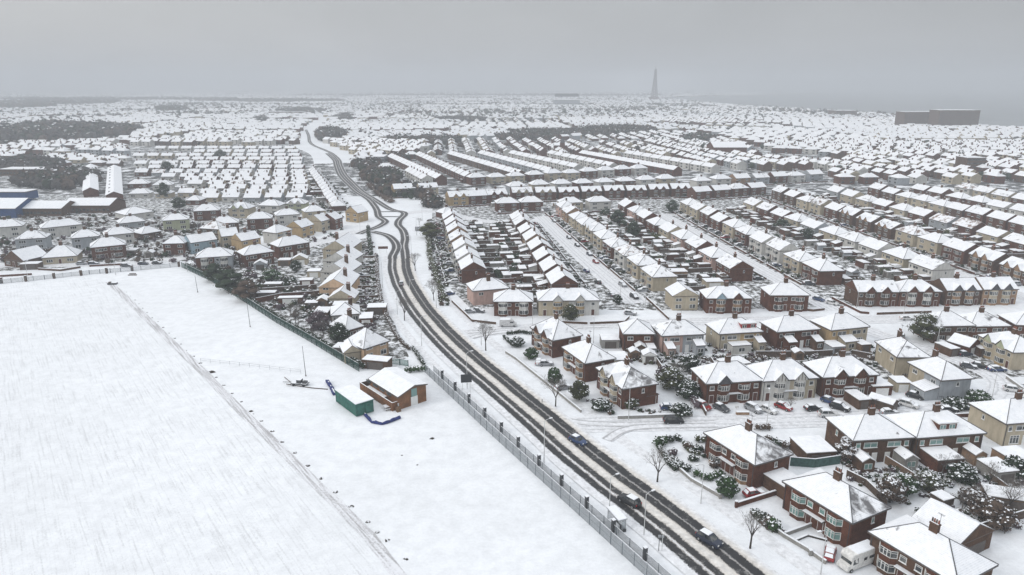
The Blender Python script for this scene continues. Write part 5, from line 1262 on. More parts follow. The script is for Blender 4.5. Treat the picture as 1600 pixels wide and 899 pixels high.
# rail fence on the field
r_, lc = rel(pxs((314, 566), (390, 574), (470, 584))); mb = MB(); tr = []
for a_, b_ in zip(r_[:-1], r_[1:]):
    for z in (.55, 1.05): mb.tube((*a_, z), (*b_, z), .03, .03, 'metal_grey', 4)
tr.append(('rail', mb.mesh('rail'), []))
for i in range(11):
    t = i/10*2; k = min(1, int(t)); f_ = t-k; x = r_[k][0]+(r_[k+1][0]-r_[k][0])*f_; y = r_[k][1]+(r_[k+1][1]-r_[k][1])*f_
    pm = MB(); pm.tube((x, y, 0), (x, y, 1.15), .04, .04, 'metal_grey', 4); tr.append(('post', pm.mesh('post'), []))
thing('rail_fence', tr, 'thin grey rail fence crossing the field snow to the trailer', 'fence', None, lc)

# near fence line: tall mesh panels with posts, low railings with brick piers behind
def panelfence(name, pts, h, step, label, postm, barm, bar=.28, rails=(.25, 1.), barw=.035, group=None, topsnow=True, poff=0, postw=.06, z0=.05):
    r_, lc = rel(pts); tr = []; mb = MB(); P0 = []
    for a_, b_ in zip(r_[:-1], r_[1:]):
        L_ = math.dist(a_, b_); d = ((b_[0]-a_[0])/L_, (b_[1]-a_[1])/L_)
        for rh in rails: mb.tube((*a_, h*rh), (*b_, h*rh), .028, .028, barm, 4)
        if topsnow: mb.tube((*a_, h+.02), (*b_, h+.02), .035, .035, 'snow_clump', 4)
        n = int(L_/bar)
        for i in range(n):
            s = (i+.5)*L_/n; x, y = a_[0]+d[0]*s, a_[1]+d[1]*s; k = len(mb.v); w = barw/2
            mb.v += [(x-d[0]*w, y-d[1]*w, z0), (x+d[0]*w, y+d[1]*w, z0), (x+d[0]*w, y+d[1]*w, h), (x-d[0]*w, y-d[1]*w, h)]; mb.f.append((k, k+1, k+2, k+3)); mb.mi.append(mb.mat(barm))
        m = max(1, int(round(L_/step)))
        P0 += [(a_[0]+d[0]*L_*i/m, a_[1]+d[1]*L_*i/m) for i in range(m)]
    P0.append(r_[-1])
    tr.append(('panel', mb.mesh('panel'), []))
    for (x, y) in P0[:98]:
        pm = MB(); pm.box(x-postw, x+postw, y-postw, y+postw, 0, h+.12, postm, 'snow_clump'); tr.append(('post', pm.mesh('post'), []))
    return thing(name, tr, label, 'fence', group, lc)
fl = [(33, 67)]+pxs((1010, 902), (890, 792), (770, 682), (665, 583))
panelfence('mesh_fence', fl, 2.4, 3., 'tall grey mesh fence running along the pitch beside the main road', 'metal_fence', 'metal_fence', .15, (.04, .5, 1.), .1)
a_ = Vector((fl[1][0], fl[1][1])); b_ = Vector(fl[-1]); dn = (b_-a_).normalized(); nn = Vector((dn.y, -dn.x)); nn = nn if nn.x > 0 else -nn
off = 2.3
rl = [tuple(Vector(q)+nn*off) for q in fl]
panelfence('railings', rl, 1.55, 3.3, 'lower grey railings between dark brick piers behind the mesh fence', 'metal_fence', 'metal_fence', .14, (.12, .95), .07)
pier_px = [(683, 594), (700, 613), (719, 633), (741, 656), (764, 680), (790, 704), (820, 734), (855, 766), (893, 802), (937, 839), (986, 884)]
pier_a = Vector(rl[1]); pier_b = Vector(rl[-1]); pd = (pier_b-pier_a)
ln = pd.length; npx = 12
for i, (qx, qy) in enumerate(pier_px[::-1]):
    w_ = P(qx, qy); v_ = Vector(w_)-pier_a; t = v_.dot(pd)/ln/ln; c_ = pier_a+pd*t
    mb = MB(); mb.box(-.27, .27, -.27, .27, 0, 2.3, 'metal_dark'); mb.box(-.33, .33, -.33, .33, 2.302, 2.36, 'metal_dark'); mb.box(-.3, .3, -.3, .3, 2.362, 2.46, 'snow_clump')
    cpm = MB(); cpm.box(-.36, .36, -.36, .36, 2.152, 2.3, 'concrete')
    single('brick_pier', mb.mesh('p'), f'dark snow-capped pier, {ORD[i]} from the bottom of the photo, in the roadside railings', 'pier', 'piers in the roadside railings', (c_.x, c_.y, 0), math.atan2(pd.y, pd.x))
# green fence along the gardens and railings at the head of the field
gf = pxs((561, 581), (480, 532), (432, 505), (380, 471), (330, 440), (284, 418))
panelfence('garden_mesh_fence', gf, 2.3, 3., 'dark green mesh fence between the field and the back gardens', 'green_mesh', 'green_mesh', .3, (.04, .35, .7, 1.), .22)
hp = [(x+1., y+1.4) for x, y in gf]
hedge(hp, 1.9, 1.3, 'leaf_dark', 'dark ragged hedge growing just behind the green mesh fence', None, 30, .2, .2)
ff = pxs((-60, 452), (0, 444), (70, 437), (140, 429), (205, 424), (281, 417))
panelfence('field_railings', ff, 1.7, 3.3, 'pale railings closing the head of the field before the houses', 'metal_fence', 'metal_fence', .3, (.1, .95), .12)
for i, (qx, qy) in enumerate(((3, 443), (41, 440), (85, 435.5), (127, 431), (167, 427.5), (207, 423.5), (280, 417))):
    c_ = P(qx, qy); mb = MB(); mb.box(-.35, .35, -.35, .35, 0, 2.3, 'timber_dark'); mb.box(-.4, .4, -.4, .4, 2.302, 2.4, 'snow_clump')
    single('brick_pier', mb.mesh('p'), f'dark pier, {ORD[i]} from the left in the railings heading the field', 'pier', 'piers in the field railings', (c_[0], c_[1], 0))
b_ = pxs((575, 577), (638, 573)); panelfence('yard_fence', [b_[0], P(612, 569), b_[1]], 1.8, 3, 'dark yard fence linking the clubhouse back to the roadside railings', 'metal_dark', 'green_steel', .3, (.1, 1.), .2)
hedge(pxs((632, 583), (668, 580)), 1.7, 1.3, 'leaf_green', 'clipped green hedge behind the clubhouse by the railings', None, 60, .25, .16)

# bus shelter
p = P(963, 822); mb = MB(); fr = MB(); gl_ = MB()
for x in (-1.9, 1.9):
    for y in (-.65, .65): fr.tube((x, y, 0), (x, y, 2.4), .05, .05, 'metal_grey', 6)
gl_.box(-1.88, 1.88, .62, .64, .3, 2.2, 'glass_clear'); gl_.box(-1.9, -1.88, -.6, .6, .3, 2.2, 'glass_clear'); gl_.box(1.88, 1.9, -.1, .6, .3, 2.2, 'glass_clear')
mb.box(-2.1, 2.1, -.85, .85, 2.4, 2.5, 'metal_grey'); mb.box(-2.05, 2.05, -.8, .8, 2.502, 2.62, 'snow_clump')
bc = MB(); bc.box(-1.3, 1.3, .2, .5, .5, .58, 'metal_dark')
da = math.atan2(P(958, 743)[1]-P(1011, 797)[1], P(958, 743)[0]-P(1011, 797)[0])
thing('bus_shelter', [('frame', fr.mesh('f'), []), ('glazing', gl_.mesh('g'), []), ('roof', mb.mesh('r'), []), ('seat', bc.mesh('b'), [])], 'small glass bus shelter with snowy roof beside the main road', 'bus shelter', None, (p[0], p[1], 0), da+math.pi)
p = P(969, 823); mb = MB(); mb.box(-.6, .6, -.3, .3, 0, .55, 'metal_dark', 'metal_dark'); mb.box(-.5, .5, -.32, -.3, .1, .45, 'metal_grey'); single('grit_bin', mb.mesh('g'), 'dark box at the near end of the bus shelter', 'bin', None, (p[0]+.3, p[1]-1., 0), da)
# signs and posts
def signpost(px, py, h, w, hh, label, m='metal_dark', two=False, ang=0, face='metal_dark', z=None):
    p = P(px, py); pm = MB(); bm = MB()
    xs = (-w*.35, w*.35) if two else (0,)
    for x in xs: pm.tube((x, 0, 0), (x, 0, h), .05, .05, 'metal_pale', 6)
    z = z or h-hh
    bm.box(-w/2, w/2, -.06, -.03, z, z+hh, face); bm.box(-w/2-.02, w/2+.02, -.03, 0, z-.02, z+hh+.02, m)
    return thing('road_sign', [('post', pm.mesh('p'), []), ('sign_panel', bm.mesh('s'), [])], label, 'road sign', None, (p[0], p[1], 0), math.radians(ang))
signpost(729, 615, 4.4, 2.6, 2.1, 'large dark backed direction sign on the verge left of the main road', two=True, ang=8, z=2.9)
signpost(599, 397, 3.4, 4.2, 1.1, 'brown red backed wide sign on the left verge below the roundabout', ang=5, face='brick_red', m='brick_red', two=True)
signpost(590, 408, 2.6, 1., .7, 'small sign on the verge left of the wide brown sign', ang=0)
signpost(1151, 640, .1+.8, .7, .4, 'small street nameplate by the garden wall on the close', face='white_paint', z=.4)
for (x, y, lb) in ((1029, 862, 'slim dark post on the near verge, left of a pair'), (1034, 862, 'slim pale post on the near verge, right of a pair')):
    p = P(x, y); mb = MB(); mb.tube((0, 0, 0), (0, 0, 3.), .055, .055, 'metal_dark' if x < 1031 else 'metal_pale', 6); mb.box(-.2, .2, -.05, .05, 2.6, 3.05, 'metal_grey'); single('bus_stop_post', mb.mesh('p'), lb, 'post', None, (p[0], p[1], 0))
p = P(847, 630); mb = MB(); mb.tube((0, 0, 0), (0, 0, 1.), .08, .08, 'metal_dark', 6); single('bollard', mb.mesh('b'), 'tiny dark bollard on the verge right of the main road', 'bollard', None, (p[0], p[1], 0))
# street lamps on the main road and side streets
lamps = [((850, 725), 9.5, 30, 'tall lamp on the left verge below the side street mouth'), ((1197, 672), 9, 80, 'tall lamp on the close behind the nearest brown houses'), ((982, 657), 8, 200, 'lamp at the corner of the close before the tan banded house'),
         ((1095, 787), 8, 200, 'lamp on the right verge by the clipped bush garden'), ((1006, 837), 8, 30, 'lamp on the left verge just below the bus shelter'), ((952, 800), 7, 30, 'lamp standing behind the bus shelter'), ((659, 541), 9, 20, 'lamp on the left verge by the dark hedge end'),
         ((730, 607), 9.5, 30, 'lamp beside the large dark backed sign'), ((598, 450), 10, 20, 'tall lamp on the left verge below the wide brown sign'), ((682, 482), 8, 200, 'lamp on the right verge opposite the white van'), ((621, 492), 8, 20, 'lamp beside the bare tree on the left verge'),
         ((1463, 545), 9, 90, 'lamp in front of the big snowy evergreen'), ((1548, 632), 8.5, 100, 'lamp at the bend by the grey house garden'), ((1282, 899), 8, 200, 'lamp in front of the white motorhome'), ((643, 400), 9, 200, 'lamp on the right verge near the first round bare tree'),
         ((752, 540), 7, 180, 'lamp at the crossroads by the left bare tree'), ((927, 540), 8, 90, 'lamp on the cross street below the long cream pair'), ((832, 520), 8, 90, 'lamp beside the white van street'), ((1008, 480), 8, 180, 'lamp near the foot of the parked-car avenue'),
         ((969, 470), 8, 0, 'lamp on the left pavement of the avenue foot'), ((1412, 492), 8, 90, 'lamp before the long brick terrace'), ((1338, 484), 8, 90, 'lamp at the foot of the second street'), ((45, 441), 8, 90, 'lamp behind the field railings at far left'), ((181, 430), 8, 90, 'lamp behind the railings before the red house'),
         ((293, 425), 8, 90, 'lamp at the top corner of the field'), ((563, 367), 9, 0, 'lamp left of the roundabout street end'), ((582, 320), 9, 20, 'lamp on the left verge above the roundabout'), ((651, 368), 9, 180, 'lamp right of the junction by the dark evergreen'), ((660, 345), 9, 180, 'lamp on the right of the junction above the evergreen'),
         ((640, 452), 3.5, 0, 'short lamp column on the left verge near the upper bare tree')]
for (q, h_, an_, lb) in lamps: lamp(q[0], q[1], lb, h_, an_)

# ------------------------------------------------------------------ cars
car(983, 787, 130, 'car_black', 'suv', 'dark car with snowy roof and red tail lights passing the bus shelter', 'roof')
car(1108, 848, -52, 'car_navy', 'suv', 'dark car coming down the main road at the bottom of the photo', 'roof')
car(903, 692, -48, 'car_blue', 'hatch', 'dark car coming down the main road beside the side street mouth', 'roof')
car(627, 445, 100, 'car_silver', 'hatch', 'small pale car going away up the main road curve', 'roof')
car(1052, 661, 2, 'car_black', 'suv', 'black car without snow parked at the wall of the close', 'none')
car(1178, 775, 15, 'car_red', 'hatch', 'red car under snow on the drive beside the round clipped bush')
car(1296, 869, 60, 'car_red', 'hatch', 'red hatchback with snowy top beside the white motorhome')
car(1338, 882, 205, 'caravan_white', 'camper', 'white motorhome on the drive in the lower right corner')
near_cars = [((1127, 641), -55, 'car_grey', 'hatch', 'grey car on the drive left of the one gabled pair'), ((1098, 637), -60, 'car_red', 'estate', 'dark red car deep in the drive beside the long hedge'), ((1045, 640), 0, 'car_blue', 'hatch', 'blue car half hidden by the conifers above the black car'), ((1177, 642), -60, 'car_silver', 'mpv', 'silver people carrier on the drive below the one gabled pair'),
 ((1201, 644), -50, 'car_white', 'hatch', 'white car between the silver people carrier and the red car'), ((1224, 639), -50, 'car_red', 'hatch', 'bright red hatchback before the timber gabled pair'), ((1270, 641), 10, 'car_black', 'hatch', 'black car left of the big white van on the close'), ((1294, 651), 0, 'car_white', 'suv', 'big white snow-covered car parked along the close'),
 ((1312, 640), -45, 'car_black', 'suv', 'dark car on the drive below the two red gables'), ((1296, 630), -50, 'car_blue', 'hatch', 'blue grey car behind the big white one on the close'), ((1389, 648), 5, 'car_silver', 'hatch', 'silver car parked on the close above the dormered roofs'), ((1389, 632), -40, 'car_grey', 'estate', 'snowy grey estate car left of the grey house lean-to'),
 ((1419, 635), -45, 'car_white', 'estate', 'white car nose out beside the grey house lean-to'), ((1430, 622), -45, 'car_black', 'hatch', 'black car tucked behind the white one by the lean-to'), ((1482, 644), 0, 'car_black', 'hatch', 'small dark car parked by the long low red wall'), ((1513, 575), -30, 'car_grey', 'hatch', 'grey car parked on the bend below the cream gabled pair'),
 ((1531, 575), -35, 'car_black', 'hatch', 'dark car beside the grey one on the bend'), ((1557, 580), 0, 'car_blue', 'estate', 'blue car below the cream gabled pair'), ((1584, 612), -25, 'car_white', 'estate', 'white snow-topped car at the right edge of the bend'), ((1507, 556), 10, 'car_navy', 'hatch', 'dark car before the double garage'), ((1541, 556), -40, 'car_navy', 'hatch', 'navy car at the cream gabled pair wall'),
 ((1416, 500), 5, 'car_white', 'hatch', 'white car parked under the long brick terrace'), ((1446, 501), 5, 'car_silver', 'hatch', 'silver car under the terrace by the evergreen'), ((1408, 529), 60, 'car_black', 'suv', 'black car above the cream end on house'), ((1474, 541), -60, 'car_silver', 'hatch', 'small silver car left of the evergreen foot'),
 ((889, 373), -75, 'car_grey', 'hatch', 'grey car parked on the avenue, fourth from its top'), ((902, 385), -75, 'car_black', 'hatch', 'black car parked on the avenue by the second evergreen'), ((921, 399), -75, 'car_navy', 'hatch', 'navy car parked on the avenue, halfway down'), ((931, 411), -72, 'car_red', 'hatch', 'dark red car parked on the avenue, below the navy one'),
 ((916, 425), 105, 'car_blue', 'hatch', 'blue car on the left side of the avenue'), ((934, 443), 105, 'car_black', 'hatch', 'black car on the left side of the avenue, lower down'), ((973, 447), -72, 'car_silver', 'estate', 'silver car on the right of the avenue near its foot'), ((991, 466), -72, 'car_black', 'suv', 'dark car on the right of the avenue, second from its foot'),
 ((955, 463), 105, 'car_grey', 'hatch', 'grey car on the left of the avenue near its foot'), ((985, 492), -20, 'car_silver', 'hatch', 'silver car at the foot of the avenue corner garden'), ((866, 347), -75, 'car_grey', 'hatch', 'small grey car near the top of the avenue'), ((852, 330), 5, 'car_silver', 'van', 'pale van parked across the head of the avenue'),
 ((1300, 476), -50, 'car_white', 'hatch', 'white car parked at the foot of the second street'), ((1279, 470), -55, 'car_blue', 'hatch', 'blue car parked on the second street by the plain red block'), ((734, 489), 10, 'car_silver', 'hatch', 'snowy silver car on the pink house forecourt'), ((748, 488), -20, 'car_grey', 'hatch', 'snowy grey car on the pink house forecourt, right of the silver one'),
 ((702, 461), 30, 'car_blue', 'hatch', 'blue car on the last drive of the curving row'), ((853, 571), 5, 'car_silver', 'hatch', 'silver car with snowy roof in the brick corner house drive'), ((842, 568), 80, 'car_white', 'hatch', 'white car with red rear by the corner garden'),
 ((880, 608), 25, 'car_silver', 'hatch', 'small silver car below the tan banded middle house'), ((563, 458), 20, 'car_white', 'hatch', 'white car in the long front gardens by the small cream bungalow'), ((548, 440), 10, 'car_silver', 'hatch', 'silver car beside the peach gabled house'), ((565, 432), 5, 'car_navy', 'hatch', 'navy car right of the white gabled house'),
 ((657, 361), 0, 'car_silver', 'van', 'snowy pale van in the lay-by right of the roundabout'), ((198, 417), 4, 'car_grey', 'estate', 'long grey car behind the railings in front of the red house'), ((224, 414), 4, 'car_navy', 'hatch', 'navy car behind the railings right of the red house'), ((128, 414), 10, 'car_silver', 'hatch', 'silver car between cream bungalow and red house'),
 ((147, 414), 10, 'car_navy', 'hatch', 'navy car on the red house forecourt'), ((246, 413), 4, 'car_black', 'hatch', 'black car nearest the field corner behind the railings')]
for q, a_, col, kd, lb in near_cars: car(q[0], q[1], a_, col, kd, lb, 'full' if rnd.random() < .8 else 'roof', 'parked cars')
car(794, 510, 0, 'car_white', 'van', 'white van driving on the cross street near the crossroads', 'roof')

# ------------------------------------------------------------------ trees and shrubs one can tell apart
BT = 'bare street trees'
for (px_, py_, h_, s_, lb) in ((649, 424, 8.5, 1, 'round dark bare tree right of the main road curve'), (678, 470, 8, 2, 'smaller pale bare tree below it on the right verge'), (632, 501, 8.5, 3, 'bare tree on the left verge by the lamp'), (759, 548, 9.5, 4, 'leaning grey bare tree by the crossroads verge'), (868, 636, 8.5, 5, 'bare tree on the verge before the middle brick house'), (1027, 753, 8.2, 6, 'broad bare tree on the verge before the hedged garden'), (1172, 857, 8., 7, 'small thin bare tree on the verge at the bottom')):
    p = P(px_, py_); tree('bare_tree', bare_tree(s_, h_, .95 if s_ != 7 else .85, 2 if s_ < 6 else 1), lb, 'tree', BT, (p[0], p[1], 0), s_, 1.)
for i, (px_, py_, h_, lb) in enumerate(((1490, 385, 9, 'large grey bare tree over the far right rows'), (1175, 318, 7, 'bare tree before the second street row'), (1235, 640, 3.5, 'small bare garden tree before the timber gables'), (1545, 760, 6, 'bare spreading garden tree at the right edge'), (1575, 800, 7, 'bare tree nearest the right edge below the garages'), (1425, 772, 5, 'grey bare tree in the garden between brown houses'), (1500, 740, 5, 'bare tree below the dormered pair'), (1285, 575, 4, 'snowy bare tree in the back gardens by the lane'), (1195, 555, 4.5, 'white frosted bare tree behind the timber gables'), (1060, 592, 5, 'tangled grey bare tree beside the long hedge'), (655, 352, 5, 'small bare tree at the junction'), (1245, 420, 7, 'bare tree between second and third streets'), (1362, 440, 8, 'bare tree behind the long brick terrace'), (462, 505, 6, 'purple brown bare tree behind the green fence'), (505, 525, 6, 'bare tree over the green fence by the cottage'), (370, 450, 7, 'bare tree in the dark clump at the field corner'), (1040, 410, 7, 'grey bare tree in the gardens right of the avenue'))):
    p = P(px_, py_); tree('bare_tree', bare_tree(20+i % 5, h_, 1.15, True), lb, 'tree', 'bare garden trees', (p[0], p[1], 0), i*1.3, 1.)
ev = [((1135, 775), 3.9, 3.9, 'leaf_green', .12, 'round clipped evergreen bush on a short trunk by the red car drive', 5), ((1443, 532), 8.5, 9, 'leaf_olive', .55, 'big broad evergreen speckled with snow behind the bend', 6), ((1078, 580), 4.8, 5, 'leaf_dark', .3, 'rounded dark evergreen behind the one gabled pair', 7),
      ((965, 350), 8, 9, 'leaf_dark', .12, 'dark spreading evergreen right of the avenue top', 8), ((989, 372), 9, 8, 'leaf_dark', .12, 'dark evergreen lower down behind the avenue houses', 9), ((1050, 333), 8, 9, 'leaf_dark', .2, 'dark evergreen at the top of the second street', 10), ((891, 502), 5.5, 5.5, 'leaf_olive', .1, 'olive conifer before the long cream pair', 11),
      ((672, 372), 8, 12, 'leaf_olive', .1, 'wide dark evergreen right of the junction', 12), ((257, 310), 11, 9, 'leaf_dark', .05, 'dark round tree at the left of the estate', 13), ((280, 328), 8, 10, 'leaf_dark', .05, 'dark broad conifer below the round estate tree', 14), ((345, 248), 9, 15, 'leaf_dark', .05, 'dark wide tree near the top of the estate', 15), ((262, 268), 9, 12, 'leaf_dark', .05, 'dark tree left of the estate top', 16),
      ((336, 440), 7.5, 9, 'leaf_dark', .12, 'dark evergreen clump top corner of the field, left', 17), ((360, 455), 8.5, 12, 'leaf_dark', .03, 'darkest broad evergreen behind the green fence', 18), ((386, 470), 7.5, 10, 'leaf_brown', .05, 'brown bushy tree lower along the green fence', 19), ((425, 440), 5, 8, 'leaf_green', .5, 'snow-speckled laurel in the gardens behind the green fence', 20), ((463, 425), 5, 5, 'leaf_dark', .2, 'small dark evergreen beside the white gabled roofs', 21),
      ((530, 535), 6, 6, 'leaf_dark', .1, 'dark ivy covered tree over the fence by the cottage', 22), ((498, 515), 6, 7, 'heather', .1, 'purplish bushy tree behind the green fence', 23), ((1262, 375), 6, 6, 'leaf_dark', .15, 'dark evergreen between second and third streets', 24), ((1221, 360), 6, 10, 'leaf_dark', .2, 'wide dark shrubbery between second and third streets', 25), ((1310, 275), 9, 14, 'leaf_dark', .15, 'dark trees behind the third street top', 26),
      ((905, 625), 5., 4.5, 'leaf_olive', .1, 'olive conifer in the garden of the middle brick house', 27), ((866, 600), 4.5, 3.6, 'leaf_green', .15, 'slim green conifer beside the lamp lit verge garden', 28), ((1047, 606), 5.5, 7, 'leaf_olive', .35, 'snowy olive conifer mass behind the tan banded house', 29), ((1075, 622), 4.5, 6, 'leaf_dark', .35, 'dark snowy conifer left of the one gabled pair', 30),
      ((1063, 648), 2.6, 5, 'leaf_dark', .35, 'clipped dark bush just above the black car', 31), ((1390, 785), 5, 5, 'leaf_brown', .4, 'red brown bushy tree behind the green glass house pair', 32), ((1412, 772), 4, 4.5, 'leaf_green', .45, 'green snowy bush in the garden behind the brown houses', 33), ((1450, 765), 3.6, 5, 'leaf_olive', .55, 'snow-laden bush left of the wide flat extension', 34), ((1320, 720), 5, 4, 'leaf_brown', .85, 'white frosted tree before the backs of the brown pair', 35),
      ((1500, 752), 3.6, 5, 'leaf_dark', .4, 'dark bush below the wide flat extension', 36), ((1550, 820), 4.5, 7, 'leaf_brown', .25, 'brown tangled bush mass near the right edge', 37), ((1520, 790), 3, 5, 'leaf_brown', .3, 'brown bush above the tangled mass at right', 38), ((1585, 745), 4, 6, 'leaf_dark', .3, 'dark bush at the right edge above the garages', 39), ((1527, 628), 2.8, 5.5, 'leaf_green', .3, 'green snowy shrubs in the corner garden of the grey house', 40),
      ((1495, 636), 2., 6, 'leaf_dark', .35, 'dark low shrubs under the grey end wall', 41), ((830, 560), 3, 4, 'leaf_green', .1, 'green shrub by the brick corner house bay', 42), ((808, 541), 2.8, 4, 'leaf_dark', .5, 'dark shrub ring in the corner garden lawn', 43), ((964, 475), 3.5, 3.5, 'leaf_dark', .3, 'dark shrub in the long cream pair garden corner', 44), ((862, 485), 4, 4, 'leaf_dark', .2, 'dark tree between white bay house and cream pair', 45),
      ((985, 636), 2.5, 4, 'leaf_olive', .3, 'low olive shrub at the side wall corner', 46), ((940, 640), 2.4, 5, 'leaf_dark', .4, 'snowy dark shrubs at the side street corner garden', 47), ((1040, 590), 3, 5, 'heather', .3, 'grey brown shrub in the lane behind the banded house', 48)]
for (q, h_, w_, lf, sn, lb, sd) in ev:
    p = P(*q); near = math.hypot(*p) < 230
    tree('evergreen_tree', evergreen_tree(sd, h_, w_, lf, sn, 2400 if near else 1100), lb, 'tree' if h_ > 3.3 else 'shrub', None, (p[0], p[1], 0), sd)
# small shrubs in the nearest front gardens
sh_list = [((1032, 696), 'green', 'large round-headed'), ((1045, 690), 'dark', 'snow-topped'), ((1060, 688), 'dark', 'dark'), ((1052, 712), 'heather', 'faded purple'), ((1050, 722), 'dark', 'small'), ((1056, 728), 'dark', 'squat'), ((1073, 736), 'dark', 'globe-shaped'), ((1063, 733), 'dark', 'tiny'), ((1083, 720), 'dark', 'round'), ((1090, 706), 'dark', 'low'), ((1076, 702), 'brown', 'brown'), ((1113, 730), 'brown', 'twiggy'),
           ((1180, 806), 'dark', 'upright'), ((1190, 812), 'dark', 'ragged'), ((1201, 818), 'brown', 'bushy'), ((1212, 828), 'green', 'bulky'), ((1200, 690), 'brown', 'frosted'), ((1215, 696), 'dark', 'snowy'), ((1226, 700), 'brown', 'spiky')]
wh2 = ['beside the hedged garden corner', 'at the top of the hedged garden', 'along the top hedge of the garden', 'on the lawn of the hedged garden', 'inside the hedged garden by its wall', 'near the hedged garden wall bend', 'by the low wall above the lamp', 'beside the wall, left of the globe', 'in the middle of the snowy lawn', 'at the front bays of the brown house', 'on the left side of the lawn', 'before the banded bay windows',
       'at the start of the second garden wall', 'along the second garden wall', 'halfway down the second garden wall', 'at the low end of that wall', 'behind the nearest brown house roof', 'between the brown house and the garage', 'next to the flat roofed garage']
for i, ((q, kd, adj), w2) in enumerate(zip(sh_list, wh2)):
    p = P(*q); single('shrub', shrub_mesh(kd, i % 4), f'{adj} shrub {w2}', 'shrub', 'shrubs in the nearest front gardens', (p[0], p[1], 0), i*1.1, 1.05 if i not in (0, 15) else 1.5)
hedge(pxs((1030, 702), (1046, 728), (1056, 737)), 1.1, 1., 'leaf_dark', 'dark hedge curving round the left of the brown house garden', None, 50, .5)
hedge(pxs((1085, 690), (1104, 692)), 1.5, 1.5, 'leaf_olive', 'olive hedge along the top of the brown house garden', None, 80, .35)
hedge(pxs((1068, 693), (1078, 708), (1094, 712)), .8, .9, 'leaf_olive', 'low curving hedge across the brown house lawn', None, 50, .5)
hedge(pxs((1083, 741), (1105, 752), (1128, 741)), 1.3, 1.6, 'leaf_green', 'thick green hedge below the banded bay windows', None, 100, .35)
hedge(pxs((787, 528), (802, 542)), 1.2, .9, 'leaf_dark', 'dark hedge on the left side of the corner garden', None, 50, .4)
hedge(pxs((792, 524), (812, 521), (836, 524)), 1.2, .9, 'leaf_dark', 'dark hedge arching along the top of the corner garden', None, 50, .3)
hedge(pxs((1040, 583), (1072, 612), (1090, 640)), 1.8, 1.8, 'heather', 'broad grey brown hedge left of the one gabled pair', None, 60, .35)
hedge(pxs((1180, 672), (1205, 672)), 1.5, 1.4, 'leaf_brown', 'frosted brown hedge beyond the nearest brown house roof', None, 60, .5)
hedge(pxs((1462, 650), (1480, 636), (1540, 634)), 1., 1., 'leaf_dark', 'dark snowy hedge inside the long low red wall', None, 60, .4)
hedge(pxs((645, 545), (662, 572)), 1.1, 1., 'leaf_dark', 'dark shrub border beside the peach house garden', None, 50, .4)
hedge(pxs((606, 500), (622, 530), (640, 548)), 1.1, 1., 'leaf_brown', 'brown shrub border between the bungalows and main road verge', None, 50, .4)
hedge(pxs((588, 400), (590, 440), (596, 475), (606, 500)), 1.4, 1.2, 'leaf_brown', 'shrubby border of the long gardens left of the main road', None, 40, .45, .2)
hedge(pxs((575, 356), (580, 400)), 1.8, 1.8, 'leaf_dark', 'dark hedge beside the end of the curved street', None, 40, .2, .2)
hedge(pxs((668, 360), (672, 400), (684, 440), (694, 470)), 1.6, 2.6, 'leaf_olive', 'thick mixed hedge before the gardens of the curving row', None, 50, .35, .2)
hedge(pxs((577, 290), (594, 305), (612, 318)), 2.6, 6, 'leaf_brown', 'brown scrub bank right of the main road bend', None, 60, .1, .4)
# long front gardens left of the main road: rows of snowy mixed planting
mbs = MB(); rg = random.Random(8)
for i in range(170):
    qx = rg.uniform(545, 592); qy = rg.uniform(372, 520)
    if qx < 548+(qy-372)*.05 or qx > 582+(qy-400)*.12+5: continue
    p = P(qx, qy); s = rg.uniform(.35, 1.1); leafclump(mbs, p[0], p[1], s*.6, s, s, s*.8, 26, rg.choice(('leaf_dark', 'leaf_brown', 'heather', 'leaf_olive')), .3, .4)
for i in range(280):
    qx = rg.uniform(668, 700); qy = rg.uniform(345, 480)
    if qx > 690+(qy-345)*.38 or qx < 666+max(0, qy-400)*.3: continue
    p = P(qx, qy); s = rg.uniform(.35, 1.1); leafclump(mbs, p[0], p[1], s*.6, s, s, s*.8, 26, rg.choice(('leaf_dark', 'leaf_brown', 'heather', 'leaf_olive')), .3, .4)
for i in range(330):
    t = rg.random(); qx = 300+t*245; qy = 422+t*118-rg.uniform(4, 75)*(1-.3*t)
    p = P(qx, qy); s = rg.uniform(.5, 1.7); leafclump(mbs, p[0], p[1], s*.6, s, s, s*.8, 34, rg.choice(('leaf_dark', 'leaf_brown', 'heather', 'leaf_olive', 'leaf_dark')), .34, .3)
for i in range(260):
    qx = rg.uniform(975, 1420); qy = rg.uniform(540, 575)
    p = P(qx, qy); s = rg.uniform(.3, 1.0); leafclump(mbs, p[0], p[1], s*.6, s, s, s*.8, 50, rg.choice(('leaf_dark', 'leaf_brown', 'heather', 'leaf_olive')), .2, .45)
for i in range(110):
    qx = rg.uniform(1325, 1560); qy = 738+(qx-1325)*.02+rg.uniform(-8, 22)
    p = P(qx, qy); s = rg.uniform(.25, .75); leafclump(mbs, p[0], p[1], s*.6, s, s, s*.8, 70, rg.choice(('leaf_dark', 'leaf_brown', 'heather', 'leaf_olive')), .14, .35)
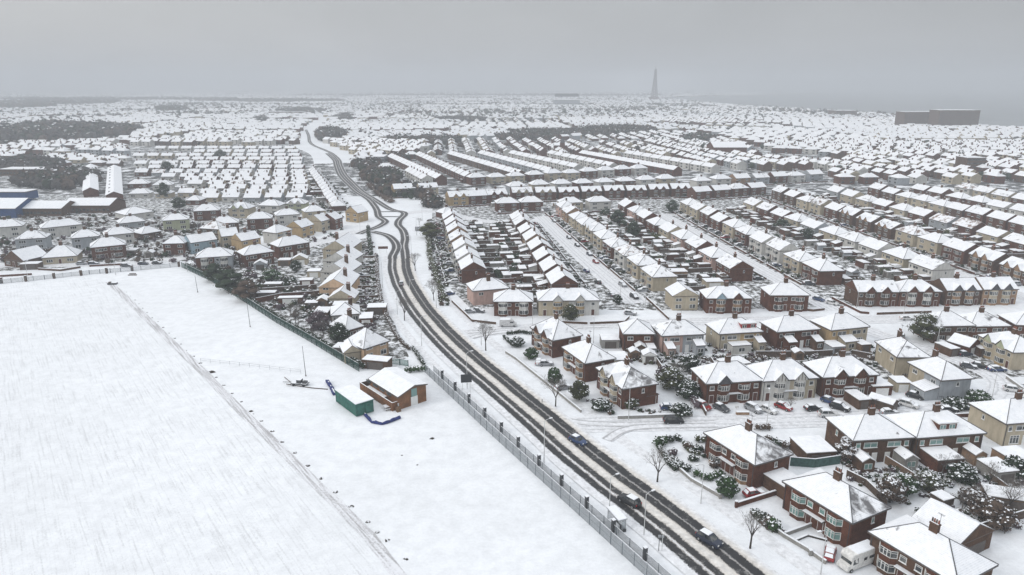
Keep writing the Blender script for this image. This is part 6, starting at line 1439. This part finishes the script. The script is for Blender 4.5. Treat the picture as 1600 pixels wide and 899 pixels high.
for (ax, ay, bx2, by2, n_) in ((985, 640, 1030, 646, 12), (1110, 648, 1290, 622, 0), (1215, 668, 1300, 672, 0), (885, 600, 960, 650, 26), (1300, 700, 1330, 735, 16), (1560, 640, 1600, 690, 22), (1440, 600, 1530, 640, 26), (1385, 560, 1425, 600, 14), (1180, 812, 1230, 838, 16), (1090, 700, 1130, 735, 18), (1245, 600, 1280, 570, 14), (1095, 560, 1330, 575, 60)):
    for i in range(n_):
        t = rg.random(); p = P(ax+(bx2-ax)*t+rg.uniform(-5, 5), ay+(by2-ay)*t+rg.uniform(-3, 3)); s = rg.uniform(.25, .7)
        leafclump(mbs, p[0], p[1], s*.6, s, s, s*.8, 60, rg.choice(('leaf_dark', 'leaf_brown', 'heather', 'leaf_brown')), .14, .3)
for i in range(150):
    qx = rg.uniform(1350, 1600); qy = rg.uniform(735, 830)
    if qx < 1365+(qy-735)*.9: continue
    p = P(qx, qy); s = rg.uniform(.3, .9); leafclump(mbs, p[0], p[1], s*.6, s, s, s*.8, 80, rg.choice(('leaf_dark', 'leaf_brown', 'heather', 'leaf_olive')), .16, .45)
for i in range(420):
    qx = rg.uniform(0, 300); qy = rg.uniform(330, 412)
    p = P(qx, qy); s = rg.uniform(.5, 1.8); leafclump(mbs, p[0], p[1], s*.6, s, s, s*.8, 22, rg.choice(('leaf_dark', 'leaf_brown', 'heather', 'leaf_brown')), .4, .2)
for i in range(300):
    qx = rg.uniform(290, 540); qy = 425-(qx-290)*.22-rg.uniform(0, 75)
    p = P(qx, qy); s = rg.uniform(.4, 1.4); leafclump(mbs, p[0], p[1], s*.6, s, s, s*.8, 22, rg.choice(('leaf_dark', 'leaf_brown', 'heather', 'leaf_olive')), .35, .2)
def append(mb, me, x, y, rz, sc):
    c, s_ = math.cos(rz), math.sin(rz); a = len(mb.v)
    mb.v += [(x+(v.co.x*c-v.co.y*s_)*sc, y+(v.co.x*s_+v.co.y*c)*sc, v.co.z*sc) for v in me.vertices]
    mi = mb.mat('twig')
    for p_ in me.polygons: mb.f.append(tuple(a+i for i in p_.vertices)); mb.mi.append(mi)
sc_ = MB()
for i in range(34):
    z_ = i % 4
    qx, qy = ((rg.uniform(1400, 1600), rg.uniform(745, 850)), (rg.uniform(1400, 1600), rg.uniform(740, 800)), (rg.uniform(1040, 1360), rg.uniform(560, 590)), (rg.uniform(400, 540), rg.uniform(480, 540)))[z_]
    if z_ == 3 and qy > 480+(qx-400)*.55: continue
    p = P(qx, qy); m_ = bare_tree(20+i % 5, 7, 1.15, True); k_ = rg.uniform(.35, .75)
    append(sc_, m_[1], p[0], p[1], i*1.7, k_); append(sc_, m_[0], p[0], p[1], i*1.7, k_)
tag(lnk('bare_scrub', sc_.mesh('b')), 'bare twiggy scrub and saplings in the back gardens', 'scrub', kind='stuff')
tag(lnk('garden_planting', mbs.mesh('g')), 'snowy mixed planting filling the gardens near the main road', 'plants', kind='stuff')

# ------------------------------------------------------------------ walls, garages, sheds close to the camera
wallrun('garden_wall', pxs((1052, 727), (1080, 752), (1124, 777)), .7, .28, 'concrete', 'long low pale wall before the brown house garden', 'wall', None, [P(1052, 727), P(1125, 779)])
wallrun('garden_wall', pxs((1150, 793), (1216, 772)), .95, .28, 'brick_red', 'red brick wall with end pier between the two nearest drives', 'wall', None, [P(1150, 793)])
wallrun('garden_wall', pxs((1172, 802), (1225, 840), (1262, 862), (1290, 882)), .7, .25, 'concrete', 'low wall along the pavement before the green glass house', 'wall', None, [P(1266, 868)])
wallrun('garden_wall', pxs((1226, 838), (1275, 820)), .7, .22, 'concrete', 'short wall dividing the drives of the green glass house', 'wall')
wallrun('garden_wall', pxs((1243, 846), (1262, 838), (1292, 846)), .35, .25, 'soil', 'low dark zigzag bed edging on the lower drive', 'edging')
wallrun('garden_wall', pxs((790, 552), (806, 562), (828, 580), (858, 604), (880, 622), (908, 645)), .7, .25, 'concrete', 'low pale wall before the three brick house gardens', 'wall')
wallrun('garden_wall', pxs((965, 655), (1005, 654), (1082, 651)), .8, .28, 'concrete', 'grey wall along the close behind the black car', 'wall')
wallrun('garden_wall', pxs((1103, 650), (1085, 615)), 1.1, .2, 'timber_dark', 'dark fence beside the drive with the red brown car', 'fence')
wallrun('garden_wall', pxs((1150, 648), (1170, 648)), .7, .6, 'brick_tan', 'short thick tan wall on the drive by the silver people carrier', 'wall')
wallrun('garden_wall', pxs((1447, 655), (1500, 652), (1554, 650)), .9, .28, 'brick_red', 'long low red brick wall round the grey house corner', 'wall')
wallrun('garden_wall', pxs((706, 472), (730, 495), (738, 503), (775, 507)), .8, .25, 'brick_brown', 'curved brown wall round the pink house forecourt', 'wall')
wallrun('garden_wall', pxs((922, 507), (975, 505), (983, 497)), .8, .25, 'brick_brown', 'brown corner wall below the long cream pair', 'wall')
wallrun('garden_wall', pxs((872, 505), (918, 507)), .8, .25, 'brick_brown', 'dark wall before the middle of the long cream pair', 'wall')
wallrun('garden_wall', pxs((1010, 467), (1045, 500)), .8, .25, 'brick_brown', 'dark wall at the cream corner house side of the avenue', 'wall')
wallrun('garden_wall', pxs((1300, 467), (1345, 490), (1358, 491)), .8, .25, 'brick_red', 'red wall bending round the foot of the second street', 'wall')
wallrun('garden_wall', pxs((1370, 492), (1455, 489)), .8, .25, 'brick_brown', 'dark straight wall before the long brick terrace', 'wall')
wallrun('garden_wall', pxs((1220, 480), (1270, 487), (1288, 485)), .8, .25, 'brick_brown', 'brown wall below the plain red block', 'wall')
wallrun('garden_wall', pxs((1572, 592), (1600, 612)), .8, .25, 'concrete', 'pale wall beside the white car at the right edge', 'wall')
wallrun('garden_wall', pxs((1487, 552), (1530, 553)), .9, .25, 'brick_red', 'red wall before the double garage drive', 'wall')
wallrun('garden_wall', pxs((0, 433), (50, 430)), .8, .25, 'brick_red', 'red wall before the brown gabled bungalow', 'wall')
wallrun('garden_wall', pxs((60, 422), (95, 424), (126, 419)), .8, .25, 'brick_brown', 'curved low wall before the cream bungalow', 'wall')
wallrun('garden_wall', pxs((140, 417), (200, 414)), .8, .25, 'brick_red', 'red wall before the solid red brick house', 'wall')
wallrun('garden_fence', pxs((1234, 728), (1272, 731), (1312, 725)), 1.9, .1, 'green_board', 'weathered teal board fence before the flat roofed garage', 'fence')
wallrun('garden_fence', pxs((1322, 745), (1352, 760), (1385, 792)), 1.5, .1, 'timber_dark', 'dark timber fence running down behind the green glass house', 'fence')
wallrun('garden_fence', pxs((1382, 724), (1420, 748), (1478, 790)), 1.7, .1, 'timber_brown', 'long timber fence down the middle of the back gardens', 'fence')
wallrun('garden_fence', pxs((1440, 722), (1458, 735)), 1.7, .1, 'timber_dark', 'short dark fence between the two brown pairs', 'fence')
wallrun('garden_fence', pxs((1545, 750), (1574, 772)), 1.6, .1, 'timber_brown', 'timber fence beside the garages at the right edge', 'fence')
wallrun('garden_fence', pxs((1490, 845), (1560, 822), (1600, 810)), 1.7, .1, 'timber_dark', 'dark slatted fence at the lower right edge', 'fence')
wallrun('garden_fence', pxs((1110, 567), (1125, 590)), 1.7, .1, 'timber_dark', 'dark fence between gardens right of the round evergreen', 'fence')
wallrun('garden_fence', pxs((1180, 558), (1262, 558), (1300, 556)), 1.7, .1, 'timber_dark', 'long dark fence behind the timber gabled pair', 'fence')
wallrun('garden_fence', pxs((1330, 556), (1362, 562)), 1.7, .1, 'timber_dark', 'dark fence left of the cream end on house', 'fence')
wallrun('garden_fence', pxs((1020, 560), (1040, 590)), 1.7, .1, 'timber_dark', 'dark fence beside the little snowy conservatory', 'fence')
wallrun('garden_fence', pxs((400, 474), (440, 466), (500, 462)), 1.8, .15, 'brick_red', 'red brick wall across the gardens left of the peach house', 'wall')
wallrun('garden_fence', pxs((410, 458), (495, 452)), 1.8, .15, 'timber_dark', 'dark boundary fence behind the red brick garden wall', 'fence')
for i in range(7):
    q0 = (551+i*1.5, 388+i*15.5); wallrun('garden_wall', pxs(q0, (586+i*1.2, 387+i*15.5)), .8, .2, 'brick_brown', f'low wall between long front gardens, {ORD[6-i]} from the near end, left of road', 'wall', 'walls between the long front gardens')
near_sheds = [((470, 412), 6, 4.5, 2.4, 'gab', 'render_cream', 8, 'outbuilding', 'cream outbuilding with white roof behind the long red brown house'), ((446, 414), 5, 4, 2.3, 'flat', 'timber_brown', 6, 'shed', 'brown flat shed left of the cream outbuilding'), ((480, 446), 4.5, 3.5, 2.3, 'flat', 'brick_red', 5, 'garage', 'red flat garage left of the peach house'), ((408, 420), 5, 4, 2.3, 'gab', 'render_grey', 12, 'shed', 'pale roofed shed below the red hipped house by the bushes'), ((535, 485), 5.5, 4, 2.4, 'flat', 'render_white', 5, 'conservatory', 'white flat conservatory below the small cream bungalow'), ((573, 505), 4, 6, 2.4, 'flat', 'brick_red', 8, 'garage', 'red garage with white roof right of the brick cottage'), ((505, 478), 3.6, 4.5, 2.4, 'gab', 'timber_brown', 4, 'shed', 'gabled brown shed above the dark garage by the bushes'), ((590, 489), 6, 4.5, 2.4, 'flat', 'brick_brown', 4, 'garage', 'flat brown garage nearest the left verge'), ((428, 452), 6, 3, 2.2, 'flat', 'timber_dark', 4, 'shed', 'dark low shed in front of the snowy laurel'), ((1268, 712), 6.2, 6.5, 2.4, 'flat', 'brick_brown', 7, 'garage', 'brown garage with flat snowy roof behind the teal board fence'), ((1232, 772), 4.8, 9.5, 2.5, 'flat', 'brick_brown', -64+90, 'garage', 'long flat roofed garage joining the two nearest brown pairs'), ((1482, 846), 8.5, 8, 3.3, 'gab', 'brick_brown', -64+90, 'building', 'brick outbuilding with pitched snowy roof behind the cropped corner pair'),
   ((1470, 790), 2.6, 2.6, 1.9, 'flat', 'timber_dark', 20, 'shed', 'small square shed in the gardens behind the brown houses'), ((1555, 745), 4.4, 5, 2.4, 'flat', 'concrete', 10, 'garage', 'pale flat garage right of the wide flat extension'), ((1585, 728), 5.5, 6, 2.4, 'flat', 'brick_tan', 10, 'garage', 'tan flat garage at the right edge'), ((1575, 790), 8, 4, 2.3, 'flat', 'timber_brown', -18, 'garage', 'wide brown garage with snowy roof at the right edge'),
   ((1505, 548), 6.5, 6, 2.5, 'gab', 'brick_red', 30, 'garage', 'double brick garage with pale gable before the evergreen'), ((1478, 552), 3, 5.5, 2.2, 'flat', 'brick_brown', 15, 'garage', 'low brown garage left of the double garage'), ((1530, 553), 3.2, 5, 2.3, 'flat', 'brick_brown', 0, 'garage', 'flat garage between double garage and cream gabled pair'), ((1145, 578), 7, 5, 2.3, 'flat', 'white_paint', 20, 'shed', 'white walled low outbuilding behind the one gabled pair'),
   ((990, 560), 2.6, 3, 2.2, 'gab', 'timber_brown', 5, 'shed', 'small dark gabled shed by the snowy conservatory'), ((1013, 565), 3.6, 3.4, 2.3, 'gab', 'white_paint', 0, 'conservatory', 'little white conservatory below the leftmost narrow brick house'), ((966, 570), 4.5, 6, 2.4, 'flat', 'render_cream', 5, 'garage', 'cream flat roofed garage behind the middle brick house'), ((952, 540), 5, 5, 2.4, 'flat', 'concrete', 0, 'garage', 'flat snowy garage behind the brick corner house'), ((1010, 625), 3, 5, 2.3, 'gab', 'brick_red', 22, 'garage', 'brick garage end behind the tan banded house'),
   ((1338, 632), 3, 5.5, 2.3, 'flat', 'brick_brown', 10, 'garage', 'brown garage right of the two red gables'), ((1368, 612), 5, 5, 2.4, 'flat', 'brick_red', 5, 'garage', 'orange brick garage behind the two red gables'), ((1404, 608), 3.6, 4, 2.4, 'flat', 'render_cream', 0, 'outbuilding', 'cream flat outbuilding between garage and grey house'), ((1378, 638), 3, 5.5, 2.2, 'gab', 'timber_dark', 40, 'shed', 'dark shed with pale roof above the parked estate cars'),
   ((1301, 550), 4, 5, 2.3, 'flat', 'render_grey', 10, 'garage', 'pale garage behind the yellow cream rear pair'), ((1345, 547), 3, 4, 2.2, 'flat', 'timber_brown', 10, 'shed', 'brown shed beside the yellow cream rear pair'), ((1245, 560), 2.5, 3, 2., 'gab', 'timber_brown', 0, 'shed', 'small shed behind the dark red rear pair'), ((590, 574), 7, 3.4, 2.4, 'flat', 'brick_brown', -13, 'garage', 'low dark garage with snowy roof just behind the clubhouse'),
   ((533, 552), 3, 4, 2.2, 'flat', 'timber_dark', -10, 'shed', 'black shed left of the cream annexe'), ((505, 497), 4.5, 6, 2.6, 'flat', 'brick_brown', 0, 'garage', 'dark garage with snow roof by the bare bushes'), ((416, 466), 7, 3, 2.2, 'flat', 'timber_dark', 4, 'shed', 'long dark shed with white roof behind the green fence'), ((455, 474), 8, 2.4, 2.1, 'flat', 'brick_red', 6, 'shed', 'long red low shed beside the garden brick wall'), ((488, 482), 4, 3, 2.2, 'flat', 'timber_dark', 5, 'shed', 'dark shed left of the small cream bungalow'),
   ((832, 440), 7, 3, 2.3, 'flat', 'brick_brown', 0, 'garage', 'long brown garage right of the pink corner house'), ((1113, 448), 6.5, 5, 2.4, 'flat', 'render_cream', 4, 'garage', 'cream flat garage behind the blue gabled pair'), ((1056, 433), 7.5, 5, 2.6, 'flat', 'brick_tan', 4, 'garage', 'dark glazed flat building right of the avenue houses'), ((1062, 448), 6, 4, 2.3, 'flat', 'brick_brown', 4, 'garage', 'flat brown garage above the cream corner house'), ((492, 432), 5, 4, 2.4, 'flat', 'render_cream', 5, 'outbuilding', 'cream flat outbuilding left of the peach house'),
   ((210, 398), 3.5, 5, 2.3, 'flat', 'concrete', 5, 'garage', 'pale garage right of the solid red brick house'), ((235, 402), 3.5, 3.5, 2.2, 'gab', 'concrete', 5, 'shed', 'pale hipped kiosk between red house and red white one'), ((50, 420), 7, 4, 2.3, 'flat', 'timber_dark', 8, 'garage', 'dark open carport left of the cream bungalow'), ((325, 412), 3, 3, 2.2, 'gab', 'render_white', 10, 'shed', 'small white roofed porch hut at the field corner')]
for (q, w_, d_, h_, rk, m_, an_, cat, lb) in near_sheds:
    p = P(*q); thing({'garage': 'garage', 'shed': 'garden_shed', 'building': 'outbuilding', 'outbuilding': 'outbuilding', 'conservatory': 'conservatory'}[cat], shed_tree(w_, d_, h_, rk, m_), lb, cat, None, (p[0], p[1], 0), math.radians(an_))
# aerial on the nearest roof
# ------------------------------------------------------------------ landmarks
# lattice tower on the coast
tx, ty = P(1022, 157); mb = MB(); Ht = 158
def tw(z): return 11*(1-z/Ht)**1.6+2.3
zs = [0, 8, 17, 27, 38, 50, 62, 75, 88, 102, 116, 128, 140]
for z0, z1 in zip(zs[:-1], zs[1:]):
    a_, b_ = tw(z0), tw(z1)
    for sx, sy in ((-1, -1), (1, -1), (1, 1), (-1, 1)):
        mb.tube((sx*a_, sy*a_, z0), (sx*b_, sy*b_, z1), 1.7, 1.5, 'tower_steel', 4)
        nx_, ny_ = (sy*-1, sx) if True else (0, 0)
        mb.tube((sx*a_, sy*a_, z0), (nx_*b_, ny_*b_, z1), .9, .9, 'tower_steel', 4); mb.tube((nx_*a_, ny_*a_, z0), (sx*b_, sy*b_, z1), .9, .9, 'tower_steel', 4)
        mb.tube((sx*b_, sy*b_, z1), (nx_*b_, ny_*b_, z1), 1.1, 1.1, 'tower_steel', 4)
cm = MB(); cm.box(-4.5, 4.5, -4.5, 4.5, 128, 133, 'tower_steel'); cm.box(-3, 3, -3, 3, 133.01, 141, 'tower_steel'); cm.tube((0, 0, 141), (0, 0, 158), .9, .4, 'tower_steel', 6)
bs = MB(); bs.box(-17, 17, -17, 17, 0, 15, 'brick_red', 'flat_snow')
thing('lattice_tower', [('lattice', mb.mesh('l'), []), ('crown', cm.mesh('c'), []), ('base_building', bs.mesh('b'), [])], 'tall tapering lattice tower hazy on the skyline', 'tower', None, (tx, ty, 0), .3)
def block(name, px0, px1, py, depth, h, wall, label, roof='flat', parts=(), dz=0, cat='building', bands=None):
    a_, b_ = P(px0, py), P(px1, py); w = math.dist(a_, b_); an_ = math.atan2(b_[1]-a_[1], b_[0]-a_[0])
    wm = MB(); wm.box(0, w, 0, depth, 0, h, wall); rm = MB()
    if roof == 'flat': rm.box(-.4, w+.4, -.4, depth+.4, h+.01, h+.3, 'fascia'); rm.box(-.2, w+.2, -.2, depth+.2, h+.31, h+.55, 'flat_snow')
    elif roof == 'pitch':
        for dz_, m_ in ((0, 'fascia'), (.25, 'flat_snow')):
            rm.poly([(-.5, -.5, h+dz_), (w+.5, -.5, h+dz_), (w+.5, depth/2, h+depth*.17+dz_), (-.5, depth/2, h+depth*.17+dz_)], m_); rm.poly([(-.5, depth+.5, h+dz_), (w+.5, depth+.5, h+dz_), (w+.5, depth/2, h+depth*.17+dz_), (-.5, depth/2, h+depth*.17+dz_)], m_)
        for x in (0, w): wm.poly([(x, 0, h), (x, depth, h), (x, depth/2, h+depth*.17)], wall)
    tr = [('wall', wm.mesh('w'), []), ('roof', rm.mesh('r'), [])]
    if bands:
        n, wh_, z0, st, fl = bands
        for f in range(fl):
            bm_ = MB()
            for i in range(n): x = w*(i+.5)/n; bm_.box(x-wh_/2, x+wh_/2, -.12, -.01, z0+f*st, z0+f*st+1.4, 'glass_dark')
            tr.append(('window_row', bm_.mesh('wr'), []))
    for nm_, m in parts: tr.append((nm_, m.mesh(nm_), []))
    return thing(name, tr, label, cat, None, (a_[0], a_[1], 0), an_)
block('seafront_hotel', 1411, 1462, 201, 30, 27, 'brick_brown', 'left wing of the long dark red hotel on the seafront', bands=(16, 2., 2, 3.4, 7))
block('seafront_hotel', 1464, 1527, 203, 30, 31, 'brick_brown', 'right wing of the long dark red hotel on the seafront', bands=(18, 2., 2, 3.4, 8))
block('stadium', 866, 906, 167, 90, 22, 'render_grey', 'pale football stadium with dark raised stand roof in the haze', bands=(10, 6, 4, 5, 2))
a_, b_ = P(868, 166), P(904, 166); w_ = math.dist(a_, b_); mb = MB(); mb.box(0, w_, 10, 60, 31, 41, 'slate', 'slate')
for i in range(5): mb.tube((w_*i/4, 12, 0), (w_*i/4, 12, 34), 1.2, 1., 'metal_grey')
single('stand_roof', mb.mesh('s'), 'grey raised roof of the stadium stand', 'roof', None, (a_[0], a_[1], 0))
block('hotel_block', 1305, 1338, 184, 40, 15, 'brick_brown', 'reddish block of towers on the coast left of the long hotel', bands=(8, 3, 3, 4, 3))
block('brick_tower_block', 1508, 1537, 271, 16, 12.5, 'brick_brown', 'square brown brick block among the right hand rows', bands=(6, 2, 1.5, 3, 4))
block('church', 866, 886, 241, 14, 9, 'brick_red', 'dark red church with small spire beyond the hipped rows', roof='pitch')
mb = MB(); mb.box(-2.5, 2.5, -2.5, 2.5, 0, 13, 'brick_red'); mb.poly([(-2.6, -2.6, 13), (2.6, -2.6, 13), (0, 0, 19)], 'slate'); mb.poly([(2.6, -2.6, 13), (2.6, 2.6, 13), (0, 0, 19)], 'slate'); mb.poly([(2.6, 2.6, 13), (-2.6, 2.6, 13), (0, 0, 19)], 'slate'); mb.poly([(-2.6, 2.6, 13), (-2.6, -2.6, 13), (0, 0, 19)], 'slate')
p = P(878, 242); single('church_tower', mb.mesh('c'), 'small dark church spire beyond the hipped rows', 'spire', None, (p[0], p[1]-4, 0))
block('school_building', 1115, 1166, 243, 30, 8, 'brick_red', 'large white roofed school hall with red end above the right rows', roof='pitch', bands=(8, 3, 2, 3, 1))
block('school_building', 580, 600, 254, 22, 5, 'render_grey', 'flat grey roofed depot beside the distant main road', bands=(6, 3, 1.5, 3, 1))
block('terrace_block', 420, 475, 181, 20, 9, 'brick_brown', 'long dark low block up the distant main road', bands=(12, 3, 2, 3, 2))
block('blue_warehouse', -60, 26, 341, 24, 5.2, 'blue_steel', 'bright blue warehouse with snowy roof at the left edge', roof='pitch')
block('blue_warehouse', -60, 42, 313, 12, 5, 'blue_steel', 'narrow blue roof strip behind the bright blue warehouse', roof='flat')
block('school_building', 31, 97, 338, 18, 4.2, 'brick_brown', 'long white roofed school wing beside the blue warehouse', roof='pitch', bands=(12, 1.5, 1.2, 3, 1))
block('school_building', 99, 172, 333, 18, 4.2, 'brick_brown', 'second white roofed school wing, right of the first', roof='pitch', bands=(12, 1.5, 1.2, 3, 1))
block('school_building', 0, 105, 275, 16, 5, 'brick_brown', 'low brown building with snowy roof beneath the left wood', roof='flat', bands=(20, 1.5, 1.5, 3, 1))
for (xa, xb, y0_, y1_, lb) in ((131, 152, 309, 268, 'long narrow white hall roof pointing away, left of two'), (167, 190, 316, 270, 'long narrow white hall roof pointing away, right of two')):
    a_, b_ = P(xa, y0_), P(xb, y0_); c_ = P(xa+3, y1_); L_ = math.dist(a_, c_); w_ = math.dist(a_, b_); an_ = math.atan2(c_[1]-a_[1], c_[0]-a_[0])-math.pi/2
    wm = MB(); wm.box(0, w_, 0, L_, 0, 4, 'brick_red'); rm = MB()
    for y in (0, L_): wm.poly([(0, y, 4), (w_, y, 4), (w_/2, y, 6.2)], 'brick_red')
    for dz_, m_ in ((0, 'fascia'), (.2, 'flat_snow')): rm.poly([(-.4, -.4, 4+dz_), (w_/2, -.4, 6.3+dz_), (w_/2, L_, 6.3+dz_), (-.4, L_, 4+dz_)], m_); rm.poly([(w_+.4, -.4, 4+dz_), (w_/2, -.4, 6.3+dz_), (w_/2, L_, 6.3+dz_), (w_+.4, L_, 4+dz_)], m_)
    sm = MB()
    for i in range(9): sm.box(w_*.15, w_*.28, L_*(i+.5)/9-1.5, L_*(i+.5)/9+1.5, 4.9, 5.5, 'glass_dark')
    thing('assembly_hall', [('wall', wm.mesh('w'), []), ('roof', rm.mesh('r'), [])]+([('rooflight_row', sm.mesh('s'), [])] if xa > 160 else []), lb, 'building', None, (a_[0], a_[1], 0), an_)

# ------------------------------------------------------------------ air, sky, sun
hz = MB(); hz.box(-11000, 11000, -300, 14000, -1.5, 175, 'slate'); ho = lnk('haze', hz.mesh('haze')); ho['kind'] = 'stuff'; tag(ho, 'cold grey winter haze hanging over the town', 'haze')
hm = bpy.data.materials.new('haze'); hm.use_nodes = True; nt = hm.node_tree; nt.nodes.clear()
out = nt.nodes.new('ShaderNodeOutputMaterial'); pv_ = nt.nodes.new('ShaderNodeVolumePrincipled'); pv_.inputs['Density'].default_value = .00040; pv_.inputs['Color'].default_value = (.69, .72, .755, 1); pv_.inputs['Anisotropy'].default_value = .0
nt.links.new(pv_.outputs[0], out.inputs['Volume']); ho.data.materials.clear(); ho.data.materials.append(hm)

w = bpy.data.worlds.new('World'); S.world = w; w.use_nodes = True; nt = w.node_tree; nt.nodes.clear()
out = nt.nodes.new('ShaderNodeOutputWorld'); bg = nt.nodes.new('ShaderNodeBackground'); bg.inputs[1].default_value = .1
sk = nt.nodes.new('ShaderNodeTexSky'); sk.sky_type = 'NISHITA'; sk.sun_disc = False; EL, ROT = 34., -75.
sk.sun_elevation = math.radians(EL); sk.sun_rotation = math.radians(ROT); sk.dust_density = 4; sk.air_density = 1.5
tc = nt.nodes.new('ShaderNodeTexCoord'); sx = nt.nodes.new('ShaderNodeSeparateXYZ'); nt.links.new(tc.outputs['Generated'], sx.inputs[0])
# overcast cloud deck: brighter overhead and to the left, heavier over the sea, soft mottling
el = ramp(nt, sx.outputs[2], [(0., .545), (.12, .535), (.30, .68), (.55, 1.15), (1., 1.75)])
az = ramp(nt, math_(nt, 'ADD', math_(nt, 'MULTIPLY', sx.outputs[0], .5), .5), [(.2, 1.07), (.5, 1.0), (.8, .80)])
cl_ = noise(nt, coords(nt, 'Generated', (1, 1, 2.5)), 3.2, 6, .6, .5); clr = ramp(nt, cl_, [(.3, .92), (.7, 1.06)])
base = mixc(nt, 1., mixc(nt, 1., el.outputs[0], az.outputs[0], 'MULTIPLY'), clr.outputs[0], 'MULTIPLY')
tint = mixc(nt, 1., base, (9.45, 9.72, 10.1), 'MULTIPLY')
fin = mixc(nt, .12, tint, sk.outputs[0])
nt.links.new(fin, bg.inputs[0]); nt.links.new(bg.outputs[0], out.inputs[0])
sl = bpy.data.lights.new('sun', 'SUN'); sl.energy = 1.0; sl.angle = math.radians(14); sl.color = (1., .955, .90)
so = bpy.data.objects.new('sun', sl); COL.objects.link(so)
az_ = math.radians(200); el_ = math.radians(EL)      # direction towards the sun: left and slightly towards the camera
dv = Vector((math.cos(az_)*math.cos(el_), math.sin(az_)*math.cos(el_), math.sin(el_))); so.rotation_euler = dv.to_track_quat('Z', 'Y').to_euler(); so.location = (-50, 20, 200)
S.view_settings.view_transform = 'Standard'; S.view_settings.look = 'None'; S.view_settings.gamma = 1; S.view_settings.exposure = 0.0
S.render.engine = 'CYCLES'; S.render.resolution_x = 1024; S.render.resolution_y = 575
S.cycles.volume_bounces = 2; S.cycles.max_bounces = 8
